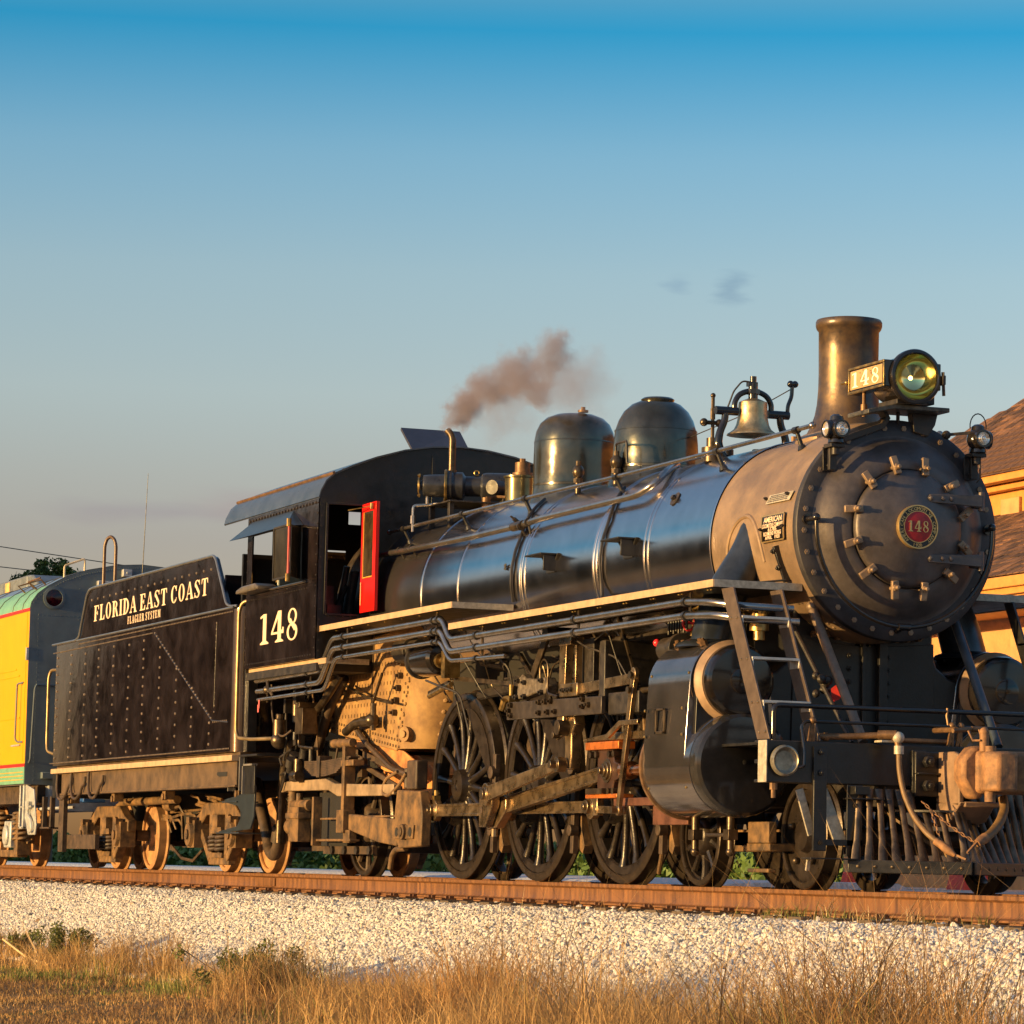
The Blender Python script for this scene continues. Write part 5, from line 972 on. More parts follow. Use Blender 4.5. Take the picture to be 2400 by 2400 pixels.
tf = obj('trailing_frame', g, dusty, loco, bev=.012)
g = G().box(-8.24, -8.02, -1.18, -1.05, .43, .66).box(-8.9, -8.25, -1.14, -1.11, .565, .585).box(-9.0, -7.85, -1.16, -1.05, .345, .37).box(-7.75, -6.5, -1.12, -1.06, .58, .60).box(-8.1, -7.9, -1.15, -1.07, .33, .46)
obj('frame_bracket', g, dusty, tf, bev=.006)
obj('pivot_boss', G().prism([(-6.48, .37), (-5.92, .37), (-5.90, .50), (-6.46, .50)], 'y', -1.17, -1.15).cyl((-6.18, -1.15, .435), (-6.18, -1.20, .435), .075, n=20).cyl((-6.18, -1.20, .435), (-6.18, -1.215, .435), .045, n=16), dusty, tf, bev=.005)
obj('pivot_slot', G().cyl((-6.38, -1.171, .435), (-6.38, -1.174, .435), .045, n=14).cyl((-5.99, -1.171, .435), (-5.99, -1.174, .435), .045, n=14), shadow_blk, tf)  # flat dark discs, painted as the shade in the slots
obj('frame_hinge_block', G().box(-6.28, -6.0, -1.12, -1.0, .84, 1.12).cyl((-6.4, -1.06, .85), (-6.4, -1.06, 1.05), .04, n=10), dusty_d, tf, bev=.015)
obj('air_hose_loop', G().tube([(-6.35, -1.1, 1.0), (-6.5, -1.12, .88), (-6.75, -1.14, .78), (-6.95, -1.14, .82), (-6.9, -1.12, .95), (-6.6, -1.1, 1.02)], .016, 8, .08), rubber, loco)
obj('drain_hook', G().tube([(-6.3, -1.1, .28), (-6.6, -1.1, .27), (-6.72, -1.1, .20), (-6.75, -1.1, .08)], .028, 10, .06), dusty, loco)
obj('drawbar_undergear', G().box(-11.0, -9.6, -.5, .5, .55, .95).box(-9.9, -8.9, -.9, .9, .25, .35).box(-9.2, -7.6, -1.0, -.95, .22, .30), dusty_d, loco)
g = G()
for x in (-8.85, -8.45, -8.05, -7.65): g.cyl((x, -1.03, .26), (x, -1.0, .26), .045, n=8)
obj('undergear_nuts', g, black_iron, loco)
obj('pilot_truck_frame', G().box(-.6, 2.35, -.70, -.62, .32, .44).box(.3, 1.55, -.70, .70, .28, .45).box(1.28, 1.70, -1.0, -.7, .28, .34).box(1.35, 1.72, -1.02, -.95, .34, .50).box(1.35, 1.72, -1.02, -.95, .12, .15), dusty, loco, bev=.008)
# ------------------------------------------------------------------ pilot beam, deck, ladder, rails
pb = obj('pilot_beam', G().box(2.40, 2.50, -1.407, 1.407, .772, 1.078).box(2.28, 2.40, -1.407, 1.407, 1.055, 1.078).box(2.28, 2.40, -1.407, 1.407, .772, .795).box(2.28, 2.40, -1.405, -1.38, .91, .94), black_satin, loco, bev=.008)
obj('beam_end_plate', G().box(2.36, 2.503, -1.412, -1.400, .772, 1.078), galv, pb, bev=.004)
obj('pole_pocket', G().lathe([(.115, 0), (.112, .02), (.098, .03), (.08, .005), (.05, -.012), (0, -.02)], (2.525, -1.275, .93), (1, 0, 0), 32), M('pocket_worn', (.28, .25, .19), .4, metal=.6, var=.4, scale=12), pb)
obj('pole_pocket', G().lathe([(.115, 0), (.112, .02), (.098, .03), (.08, .005), (.05, -.02), (0, -.03)], (2.50, 1.275, .93), (1, 0, 0), 32), galv, pb)
obj('beam_nut', G().cyl((2.46, -1.33, .72), (2.46, -1.33, .772), .03, n=8).cyl((2.46, -1.33, .66), (2.46, -1.33, .72), .018, n=8), copper, pb)
obj('front_deck', G().box(1.30, 2.42, -1.30, 1.30, 1.055, 1.075), black_satin, loco)
for y0, y1 in ((-1.037, -.932), (-.238, -.125), (.125, .238)):
    g = G().box(2.50, 2.525, y0, y1, (.285 if y0 < -1 else .70), 1.04)
    for z in ((1.0, .85) if y0 < -1 else (.99, .82, .73)): g.bolt((2.525, (y0+y1)/2, z), (1, 0, 0), .022, .02)
    obj('beam_strap', g, black_satin, pb, bev=.004)
# steps hung under the beam
g = G().box(2.50, 2.52, -.765, -.64, .25, .77).box(2.5, 2.52, -1.03, -.64, .325, .37).box(2.45, 2.62, -1.10, -.72, .225, .235).box(2.48, 2.60, -.78, -.50, .665, .675).box(2.50, 2.60, -.74, -.62, .70, .76)
sp_ = obj('pilot_step', g, black_satin, loco, bev=.003)
g = G()
for y, z in ((-.98, .345), (-.68, .345), (-.70, .62), (-.66, .73)): g.bolt((2.52, y, z), (1, 0, 0), .018, .015)
obj('step_bolts', g, gear_m, sp_)
obj('step_brace', G().bar((2.45, -1.12, .73), (2.42, -1.0, .40), .02, .06, (0, 1, 0)).bar((2.40, -.92, .73), (2.45, -.78, .35), .02, .10, (0, 1, 0)).bar((2.50, -1.06, .22), (2.48, -1.06, .14), .03, .02), galv, sp_, bev=.003)
# pilot (cowcatcher) bars
for s_ in (-1, 1):
    a = Vector((2.54, s_*.76, .18)); b = Vector((3.02, 0, .18))
    br = obj('pilot_base_rail', G().bar(a, b, .06, .095), black_satin, loco, bev=.006)
    d = (b-a).normalized(); nn = Vector((d.y*-s_, d.x*s_, 0)) if False else Vector((.845, s_*.535, 0))
    g = G()
    for k in range(7): p = a+(b-a)*((k+.6)/7.2)+nn*.026; g.rivet(p, nn, .017)
    obj('base_rail_rivets', g, gear_m, br, kind='stuff')
    for k in range(9):
        t = (k+.55)/9; bot = a+(b-a)*t+Vector((0, 0, .04)); zt = .745 if k < 6 else .60
        tx = 2.46+ (.30*max(0, (k-5))/3 if k > 5 else 0); top_ = Vector((tx+.04, s_*(.70-.74*t*.98) if True else 0, zt))
        mid = bot+(top_-bot)*.82; mid2 = bot+(top_-bot)*.16; w_ = Vector((0, 1, 0))
        g = G(); rings = []
        for p, ww, tt in ((bot, .080, .022), (mid2, .070, .034), (bot+(top_-bot)*.28, .052, .044), (bot+(top_-bot)*.7, .048, .044), (mid, .058, .034), (top_, .070, .022)):
            for i in range(10): an = 2*pi*i/10; g.v.append(tuple(p+Vector((0, 1, 0))*ww/2*cos(an)+Vector((1, 0, .3)).normalized()*tt/2*sin(an)))
        for j in range(5):
            for i in range(10): g.f.append((j*10+i, j*10+(i+1) % 10, (j+1)*10+(i+1) % 10, (j+1)*10+i))
        g.f.append(tuple(range(50, 60)))
        obj('pilot_bar', g, M('pilot_bar_worn', (.10, .072, .052), .38, metal=.55, var=.5, scale=9, rvar=.1), loco)
obj('pilot_top_plate', G().prism([(2.46, -.36), (2.62, -.28), (2.82, 0), (2.62, .28), (2.46, .36)], 'z', .585, .60), black_satin, loco)
obj('pilot_brace', G().bar((2.2, -.3, .6), (2.9, -.05, .22), .05, .02).bar((2.2, .3, .6), (2.9, .05, .22), .05, .02), dusty, loco)
# coupler
cp = obj('coupler_pocket', G().prism([(2.52, .66), (2.52, 1.03), (2.78, 1.03), (2.88, 1.0), (2.88, .63)], 'y', -.04, 0).box(2.52, 2.90, 0, .30, .625, .665).prism([(2.52, .66), (2.90, .66), (2.74, .52), (2.52, .48)], 'y', -.04, .26), M('pocket_brown', (.22, .14, .09), .6, var=.3), loco, bev=.01)
g = G().box(2.52, 2.56, -.23, -.04, .70, 1.03).box(2.52, 2.60, -.23, -.04, .86, .875)
for z in (.955, .78): g.bolt((2.56, -.135, z), (1, 0, 0), .045, .05)
obj('draft_flange', g, black_satin, cp, bev=.006)
cpl = obj('coupler_head', G().prism([(2.86, .10), (3.02, -.02), (3.14, -.06), (3.20, .0), (3.16, .20), (3.26, .36), (3.18, .46), (3.02, .44), (2.90, .30)], 'z', .72, 1.03), rust_c, loco, bev=.035)
obj('coupler_knuckle', G().prism([(3.14, -.02), (3.26, -.035), (3.35, .03), (3.35, .18), (3.28, .21), (3.18, .16)], 'z', .735, 1.02), rust_c, cpl, bev=.02)
obj('knuckle_pin', G().cyl((3.22, .03, .66), (3.22, .03, 1.06), .04, n=14).cyl((3.18, .0, 1.02), (3.18, .0, 1.16), .034, n=12).sph((3.18, .0, 1.16), .036), rust_c, cpl)
obj('coupler_guard', G().prism([(-.15, .82), (-.15, .96), (-.07, 1.05), (.02, 1.07), (.04, .90), (.02, .68), (-.06, .68)], 'x', 2.98, 3.14), rust_c, cpl, bev=.03)
g = G().cyl((3.0, -.16, 1.17), (2.95, .02, 1.19), .017, n=8).cyl((2.62, -.11, 1.185), (3.0, -.13, 1.18), .02, n=8).cyl((2.95, .02, 1.19), (2.95, .14, 1.19), .022, n=10)
obj('uncoupling_lever', g, copper, loco)
for pts in ([(3.05, -.06, 1.17), (3.12, -.06, 1.10), (3.2, -.04, 1.10)], [(3.1, -.0, 1.18), (3.15, .0, 1.10), (3.2, -.0, 1.05)]):
    obj('lever_chain', G().tube(pts, .008, 6), rust_c, loco)
# hand rails over the beam
rl = obj('deck_rail', G().tube([(2.46, -1.338, 1.08), (2.46, -1.338, 1.335), (2.46, 1.338, 1.335), (2.46, 1.338, 1.08)], .019, 10, .05), black_gloss, loco)
cr_ = obj('cut_lever', G().tube([(2.54, -1.175, .885), (2.56, -1.135, .89), (2.54, -1.125, 1.0), (2.50, -1.133, 1.18), (2.50, -1.10, 1.222), (2.50, 1.10, 1.222), (2.50, 1.133, 1.18), (2.54, 1.125, .9)], .013, 8, .035), black_gloss, loco)
for y in (-1.06, .08, .15):
    obj('lever_bracket', G().bar((2.48, y, 1.08), (2.50, y+.02, 1.24), .025, .022, (1, 0, 0)).bar((2.48, y+.03, 1.08), (2.50, y+.02, 1.24), .02, .022, (1, 0, 0)).sph((2.50, y+.02, 1.23), .027), copper, cr_)
obj('rail_post', G().tube([(2.48, .08, 1.22), (2.47, .07, 1.30), (2.47, .075, 1.36)], .010, 6), copper, rl)
# air pipes and hoses
tp = obj('train_pipe', G().tube([(2.46, -.97, 1.115), (2.50, -.70, 1.125), (2.60, -.50, 1.14), (2.66, -.44, 1.12), (2.68, -.43, 1.04)], .024, 12, .05).cyl((2.46, -.93, 1.115), (2.46, -.90, 1.115), .032, n=12).cyl((2.58, -.55, 1.14), (2.66, -.44, 1.14), .034, n=12), copper, loco)
obj('train_pipe', G().tube([(2.46, -.35, 1.11), (2.46, .10, 1.11)], .02, 10), copper, loco)
obj('angle_cock', G().sph((2.67, -.43, 1.12), .045).box(2.52, 2.64, -.55, -.40, 1.085, 1.10).cyl((2.68, -.43, 1.0), (2.68, -.43, 1.06), .036, n=12), galv, tp)
hp = [(2.68, -.43, 1.02), (2.69, -.43, .88), (2.72, -.41, .72), (2.80, -.37, .55), (2.95, -.33, .42), (3.03, -.28, .36)]
hs = obj('air_hose', G().tube(hp, .021, 12, .10), rubber, loco)
obj('glad_hand', G().tube([(3.03, -.28, .36), (3.09, -.24, .31), (3.13, -.20, .27)], [.028, .034, .014], 10).cyl((3.01, -.30, .375), (3.04, -.275, .35), .028, n=10).bar((3.1, -.22, .29), (3.18, -.14, .245), .02, .015), rust_c, hs)
hs2 = obj('air_hose', G().tube([(2.95, .28, .70), (3.0, .27, .62), (3.06, .20, .52), (3.12, .10, .44), (3.15, .03, .40)], .034, 12, .08), rubber, loco)
obj('glad_hand', G().tube([(3.15, .03, .40), (3.17, -.01, .385), (3.18, -.05, .36)], [.04, .036, .03], 12).bar((3.18, -.05, .37), (3.2, -.14, .29), .02, .015), rust_c, hs2)
def chain(p0, p1, sag, n):
    p0 = Vector(p0); p1 = Vector(p1); g = G()
    for k in range(n):
        t = (k+.5)/n; c = p0+(p1-p0)*t-Vector((0, 0, sag*4*t*(1-t))); d = (p1-p0).normalized(); L = (p1-p0).length/n*.72
        u = Vector((0, 0, 1)) if k % 2 else d.cross(Vector((0, 0, 1))).normalized()
        if abs(d.z) > .9: u = Vector((1, 0, 0)) if k % 2 else Vector((0, 1, 0))
        g.tube([c+d*L*cos(a)*.9+u*.011*sin(a) for a in np.arange(0, 6.2, .9)], .0038, 5, closed=True)
    return g
obj('hose_chain', chain((2.80, -.30, .66), (3.17, -.06, .37), .02, 15), rust_c, loco)
obj('hose_chain', chain((2.86, -.26, .60), (3.04, -.25, .32), .0, 11), rust_c, loco)
# ladder
LD = Vector((2.345, 0, 1.10))-Vector((1.655, 0, 2.23)); LDn = LD.normalized()
for y in (-1.385, -.985):
    g = G(); a = Vector((1.655, y, 2.235)); b = Vector((2.345, y, 1.085)); w = Vector((1, 0, 0))*.21; a.x -= .05; b.x -= .06
    g.add([a, a+w, b+w, b, a+Vector((0, .016, 0)), a+w+Vector((0, .016, 0)), b+w+Vector((0, .016, 0)), b+Vector((0, .016, 0))], [(0, 3, 2, 1), (4, 5, 6, 7), (0, 1, 5, 4), (1, 2, 6, 5), (2, 3, 7, 6), (3, 0, 4, 7)])
    if y < -1.2: ld = obj('ladder', g, M('ladder_steel', (.13, .095, .075), .42, metal=.4, var=.2, scale=12), loco, bev=.003)
    else: obj('ladder_stile', g, MATS['ladder_steel'], ld, bev=.003)
g = G()
for k in range(4):
    t = (.207, .485, .775, .97)[k]; c = Vector((1.655, 0, 2.235))+LD*t
    for dx in (.0, .10): g.rivet((c.x+dx, -1.386, c.z), (0, -1, 0), .011)
    if k < 3: obj('ladder_step', G().box(c.x, c.x+.16, -1.37, -.985, c.z-.006, c.z+.014).box(c.x, c.x+.16, -1.368, -1.358, c.z-.06, c.z).box(c.x, c.x+.16, -.992, -.982, c.z-.06, c.z), M('step_edge_white', (.55, .53, .5), .35, metal=.5, var=.15), ld, bev=.002)
obj('ladder_rivets', g, rod_m, ld)
g = G()
for y in (.985, 1.369):
    a = Vector((1.655, y, 2.235)); b = Vector((2.345, y, 1.085)); w = Vector((1, 0, 0))*.135
    g.add([a, a+w, b+w, b, a+Vector((0, .016, 0)), a+w+Vector((0, .016, 0)), b+w+Vector((0, .016, 0)), b+Vector((0, .016, 0))], [(0, 3, 2, 1), (4, 5, 6, 7), (0, 1, 5, 4), (1, 2, 6, 5), (2, 3, 7, 6), (3, 0, 4, 7)])
for t in (.30, .53, .76): c = Vector((1.655, 0, 2.235))+LD*t; g.box(c.x+.02, c.x+.14, .985, 1.37, c.z-.004, c.z+.012)
obj('ladder', g, black_satin, loco)
# dark plumbing mass between firebox and cylinders on the far side
g = G()
for k in range(24):
    x = rs_.uniform(-6.0, .3); y = rs_.uniform(-.9, -.55); z = rs_.uniform(1.6, 2.1)
    if k % 2: g.cyl((x, y, z), (x+rs_.uniform(.1, .9), y, z+rs_.uniform(-.1, .1)), rs_.uniform(.015, .05), n=8)
    else: g.box(x, x+rs_.uniform(.1, .3), y, y+.15, z, z+rs_.uniform(.05, .2))
obj('underboiler_plumbing', g, black_iron, loco)
# ================================================================== TENDER
ten = thing('coal_tender', 'riveted black tender lettered Florida East Coast behind the cab', 'tender', (-15, 0, 0))
g = G()
def tank_outline(x0, x1, yy, r, n=8):
    pts = []
    for cx, cy, a0 in ((x1-r, -yy+r, -90), (x1-r, yy-r, 0), (x0+r, yy-r, 90), (x0+r, -yy+r, 180)):
        rr = r
        for k in range(n+1): a = radians(a0+90*k/n); pts.append((cx+rr*cos(a), cy+rr*sin(a)))
    return pts
tank = obj('water_tank', G().prism(tank_outline(-19.29, -10.86, 1.52, .20), 'z', 1.30, 2.87), tank_paint, ten, ang=30)
bp_ = [(-17.92, 2.86), (-17.80, 2.93), (-17.50, 3.42), (-17.42, 3.465), (-17.25, 3.48), (-11.80, 3.475), (-11.72, 3.44), (-11.22, 2.90), (-11.12, 2.86)]
bk = obj('coal_bunker', G().prism(bp_, 'y', -1.52, -1.48).prism(bp_, 'y', 1.48, 1.52).box(-17.85, -17.5, -1.48, 1.48, 2.87, 3.42).box(-11.5, -11.45, -1.48, 1.48, 2.87, 3.25), tank_paint, ten)
edge = [(-19.29, -1.53, 2.875), (-18.05, -1.53, 2.875), (-17.88, -1.53, 2.91), (-17.54, -1.53, 3.42), (-17.42, -1.53, 3.478), (-17.2, -1.53, 3.49), (-11.80, -1.53, 3.485), (-11.70, -1.53, 3.44), (-11.24, -1.53, 2.92), (-11.10, -1.53, 2.88), (-10.9, -1.5, 2.875)]
obj('bunker_edge_bead', G().tube(edge, .016, 8, .05), M('bead_blue_grey', (.20, .21, .23), .3, metal=.6, var=.2), bk)
obj('tank_top_bead', G().tube([(-18.0, -1.53, 2.868), (-10.95, -1.53, 2.862)], .012, 8), MATS['bead_blue_grey'], tank)
g = G()
Yt = -1.521
for x in np.arange(-19.25, -10.98, .058): g.rivet((x, Yt, 1.335), (0, -1, 0), .010)
for x in np.arange(-17.9, -10.98, .062): g.rivet((x, Yt, 2.82), (0, -1, 0), .010)
for x in np.arange(-19.25, -14.3, .062): g.rivet((x, Yt, 2.765 if x < -17.9 else 2.765), (0, -1, 0), .010)
for i, x in enumerate(np.arange(-19.02, -11.2, .72)):
    lim = 2.70 if x < -14.0 else 2.70-(x+14.0)*.445
    for z in np.arange(1.40, lim, .108+.010*(i % 3)): g.rivet((x+.02*((i*7) % 3), Yt, z), (0, -1, 0), .017)
for t in np.arange(0, 1, .036):
    g.rivet((-14.22+(2.55)*t, Yt, 2.755-1.10*t), (0, -1, 0), .016); 
for x in np.arange(-11.65, -11.05, .075): g.rivet((x, Yt, 1.64), (0, -1, 0), .012)
for z in np.arange(1.75, 2.75, .07): g.rivet((-11.62, Yt, z), (0, -1, 0), .011)
for x in np.arange(-17.3, -11.9, .30): g.rivet((x, Yt, 3.34), (0, -1, 0), .017)
obj('tank_rivets', g, M('rivet_pale', (.34, .26, .18), .35, metal=.5, var=.3), ten, kind='stuff')  # rivet heads coloured paler than the tank sheet
g = G().tube([(-14.24, -1.524, 2.76), (-11.7, -1.524, 1.66), (-11.05, -1.524, 1.62)], .007, 6).tube([(-11.6, -1.524, 2.72), (-11.62, -1.524, 1.8)], .005, 6)
obj('lap_seam', g, black_satin, tank)
obj('railroad_lettering', serif_text('FLORIDA EAST COAST', lambda u, v, w: (-17.17+u+v*.0, -1.5205-w, 3.062+v), 5.17, .195, .004, .075), cream_l, bk)
obj('small_lettering', serif_text('FLAGLER SYSTEM', lambda u, v, w: (-15.50+u, -1.5205-w, 2.935+v), 1.50, .090, .004, .20), cream_l, bk)
# rear deck fittings
obj('water_hatch_loop', G().tube([(-17.47, -1.34, 2.87), (-17.47, -1.34, 4.05), (-17.45, -1.32, 4.13), (-17.42, -1.28, 4.165), (-17.39, -1.24, 4.13), (-17.37, -1.22, 4.05), (-17.37, -1.22, 2.9)], .022, 10, .08), M('loop_brown', (.12, .07, .04), .4, var=.3), ten)
obj('radio_aerial', G().cyl((-15.35, -1.40, 3.45), (-15.35, -1.40, 3.53), .03, .012, n=8).cyl((-15.35, -1.40, 3.5), (-15.30, -1.38, 4.75), .006, .003, n=5), black_iron, ten)
for pts, r in (([(-19.30, -1.45, 2.56), (-19.47, -1.50, 2.56), (-19.50, -1.52, 2.45), (-19.48, -1.52, 1.62), (-19.44, -1.52, 1.50), (-19.28, -1.46, 1.46)], .020),
               ([(-10.6, -1.40, 2.93), (-10.72, -1.50, 2.90), (-10.76, -1.52, 2.80), (-10.75, -1.52, 1.52), (-10.70, -1.51, 1.44), (-10.4, -1.45, 1.42), (-9.95, -1.35, 1.42)], .020)):
    obj('grab_iron', G().tube(pts, r, 10, .05), brass if r > .03 else M('grab_tan', (.30, .21, .10), .4, metal=.6, var=.3), ten)
obj('tender_front_corner', G().box(-10.86, -10.72, -1.40, -1.30, 1.30, 2.86), black_satin, ten)
obj('tender_front_sheet', G().box(-11.05, -11.0, -1.42, 1.42, 2.85, 3.45), black_satin, ten)
g = G().box(-11.2, -10.75, -1.0, -.3, 3.42, 3.50).prism([(-11.15, 3.50), (-11.05, 3.66), (-10.95, 3.66), (-10.85, 3.50)], 'y', -.95, -.75)
for k in range(5): g.bolt((-10.74, -.95+.15*k, 3.44), (1, 0, 0), .02)
obj('tender_front_hood', g, copper, ten)
obj('hanging_bag', G().sph((-10.75, -1.15, 3.02), .13, 12, 8, (.7, .8, 1.3)), M('canvas_bag', (.08, .055, .03), .8, var=.4), ten)
obj('tender_pipe', G().tube([(-10.7, -1.1, 3.9), (-10.7, -1.1, 3.1)], .012, 6), copper, ten)
# frame, strip, brake beam
obj('deck_strip', G().box(-19.15, -10.84, -1.535, -1.44, 1.20, 1.262), cream, ten, bev=.004)
fr = obj('tender_frame', G().box(-18.8, -10.85, -1.47, -1.40, .93, 1.195).box(-18.8, -10.85, -1.49, -1.36, .92, .945).box(-19.2, -10.8, 1.36, 1.47, .93, 1.195).box(-19.2, -10.85, -1.44, 1.44, 1.19, 1.30), M('frame_dusty', (.085, .052, .027), .65, var=.45, scale=4, bump=.002), ten, bev=.006)
obj('frame_lug', G().prism([(-11.6, 1.06), (-11.58, 1.09), (-11.2, 1.09), (-11.2, 1.04), (-11.5, 1.04)], 'y', -1.475, -1.468), shadow_blk, fr)
g = G()
for x in (-18.55, -16.35, -14.0, -11.0): g.box(x-.05, x+.08, -1.42, -1.30, .82, .93).cyl((x+.01, -1.44, .85), (x+.01, -1.38, .85), .04, n=12)
obj('frame_lugs', g, dusty, fr, bev=.004)
for x0 in (-18.9, -18.15, -17.25):
    obj('rerail_hook', G().tube([(x0, -1.50, 1.19), (x0+.02, -1.51, 1.0), (x0+.15, -1.52, .88), (x0+.35, -1.52, .86), (x0+.52, -1.51, .93), (x0+.58, -1.50, 1.02), (x0+.72, -1.50, 1.06), (x0+.72, -1.50, 1.14)], .018, 8, .07), dusty_d, ten)
# front steps of the tender
g = G().box(-11.22, -10.75, -1.42, -1.40, .88, 1.25).box(-11.25, -10.20, -1.45, -1.2, 1.24, 1.262).box(-10.65, -10.28, -1.44, -1.42, .84, 1.16)
ts = obj('tender_step', g, black_satin, ten, bev=.004)
obj('step_edge', G().box(-11.22, -11.19, -1.46, -1.38, .88, 1.24).box(-10.80, -10.77, -1.46, -1.38, .88, 1.24).box(-10.65, -10.62, -1.47, -1.41, .84, 1.16).box(-10.65, -10.28, -1.47, -1.41, 1.14, 1.16), M('edge_grey', (.2, .19, .18), .4, metal=.3), ts)
sc_ = [(-11.42, .79), (-10.80, .84), (-10.55, .93), (-10.28, .93), (-10.30, .60), (-10.42, .47), (-11.60, .42), (-11.62, .445), (-10.92, .50), (-10.80, .58), (-10.80, .66), (-10.92, .72), (-11.42, .76)]
obj('step_bracket', G().prism(sc_, 'y', -1.43, -1.41).box(-11.45, -10.9, -1.45, -1.2, .755, .77).box(-11.62, -10.75, -1.46, -1.2, .42, .435), M('step_blue_black', (.02, .028, .038), .35, var=.3), ts, bev=.003)
# rear steps and brake beam
g = G().box(-20.05, -19.98, -1.42, -1.36, .50, .92).box(-19.62, -19.55, -1.42, -1.36, .50, .92).box(-20.05, -19.55, -1.44, -1.2, .50, .52).box(-19.1, -18.86, -1.42, -1.36, .20, .95).box(-19.3, -17.4, -1.36, -1.3, .24, .42)
obj('rear_step', g, dusty_d, ten, bev=.004)
obj('rear_buffer_plate', G().box(-19.5, -19.2, -1.42, 1.42, .9, 1.28).box(-20.3, -19.3, -.2, .2, .7, 1.0), black_satin, ten)
# trucks: cast side frames with springs and journal boxes
sf_out = [(-1.05, .30), (-1.10, .44), (-1.02, .56), (-.80, .60), (-.62, .70), (-.45, .76), (.45, .76), (.62, .70), (.80, .60), (1.02, .56), (1.10, .44), (1.05, .30), (.78, .28), (.62, .36), (.36, .14), (-.36, .14), (-.62, .36), (-.78, .28)]
def side_frame(cx, s_, par, src=None):
    base = src or {}
    y0, y1 = -1.14, -1.05
    if not src:
        g = G().prism([(x, z) for x, z in sf_out if z > .55 or abs(x) > .7], 'y', y0, y1)
        # built from members so the openings stay open
        g = G()
        g.prism([(-1.02, .60), (-.80, .66), (-.55, .78), (.55, .78), (.80, .66), (1.02, .60), (1.02, .46), (.78, .50), (.50, .64), (-.50, .64), (-.78, .50), (-1.02, .46)], 'y', y0-.02, y1)
        g.prism([(-.80, .56), (-.70, .50), (-.36, .12), (.36, .12), (.70, .50), (.80, .56), (.86, .36), (.50, .02), (.36, -.0+.02), (-.36, .02), (-.50, .02), (-.86, .36)][::1], 'y', y0, y1) if False else None
        g.bar((-.78, y0+.04, .50), (-.34, y0+.04, .14), .09, .12, (0, -1, 0)).bar((.78, y0+.04, .50), (.34, y0+.04, .14), .09, .12, (0, -1, 0)).box(-.40, .40, y0-.01, y1, .08, .20)
        g.box(-.36, -.26, y0-.02, y1, .18, .66).box(.26, .36, y0-.02, y1, .18, .66)
        base['frame'] = mesh('side_frame', g, dusty, 30)
        g = G()
        for cx2 in (-.838, .838):
            g.box(cx2-.15, cx2+.15, y0-.10, y1, .27, .58).cyl((cx2, y0-.14, .42), (cx2, y0-.08, .42), .13, .15, n=20).cyl((cx2, y0-.16, .42), (cx2, y0-.13, .42), .06, n=14).box(cx2-.06, cx2+.06, y0-.14, y0-.05, .55, .62)
        base['box'] = mesh('journal_box', g, dusty, 30)
        g = G()
        for sx in (-.14, .14):
            pts = [(sx+.085*cos(a), y0+.01+.085*sin(a), .22+.20*a/(2*pi*4.5)) for a in np.arange(0, 2*pi*4.5, .5)]; g.tube(pts, .020, 6)
        base['spring'] = mesh('coil_spring', g, dusty_d, 30)
        g = G().box(-.22, .22, y0-.05, y1, .43, .50).box(-.24, .24, y0-.04, y1, .16, .215).box(-.10, .10, y0-.06, y1, .50, .64)
        base['bolster'] = mesh('bolster_end', g, dusty, 30)
    r = None
    for nm in ('frame', 'box', 'spring', 'bolster'):
        o = bpy.data.objects.new({'frame': 'truck_side_frame', 'box': 'journal_box', 'spring': 'coil_spring', 'bolster': 'bolster_end'}[nm], base[nm]); COL.objects.link(o)
        if r is None:
            r = o; o.parent = par; o.matrix_parent_inverse = Matrix.Translation(-par.location); o.location = (cx, 0, 0); o.rotation_euler = (0, 0, pi if s_ > 0 else 0)
            b = o.modifiers.new('bevel', 'BEVEL'); b.width = .012; b.segments = 2; b.limit_method = 'ANGLE'; b.angle_limit = radians(40)
        else: o.parent = r
    return base
B_ = side_frame(-17.59, -1, ten); side_frame(-12.58, -1, ten, B_); side_frame(-17.59, 1, ten, B_); side_frame(-12.58, 1, ten, B_)
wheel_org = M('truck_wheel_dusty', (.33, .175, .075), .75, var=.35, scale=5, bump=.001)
for x in (-18.426, -16.747, -13.429, -11.736):
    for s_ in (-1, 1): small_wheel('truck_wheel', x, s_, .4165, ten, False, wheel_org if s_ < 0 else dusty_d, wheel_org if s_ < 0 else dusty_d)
    obj('axle', G().cyl((x, -1.0, .4165), (x, 1.0, .4165), .07, n=14), dusty_d, ten)
obj('tender_shade_sheet', G().box(-18.9, -10.9, -.5, -.45, .36, .93), MATS['gap_shade_black'], ten)  # added black sheet standing in for shade behind the tender trucks
obj('truck_bolster', G().box(-17.8, -17.4, -1.0, 1.0, .3, .6).box(-12.8, -12.4, -1.0, 1.0, .3, .6).box(-18.8, -11, -.25, .25, .6, .9), dusty_d, ten)
g = G().tube([(-17.9, -1.0, .66), (-17.6, -1.0, .78), (-17.4, -1.0, .83), (-14.9, -1.0, .84)], .05, 10, .1).tube([(-15.9, -.8, .70), (-13.5, -.8, .74), (-13.0, -.8, .8)], .015, 6).cyl((-14.8, -.7, .55), (-14.0, -.7, .55), .16, n=20).cyl((-15.7, -.9, .78), (-15.4, -.9, .78), .07, n=12)
for k in range(16): x = rs_.uniform(-16.0, -13.2); z = rs_.uniform(.55, .9); g.tube([(x, -.9, z), (x+rs_.uniform(.1, .5), -.9, z+rs_.uniform(-.05, .05)), (x+rs_.uniform(.1, .5), -.85, z-rs_.uniform(.0, .25))], .018, 6, .03)
obj('tender_brake_gear', g, dusty, ten)
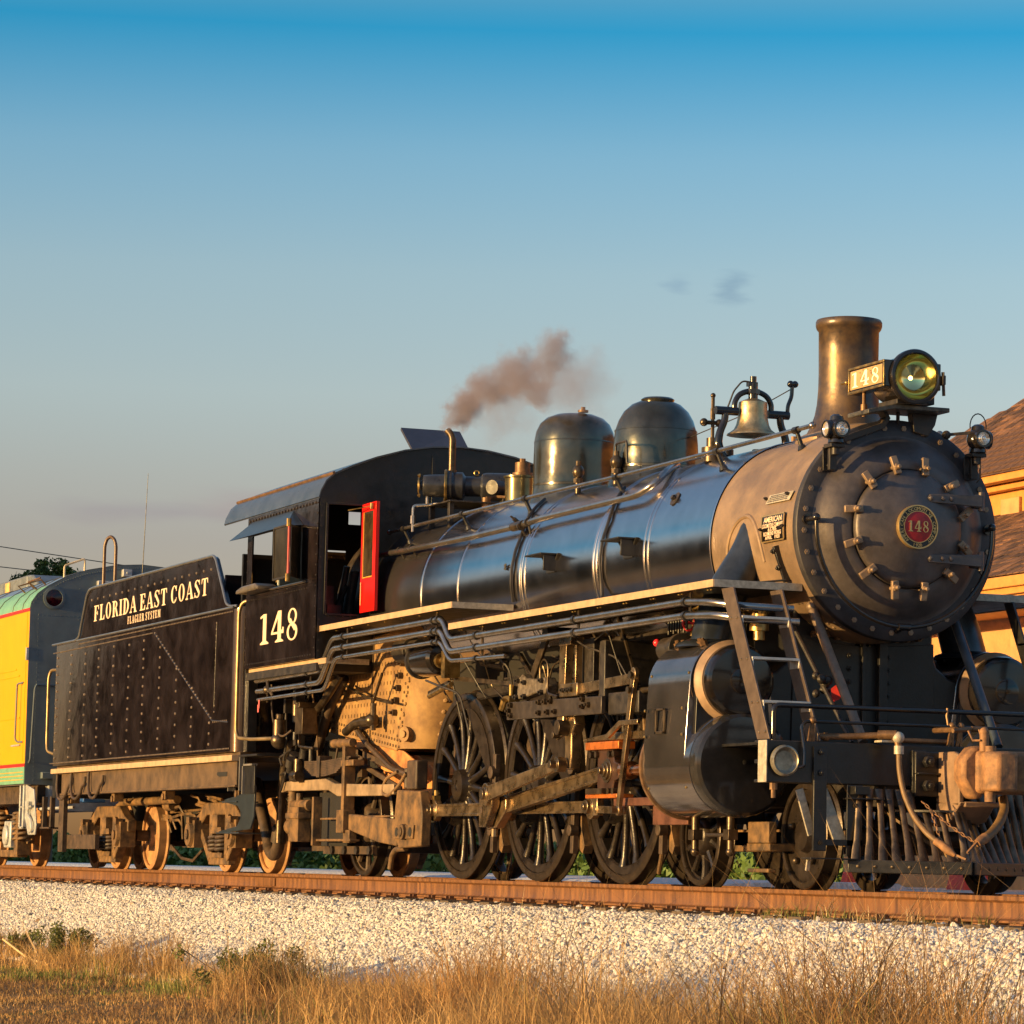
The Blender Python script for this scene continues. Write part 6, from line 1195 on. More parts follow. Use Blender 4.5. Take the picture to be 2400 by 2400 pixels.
obj('water_hose', G().tube([(-11.75, -.98, 1.0), (-11.5, -1.0, .78), (-11.1, -1.02, .38), (-10.95, -1.04, .24), (-10.75, -1.05, .19), (-10.58, -1.06, .28), (-10.48, -1.08, .45)], .068, 14, .12).cyl((-10.52, -1.08, .34), (-10.46, -1.08, .50), .085, n=14), dusty_d, ten)
obj('axle_pump_chain', G().tube([(-16.2, -.7, .3), (-15.7, -.7, .15), (-15.2, -.7, .12), (-14.8, -.7, .25)], .02, 6), dusty_d, ten)
# ================================================================== COACH
co = thing('passenger_coach', 'yellow passenger coach with grey end and silver roof behind the tender', 'railway coach', (-30, 0, 0))
CE, CB = -20.72, -44.0
def cz(y): return float(np.interp(abs(y), [0, .35, .75, 1.05, 1.28, 1.42, 1.50, 1.52], [4.11, 4.085, 4.0, 3.89, 3.76, 3.65, 3.53, 3.43]))
yy = [-1.52, -1.51, -1.50, -1.47, -1.42, -1.35, -1.28, -1.17, -1.05, -.9, -.75, -.55, -.35, -.17, 0]; yy = yy+[-v for v in yy[-2::-1]]
obj('coach_side', G().box(CB, CE, -1.52, -1.50, 1.37, 3.41).box(CB, CE, 1.50, 1.52, 1.37, 3.41), yellow, co)
obj('skirt_panel', G().box(CB, CE, -1.523, -1.50, 1.10, 1.325).box(CB, CE, 1.50, 1.52, 1.10, 1.325), coach_green, co)
obj('red_stripe', G().box(CB, CE, -1.526, -1.50, 1.325, 1.37).box(CB, CE, -1.526, -1.50, 3.41, 3.455), coach_red, co)
g = G().box(CB, -21.4, -1.528, -1.52, 2.64, 2.66).box(CB, -21.2, -1.528, -1.52, 2.55, 2.57).box(CB, -21.1, -1.528, -1.52, 1.98, 2.0).box(-20.85, -20.84, -1.524, -1.52, 1.4, 3.4)
for z in (1.15, 1.20, 1.25): g.box(CB, CE-.05, -1.53, -1.523, z, z+.008)
obj('panel_ridge', g, yellow, co)
def roofpart(nm, mat, ya, yb):
    g = G(); ys2 = [v for v in yy if ya <= v <= yb]; n = len(ys2)
    for x in (CB, CE):
        for y in ys2: g.v.append((x, y*1.004, cz(y)+.004))
    g.f = [(i, i+n, i+n+1, i+1) for i in range(n-1)]
    return obj(nm, g, mat, co, ang=60)
roofpart('roof_edge_green', coach_green, -1.52, -1.28); rf = roofpart('coach_roof', coach_roof, -1.28, 1.28); roofpart('roof_edge_green', coach_green, 1.28, 1.52)
g = G()
for x in (-21.15, -21.75, -22.7, -24, -25.3): g.tube([(x, y*1.006, cz(y)+.006) for y in yy], .006, 5)
obj('roof_seam', g, M('seam_dark', (.08, .08, .07), .5), rf)
g = G()
for x, y in ((-21.3, -1.30), (-22.0, -1.30)): g.tube([(x, y, cz(y)), (x, y-.10, cz(y)+.09), (x+.02, y+.05, cz(y)+.14), (x, y+.12, cz(y+.12))], .014, 6)
g.tube([(-21.3, -1.26, cz(1.26)+.14), (-22.0, -1.26, cz(1.26)+.13)], .012, 6)
obj('roof_hand_hold', g, copper, co)
obj('roof_grab', G().tube([(-21.0, -1.0, cz(1.0)), (-21.0, -1.0, cz(1.0)+.16), (-21.0, -.72, cz(.72)+.17), (-21.0, -.72, cz(.72))], .014, 6, .03), M('grab_cream', (.6, .48, .3), .5), co)
obj('roof_vent', G().box(-33, -25.2, -.55, .1, 3.95, 4.26).prism([(-25.2, 3.9), (-25.2, 4.26), (-24.9, 4.24), (-24.4, 4.05), (-24.4, 3.9)], 'y', -.55, .1), M('vent_grey', (.16, .18, .2), .5, metal=.3), co, bev=.03)
for q_ in ((-26.6, -26.3, -.56, -.55, 4.08, 4.22), (-27.7, -27.5, -.56, -.55, 4.08, 4.22)): obj('vent_slot', G().box(*q_), M('vent_tan', (.6, .35, .12), .6), co)
g = G().prism([(-1.515, 1.09), (1.515, 1.09)]+[(y, cz(y)-.002) for y in yy[::-1]], 'x', CE-.02, CE+.01)
en = obj('coach_end', g, coach_grey, co, ang=30)
g = G()
for y in yy: pass
for k in range(90):
    t = k/89; y = -1.47+2.94*t; g.rivet((CE+.01, y, cz(y)-.05), (1, 0, 0), .009)
for z in np.arange(1.15, 3.4, .06): g.rivet((CE+.01, -1.40, z), (1, 0, 0), .008)
for y in np.arange(-1.4, .6, .06): g.rivet((CE+.01, y, 3.36), (1, 0, 0), .008)
for z in np.arange(2.9, 3.95, .14): g.rivet((CE+.01, -.85, z), (1, 0, 0), .008)
for x in np.arange(-21.0, -23, -.0) if False else []: pass
obj('end_rivets', g, coach_grey, en, kind='stuff')
obj('end_marker_lens', G().lathe([(.15, 0), (.15, .02), (.115, .025), (.11, .01), (0, .01)], (CE+.01, -1.20, 3.60), (1, 0, 0), 32), coach_grey, en)
obj('marker_glass', G().lathe([(.11, .012), (.06, .022), (0, .025)], (CE+.01, -1.20, 3.60), (1, 0, 0), 24), M('dark_red_lens', (.03, .003, .006), .08, var=.2), en)
obj('end_box', G().box(CE+.01, CE+.10, -.62, -.36, 3.74, 3.86).box(CE, CE+.06, -.62, 0, 3.68, 3.72), silver, en, bev=.008)
obj('end_lamp', G().box(CE+.01, CE+.12, -.28, -.16, 3.93, 4.03).cyl((CE+.12, -.22, 3.98), (CE+.13, -.22, 3.98), .02, n=10), silver, en, bev=.015)
for pts, m in (([(CE, -1.35, 2.42), (CE+.10, -1.42, 2.42), (CE+.10, -1.44, 2.36), (CE+.10, -1.47, 1.42), (CE+.02, -1.47, 1.38)], coach_grey), ([(CE, -1.0, 2.43), (CE+.1, -1.42, 2.42)], coach_grey),
               ([(CE-.22, -1.52, 2.46), (CE-.34, -1.58, 2.44), (CE-.36, -1.58, 1.70), (CE-.3, -1.56, 1.66), (CE-.15, -1.52, 1.66)], coach_grey), ([(-21.55, -1.52, 1.62), (-21.0, -1.53, 1.62)], silver)):
    obj('coach_grab_iron', G().tube(pts, .013, 8, .03), m, en)
obj('side_marker_bracket', G().box(-20.76, -20.70, -1.55, -1.52, 2.75, 2.92), silver, en)
obj('end_step_block', G().box(CE, CE+.10, -1.30, -1.08, 1.17, 1.26), coach_grey, en, bev=.01)
g = G().prism([(-20.80, 1.09), (-20.35, 1.02), (-20.15, .55), (-20.2, .42), (-20.6, .42), (-20.95, .80)], 'y', -1.47, -1.45).box(-21.05, -21.0, -1.50, -1.45, .50, 1.08).box(-20.86, -20.80, -1.50, -1.45, .50, 1.08).box(-21.05, -20.80, -1.50, -1.30, .50, .53).box(-21.05, -20.80, -1.50, -1.30, .78, .80)
obj('coach_step', g, silver, co, bev=.006)
obj('brake_lever', G().tube([(-20.3, -1.5, .80), (-20.5, -1.5, .78), (-20.52, -1.5, .70), (-20.3, -1.5, .60), (-20.25, -1.5, .48), (-20.4, -1.5, .45)], .016, 8, .05).box(-20.6, -20.4, -1.52, -1.46, .76, .86).cyl((-20.3, -1.40, .76), (-19.2, -1.2, .78), .02, n=8), silver, co)
obj('buffer_gear', G().cyl((-20.6, -.6, .95), (-19.6, -.6, .95), .05, n=10).cyl((-20.6, -.3, .75), (-19.5, -.3, .75), .04, n=10).box(-20.9, -20.6, -1.2, 1.2, .75, 1.08).tube([(-20.5, -.5, .8), (-20.1, -.6, .5), (-19.9, -.7, .4), (-19.6, -.7, .5), (-19.5, -.5, .8)], .03, 8, .1), silver, co)
obj('blue_box', G().box(-20.3, -19.9, -.9, -.6, .86, .95), M('blue_paint', (.02, .08, .25), .4), co, bev=.01)
for x in (-22.945, -25.5):
    for s_ in (-1, 1): small_wheel('coach_wheel', x, s_, .4165, co, False, wheel_org, wheel_org)
g = G().box(-25.9, -22.3, -1.10, -1.02, .45, .62).box(-22.6, -22.4, -1.2, -1.0, .15, .75).box(-25.9, -22.6, -1.15, -1.0, .12, .22)
for sx in (-22.25, -22.55, -23.6):
    pts = [(sx+.10*cos(a), -1.12+.10*sin(a), .32+.42*a/(2*pi*6)) for a in np.arange(0, 2*pi*6, .5)]; g.tube(pts, .024, 6)
obj('coach_truck', g, dusty, co, bev=.01)
obj('coach_journal', G().box(-23.15, -22.75, -1.22, -1.0, .25, .62).cyl((-22.95, -1.26, .42), (-22.95, -1.2, .42), .14, n=18), silver, co, bev=.02)
obj('coach_underframe', G().box(CB, CE-.1, -1.3, 1.3, .85, 1.10), dusty_d, co)
# ================================================================== TRACK
trk = thing('railway_track', 'rusty steel track on pale stone ballast under the train', 'railway track', (0, 0, -.18))
rp = [(-.037, 0), (.037, 0), (.037, -.030), (.010, -.045), (.009, -.135), (.020, -.150), (.070, -.162), (.070, -.178), (-.070, -.178), (-.070, -.162), (-.020, -.150), (-.009, -.135), (-.010, -.045), (-.037, -.030)]
for s_ in (-1, 1):
    rl_ = obj('rail', G().prism([(p[0]+s_*.755, p[1]-.002) for p in rp], 'x', -120, 26), rail_m, trk, bev=.003)
    obj('rail_head_top', G().box(-120, 26, s_*.755-.028, s_*.755+.028, -.0022, -.0008), railtop, rl_)
obj('joint_bar', G().box(-12.3, -11.6, -.778, -.770, -.135, -.05), rail_m, trk)
me_tie = mesh('tie', G().box(-.11, .11, -1.27, 1.27, -.17, 0), tie_m)
g = G().box(-.09, .09, -.95, -.62, 0, .012).box(-.09, .09, .62, .95, 0, .012); me_plate = mesh('tie_plate', g, rail_m)
g = G()
for y in (-.84, -.67, .67, .84):
    for x in (-.05, .05): g.box(x-.012, x+.012, y-.02, y+.02, .0, .035)
me_spike = mesh('spikes', g, M('spike_rust', (.12, .055, .03), .7))
x = 25.0; k = 0
while x > -75:
    t = bpy.data.objects.new('tie', me_tie); COL.objects.link(t); t.parent = trk; t.location = (x, random.uniform(-.02, .02), -.192+.18+random.uniform(-.002, .002)); t.rotation_euler = (0, 0, random.uniform(-.02, .02))
    for nm, me in (('tie_plate', me_plate), ('spike', me_spike)):
        o = bpy.data.objects.new(nm, me); COL.objects.link(o); o.parent = t
    x -= .53; k += 1
# ================================================================== GROUND
def bank(y):      # height of the ground across the track, from the far side to the near side
    return float(np.interp(y, [-400, -20, -8, -5.5, -4.2, -3.5, -3.0, -1.75, -1.35, 1.4, 1.9, 3.2, 4.5, 60, 4000], [-1.3, -1.22, -1.12, -1.06, -1.00, -.93, -.80, -.30, -.225, -.225, -.26, -.34, -.35, -.35, -.35]))
ygr = [-2000, -400, -200, -100, -60, -40, -30, -24, -20, -16, -13, -11, -9, -8, -7, -6, -5.5, -5, -4.6, -4.2, -3.9, -3.7, -3.5, -3.3, -3.1, -2.9, -2.6, -2.3, -2.0, -1.75, -1.55, -1.35, -1, 0, 1, 1.4, 1.9, 2.5, 3.2, 4.5, 7, 12, 20, 40, 80, 160, 400, 1000, 3000]
xgr = sorted(set([-3000, -1000, -400, -200, -120, -90]+list(range(-70, 40, 1))+[45, 60, 90, 150, 300, 1000, 2000]))
from mathutils import noise as mn
g = G(); nx, ny = len(xgr), len(ygr)
def gz(x, y):
    z = bank(y) if y > -400 else -1.3
    amp = .05 if (-30 < y < -1.9) else 0.
    return z+amp*mn.noise(Vector((x*.35, y*.5, 0)))*1.4
for x in xgr:
    for y in ygr: g.v.append((x, y, gz(x, y)))
g.f = [(i*ny+j, (i+1)*ny+j, (i+1)*ny+j+1, i*ny+j+1) for i in range(nx-1) for j in range(ny-1)]
def ground_mat():
    m = bpy.data.materials.new('ground_mixed'); m.use_nodes = True; n = m.node_tree.nodes; l = m.node_tree.links; b = n['Principled BSDF']; b.inputs['Roughness'].default_value = .95; b.inputs['Specular IOR Level'].default_value = .2
    tc = n.new('ShaderNodeTexCoord'); sp = n.new('ShaderNodeSeparateXYZ'); l.new(tc.outputs['Object'], sp.inputs[0])
    def noise(s, d=6):
        q = n.new('ShaderNodeTexNoise'); q.inputs['Scale'].default_value = s; q.inputs['Detail'].default_value = d; l.new(tc.outputs['Object'], q.inputs['Vector']); return q.outputs['Fac']
    def ramp(fac, *st):
        r = n.new('ShaderNodeValToRGB'); l.new(fac, r.inputs[0]); e = r.color_ramp.elements
        while len(e) < len(st): e.new(.5)
        for q, (p, c) in zip(e, st): q.position = p; q.color = (*c, 1)
        return r.outputs[0]
    def mix(f, a, c):
        x = n.new('ShaderNodeMix'); x.data_type = 'RGBA'; l.new(f, x.inputs['Factor']); l.new(a, x.inputs['A']); l.new(c, x.inputs['B']); return x.outputs['Result']
    def thr(v, lo, hi, wob=0.):
        if wob:
            ad = n.new('ShaderNodeMath'); ad.operation = 'MULTIPLY_ADD'; l.new(noise(.8), ad.inputs[0]); ad.inputs[1].default_value = wob; l.new(v, ad.inputs[2]); v = ad.outputs[0]
        x = n.new('ShaderNodeMapRange'); l.new(v, x.inputs[0]); x.inputs[1].default_value = lo; x.inputs[2].default_value = hi; return x.outputs[0]
    lawn = ramp(noise(9), (.25, (.10, .055, .022)), (.5, (.26, .14, .055)), (.75, (.34, .20, .09)))
    lawn = mix(thr(noise(1.1), .56, .66), lawn, ramp(noise(20), (.3, (.06, .07, .02)), (.7, (.14, .13, .04))))
    grav = ramp(noise(38, 3), (.3, (.18, .15, .12)), (.7, (.55, .50, .44)))
    far_g = ramp(noise(3), (.3, (.05, .085, .025)), (.7, (.09, .13, .04)))
    asph = ramp(noise(25), (.35, (.30, .28, .25)), (.65, (.42, .39, .35)))
    c = mix(thr(sp.outputs['Y'], -3.75, -3.45, .3), lawn, grav)
    white = ramp(noise(22, 3), (.35, (.38, .37, .36)), (.65, (.66, .64, .62)))
    c = mix(thr(sp.outputs['Y'], 1.9, 2.2), c, white)
    c2 = mix(thr(sp.outputs['X'], -9.5, -8.5), far_g, asph)
    c = mix(thr(sp.outputs['Y'], 13, 15), c, c2)
    x = n.new('ShaderNodeMath'); x.operation = 'MULTIPLY'; l.new(thr(sp.outputs['Y'], 3.0, 3.4), x.inputs[0]); l.new(thr(sp.outputs['X'], -9.5, -8.5), x.inputs[1]); c = mix(x.outputs[0], c, asph)
    l.new(c, b.inputs['Base Color'])
    bp = n.new('ShaderNodeBump'); bp.inputs['Distance'].default_value = .02; l.new(noise(30), bp.inputs['Height']); l.new(bp.outputs[0], b.inputs['Normal'])
    return m
ground = obj('ground', g, None, kind='structure', ang=80); ground.data.materials.append(ground_mat())
# ballast stones: instanced over the bank
def gn_scatter(name, surf_g, density, size, mat, label, seed=1, flat=.7, sub=2):
    """loose stones scattered over a surface by geometry nodes"""
    o = obj(name, surf_g, mat, kind='stuff'); o['label'] = label; o['category'] = 'ballast'
    t = bpy.data.node_groups.new(name+'_nodes', 'GeometryNodeTree'); t.interface.new_socket('Geometry', in_out='INPUT', socket_type='NodeSocketGeometry'); t.interface.new_socket('Geometry', in_out='OUTPUT', socket_type='NodeSocketGeometry')
    n = t.nodes; l = t.links; gi = n.new('NodeGroupInput'); go = n.new('NodeGroupOutput')
    dp = n.new('GeometryNodeDistributePointsOnFaces'); l.new(gi.outputs[0], dp.inputs['Mesh']); dp.inputs['Density'].default_value = density; dp.inputs['Seed'].default_value = seed
    ico = n.new('GeometryNodeMeshIcoSphere'); ico.inputs['Radius'].default_value = 1; ico.inputs['Subdivisions'].default_value = sub
    nz = n.new('ShaderNodeTexNoise'); nz.inputs['Scale'].default_value = 1.1; nz.inputs['Detail'].default_value = 1
    sp = n.new('GeometryNodeSetPosition'); vm = n.new('ShaderNodeVectorMath'); vm.operation = 'SUBTRACT'; vm.inputs[1].default_value = (.5, .5, .5); vs = n.new('ShaderNodeVectorMath'); vs.operation = 'SCALE'; vs.inputs['Scale'].default_value = 1.1
    l.new(nz.outputs['Color'], vm.inputs[0]); l.new(vm.outputs[0], vs.inputs[0]); l.new(vs.outputs[0], sp.inputs['Offset']); l.new(ico.outputs[0], sp.inputs['Geometry'])
    sm = n.new('GeometryNodeSetMaterial'); sm.inputs['Material'].default_value = mat; l.new(sp.outputs[0], sm.inputs[0])
    ip = n.new('GeometryNodeInstanceOnPoints'); l.new(dp.outputs['Points'], ip.inputs['Points']); l.new(sm.outputs[0], ip.inputs['Instance'])
    r1 = n.new('FunctionNodeRandomValue'); r1.data_type = 'FLOAT_VECTOR'; r1.inputs[0].default_value = (0, 0, 0); r1.inputs[1].default_value = (6.28, 6.28, 6.28); l.new(r1.outputs[0], ip.inputs['Rotation'])
    r2 = n.new('FunctionNodeRandomValue'); r2.data_type = 'FLOAT_VECTOR'; r2.inputs[0].default_value = (size*.55, size*.55, size*.5); r2.inputs[1].default_value = (size*1.35, size*1.2, size*1.1); r2.inputs['Seed'].default_value = 3; l.new(r2.outputs[0], ip.inputs['Scale'])
    l.new(ip.outputs[0], go.inputs[0])
    md = o.modifiers.new('stones', 'NODES'); md.node_group = t
    return o
def stone_mat():
    m = bpy.data.materials.new('ballast_stone'); m.use_nodes = True; n = m.node_tree.nodes; l = m.node_tree.links; b = n['Principled BSDF']; b.inputs['Roughness'].default_value = .85
    oi = n.new('ShaderNodeObjectInfo'); r = n.new('ShaderNodeValToRGB'); l.new(oi.outputs['Random'], r.inputs[0]); e = r.color_ramp.elements
    st = [(0, (.20, .19, .19)), (.08, (.45, .43, .41)), (.28, (.70, .66, .61)), (.55, (.82, .78, .72)), (.8, (.60, .52, .41)), (.93, (.78, .77, .76)), (1, (.30, .19, .11))]
    while len(e) < len(st): e.new(.5)
    for q, (p, c) in zip(e, st): q.position = p; q.color = (*c, 1)
    tc = n.new('ShaderNodeTexCoord'); nz = n.new('ShaderNodeTexNoise'); nz.inputs['Scale'].default_value = 1.5; l.new(tc.outputs['Object'], nz.inputs['Vector'])
    mx = n.new('ShaderNodeMix'); mx.data_type = 'RGBA'; mx.blend_type = 'MULTIPLY'; mx.inputs['Factor'].default_value = .35; l.new(r.outputs[0], mx.inputs['A']); l.new(nz.outputs['Fac'], mx.inputs['B']) ; l.new(mx.outputs['Result'], b.inputs['Base Color'])
    return m
SM = stone_mat()
def strip(y0, y1, x0, x1, ny=10, nx=60, dz=0.):
    g = G()
    for i in range(nx+1):
        for j in range(ny+1): x = x0+(x1-x0)*i/nx; y = y0+(y1-y0)*j/ny; g.v.append((x, y, gz(x, y)+dz))
    g.f = [(i*(ny+1)+j, (i+1)*(ny+1)+j, (i+1)*(ny+1)+j+1, i*(ny+1)+j+1) for i in range(nx) for j in range(ny)]
    return g
gn_scatter('ballast_bank', strip(-3.75, -.86, -32, 16), 1150, .0225, SM, 'pale rounded ballast stones on the near bank below the rail', 1)
gn_scatter('larger_ballast', strip(-3.55, -.95, -25, 16, dz=.008), 14, .032, SM, 'larger pale stones scattered over the near ballast bank', 9)
gn_scatter('ballast_between_rails', strip(-.66, 2.6, -30, 14), 420, .027, SM, 'pale ballast stones between the rails and beyond the far rail', 2, sub=1)
gn_scatter('distant_ballast', strip(-3.9, -.86, -75, -32), 260, .035, SM, 'pale ballast stones far back along the coach', 5, sub=1)
# far hedge bank and second ballast ridge beyond the track
obj('gravel_ridge', G().prism([(5.0, -.4), (6.2, -.02), (7.0, .02), (8.6, .03), (9.7, -.4)], 'x', -150, -15), M('far_gravel', (.60, .58, .56), .9, var=.25, scale=18, bump=.02, bscale=20), kind='structure')
obj('parking_pavement', G().box(-60, 60, 9.9, 15, -.4, -.045).box(-13.5, 60, 3.6, 9.9, -.4, -.045), M('pale_asphalt', (.44, .42, .38), .9, var=.2, scale=12, bump=.004), kind='structure')
obj('kerb', G().box(-9.0, 60, 11.8, 12.1, -.4, -.20), M('kerb_concrete', (.45, .42, .38), .8, var=.2), kind='structure')
for nm_, x0, x1, y, lb_ in (('red_kerb_paint', -21.6, -21.3, 11.0, 'short red painted block low behind the pilot, left one'), ('red_kerb_paint', -18.25, -17.7, 11.0, 'short red painted block low behind the pilot, right one')):
    o = obj('red_block', G().prism([(x0, -.06), (x1, -.06), (x1-.05, .17), (x0+.12, .17)], 'y', y, y+.4), M('red_block_paint', (.60, .07, .05), .6, var=.2), bev=.01); o['label'] = lb_; o['category'] = 'kerb block'; o['group'] = 'red blocks behind the pilot'
# ================================================================== STATION BUILDING
stn = thing('station_building', 'station building with brown shingle roofs and cream walls right of the smokebox', 'building', (-14, 18, -.35))
wall_c = M('cream_stucco', (.50, .27, .11), .8, var=.15, scale=4, bump=.004)
trim_c = M('cream_trim', (.55, .235, .05), .6, var=.12)
WX0, WX1 = -30.0, 4.0
obj('wall', G().box(WX0, WX1, 15.2, 24, -.35, 4.9), wall_c, stn)
obj('upper_wall', G().box(WX0-.5, WX1, 16.0, 24, 5.6, 6.70), trim_c, stn)
obj('wall_pier', G().box(-22.6, -21.6, 14.6, 15.2, -.35, 3.2).box(-22.75, -21.45, 14.45, 15.2, 3.2, 3.32).box(-22.55, -21.65, 14.35, 15.2, 3.32, 3.95), wall_c, stn, bev=.02)
obj('door_opening', G().box(-21.0, -19.2, 15.15, 15.2, -.35, 3.3), shadow_blk, stn)  # flat dark panel, painted as the shade inside the doorway
for z0, z1, y in ((4.30, 4.40, 13.0), (4.40, 4.56, 12.92)): obj('eave_fascia', G().box(WX0-1, WX1, y, y+.12, z0, z1), trim_c, stn, bev=.01)
obj('soffit', G().box(WX0-1, WX1, 13.1, 15.2, 4.28, 4.32), trim_c, stn)
obj('cornice', G().box(WX0-.9, WX1, 15.55, 15.75, 6.60, 6.74).box(WX0-.7, WX1, 15.8, 15.95, 6.50, 6.60), trim_c, stn, bev=.01)
g = G()
for x in np.arange(-30, 3, 1.05): g.box(x, x+.62, 15.94, 15.99, 6.02, 6.38)
obj('frieze_panel', g, wall_c, stn, bev=.01, kind='stuff')
shm = M('wood_shingle', (.17, .080, .036), .85, var=.5, scale=3.5, bump=.006, col2=(.055, .028, .018))
island(shm, .45, 1.7)
slope1 = (Vector((0, 13.0, 4.58)), Vector((0, 16.05, 6.15))); slope2 = (Vector((0, 15.55, 6.76)), Vector((0, 23.0, 12.1)))
obj('lower_roof_deck', G().prism([(13.0, 4.45), (16.1, 6.05), (16.1, 6.12), (13.0, 4.55)], 'x', WX0-1.2, WX1), shm, stn)
K2 = (slope2[1].z-slope2[0].z)/(slope2[1].y-slope2[0].y); HX0 = -31.2
g = G(); g.add([(HX0, 15.5, 6.72), (WX1, 15.5, 6.72), (WX1, 22.5, 6.72+7*K2), (HX0+7, 22.5, 6.72+7*K2), (HX0, 29.5, 6.72)], [(0, 1, 2, 3), (0, 3, 4)]); obj('upper_roof_deck', g, shm, stn)
me_sh = [mesh('shingle', G().box(0, w, 0, .30, 0, .014).box(0, w, -.004, .0, -.004, .016), shm) for w in (.18, .24, .30)]
def shingles(par, a, b, x0, x1, xclip, cap):
    """courses of single shingles on the slope; the nearest ones are objects, the rest one mesh"""
    d = (b-a); L = d.length; d.normalize(); ang = math.atan2(d.z, d.y); rows = int(L/.20); cnt = 0; rest = G(); rr = random.Random(3)
    for r in range(rows):
        p = a+d*(r*.20); x = x0+rr.uniform(0, .2)+xclip(r*.20*d.y)
        while x < x1:
            k = rr.randrange(3); w = (.18, .24, .30)[k]; lift = rr.uniform(.012, .045)
            T = Matrix.Translation((x, p.y, p.z+.012)) @ Matrix.Rotation(ang-lift*1.4, 4, 'X')
            if cnt < cap and -29 < x < -19.6:
                o = bpy.data.objects.new('shingle', me_sh[k]); COL.objects.link(o); o.parent = par; o.matrix_parent_inverse = Matrix.Identity(4); o.matrix_basis = Matrix.Translation(-stn.location) @ T if par == stn else T; cnt += 1
            else: rest.box(0, w, 0, .30, 0, .014, T)
            x += w+.02
    return rest
q = shingles(stn, slope1[0], slope1[1], WX0-1.2, WX1, lambda t: 0, 0); obj('shingle_field', q, shm, stn, kind='stuff')
q = shingles(stn, slope2[0], slope2[1], HX0, WX1, lambda t: t, 290); obj('shingle_field', q, shm, stn, kind='stuff')
# ================================================================== POLE LINE, TREE
wire_m = M('wire_grey', (.06, .06, .055), .6, var=.1)
for (y0, z0, y1, z1, lb) in ((11.5, 10.62, 26.0, 9.22, 'upper thin overhead wire crossing the sky at the left'), (11.5, 9.88, 26, 9.0, 'lower thin overhead wire left of the coach roof')):
    pts = [Vector((-90, y0+(y1-y0)*t, z0+(z1-z0)*t-.0*4*t*(1-t))) for t in np.linspace(-2, 2, 21)]
    o = obj('overhead_wire', G().tube(pts, .016, 5), wire_m); o['label'] = lb; o['category'] = 'overhead wire'
def leaf_mat(nm, c1, c2):
    return M(nm, c1, .6, var=.3, scale=1.4, col2=c2, spec=.3)
leafm = island(leaf_mat('tree_leaves', (.085, .125, .022), (.028, .055, .012)))
bark = M('bark', (.10, .07, .045), .9, var=.3)
def leafy(centers, n, lsize, seed, squash=1.):
    r = np.random.default_rng(seed); C_ = np.array([c[:3] for c in centers]); Rr = np.array([c[3] for c in centers]); k = r.choice(len(centers), n, p=Rr**2/np.sum(Rr**2))
    d = r.normal(size=(n, 3)); d /= np.linalg.norm(d, axis=1)[:, None]; rad = Rr[k]*(r.random(n)**.45); P = C_[k]+d*rad[:, None]*np.array([1, 1, squash])
    u = r.normal(size=(n, 3)); u /= np.linalg.norm(u, axis=1)[:, None]; v = np.cross(u, r.normal(size=(n, 3))); v /= np.linalg.norm(v, axis=1)[:, None]
    s = lsize*r.uniform(.6, 1.3, n)[:, None]; V = np.stack([P-u*s, P+v*s*.45, P+u*s, P-v*s*.45], 1).reshape(-1, 3)
    g = G(); g.v = V.tolist(); g.f = [(4*i, 4*i+1, 4*i+2, 4*i+3) for i in range(n)]; return g
tree = thing('leafy_tree', 'green broadleaf tree showing above the coach roof', 'tree', (-90, 15.2, -.35))
rt = random.Random(11); cs = []
for k in range(46):
    a = rt.uniform(0, 6.28); r_ = 1.25*sqrt(rt.random()); zz = 9.55-.55*(r_/1.25)**1.5+rt.uniform(-.9, .42); cs.append((-90+r_*cos(a), 15.05+r_*sin(a)*.9, zz, rt.uniform(.16, .34)))
cs += [(-90, 14.75, 9.9, .22), (-90, 15.5, 9.95, .2), (-90, 14.1, 9.25, .4), (-90, 13.9, 9.1, .3), (-90, 16.0, 9.6, .22), (-90, 15.1, 9.5, .7), (-90, 15.0, 8.7, 1.0)]
obj('crown', leafy(cs, 9000, .085, 5), leafm, tree, ang=180)
g = G().tube([(-90, 15.2, -.4), (-90.1, 15.25, 3), (-90, 15.1, 6.5), (-90, 15.05, 9.2)], [.28, .22, .15, .05], 10)
for k in range(12): c = cs[k*3]; g.tube([(-90, 15.1, 5.5+.2*k), ((c[0]-90)/2, (c[1]+15.1)/2, c[2]-.8), c[:3]], [.07, .05, .02], 6) if False else g.tube([(-90, 15.1, 6+.2*k), ((c[0]-90)/2, (c[1]+15.1)/2, c[2]-.6), c[:3]], [.06, .04, .015], 6)
obj('trunk', g, bark, tree)
# hedge behind the far gravel, and the wood across the line behind the photographer (seen mirrored in the paint)
def hedge(name, x0, x1, y, z0, h, n, size, seed, lab, mat):
    r = np.random.default_rng(seed); X = r.uniform(x0, x1, n); hh = h*(.55+.45*np.abs(np.sin(X*.11+seed)*np.cos(X*.047+1.3)))*(1+.12*np.sin(X*.7))
    P = np.stack([X, y+r.normal(0, h*.18, n), z0+hh*r.random(n)**.8], 1); u = r.normal(size=(n, 3)); u /= np.linalg.norm(u, axis=1)[:, None]; v = np.cross(u, r.normal(size=(n, 3))); v /= np.linalg.norm(v, axis=1)[:, None]
    s = size*r.uniform(.5, 1.4, n)[:, None]; V = np.stack([P-u*s, P+v*s*.6, P+u*s, P-v*s*.6], 1).reshape(-1, 3)
    g = G(); g.v = V.tolist(); g.f = [(4*i, 4*i+1, 4*i+2, 4*i+3) for i in range(n)]
    o = obj(name, g, mat, kind='stuff', ang=180); o['label'] = lab; o['category'] = 'hedge'; return o
hedge('far_shrubs', -190, -20, 30, -.5, 1.9, 34000, .17, 2, 'low green shrubs beyond the far gravel seen under the train', leaf_mat('far_green', (.13, .20, .045), (.05, .09, .02)))
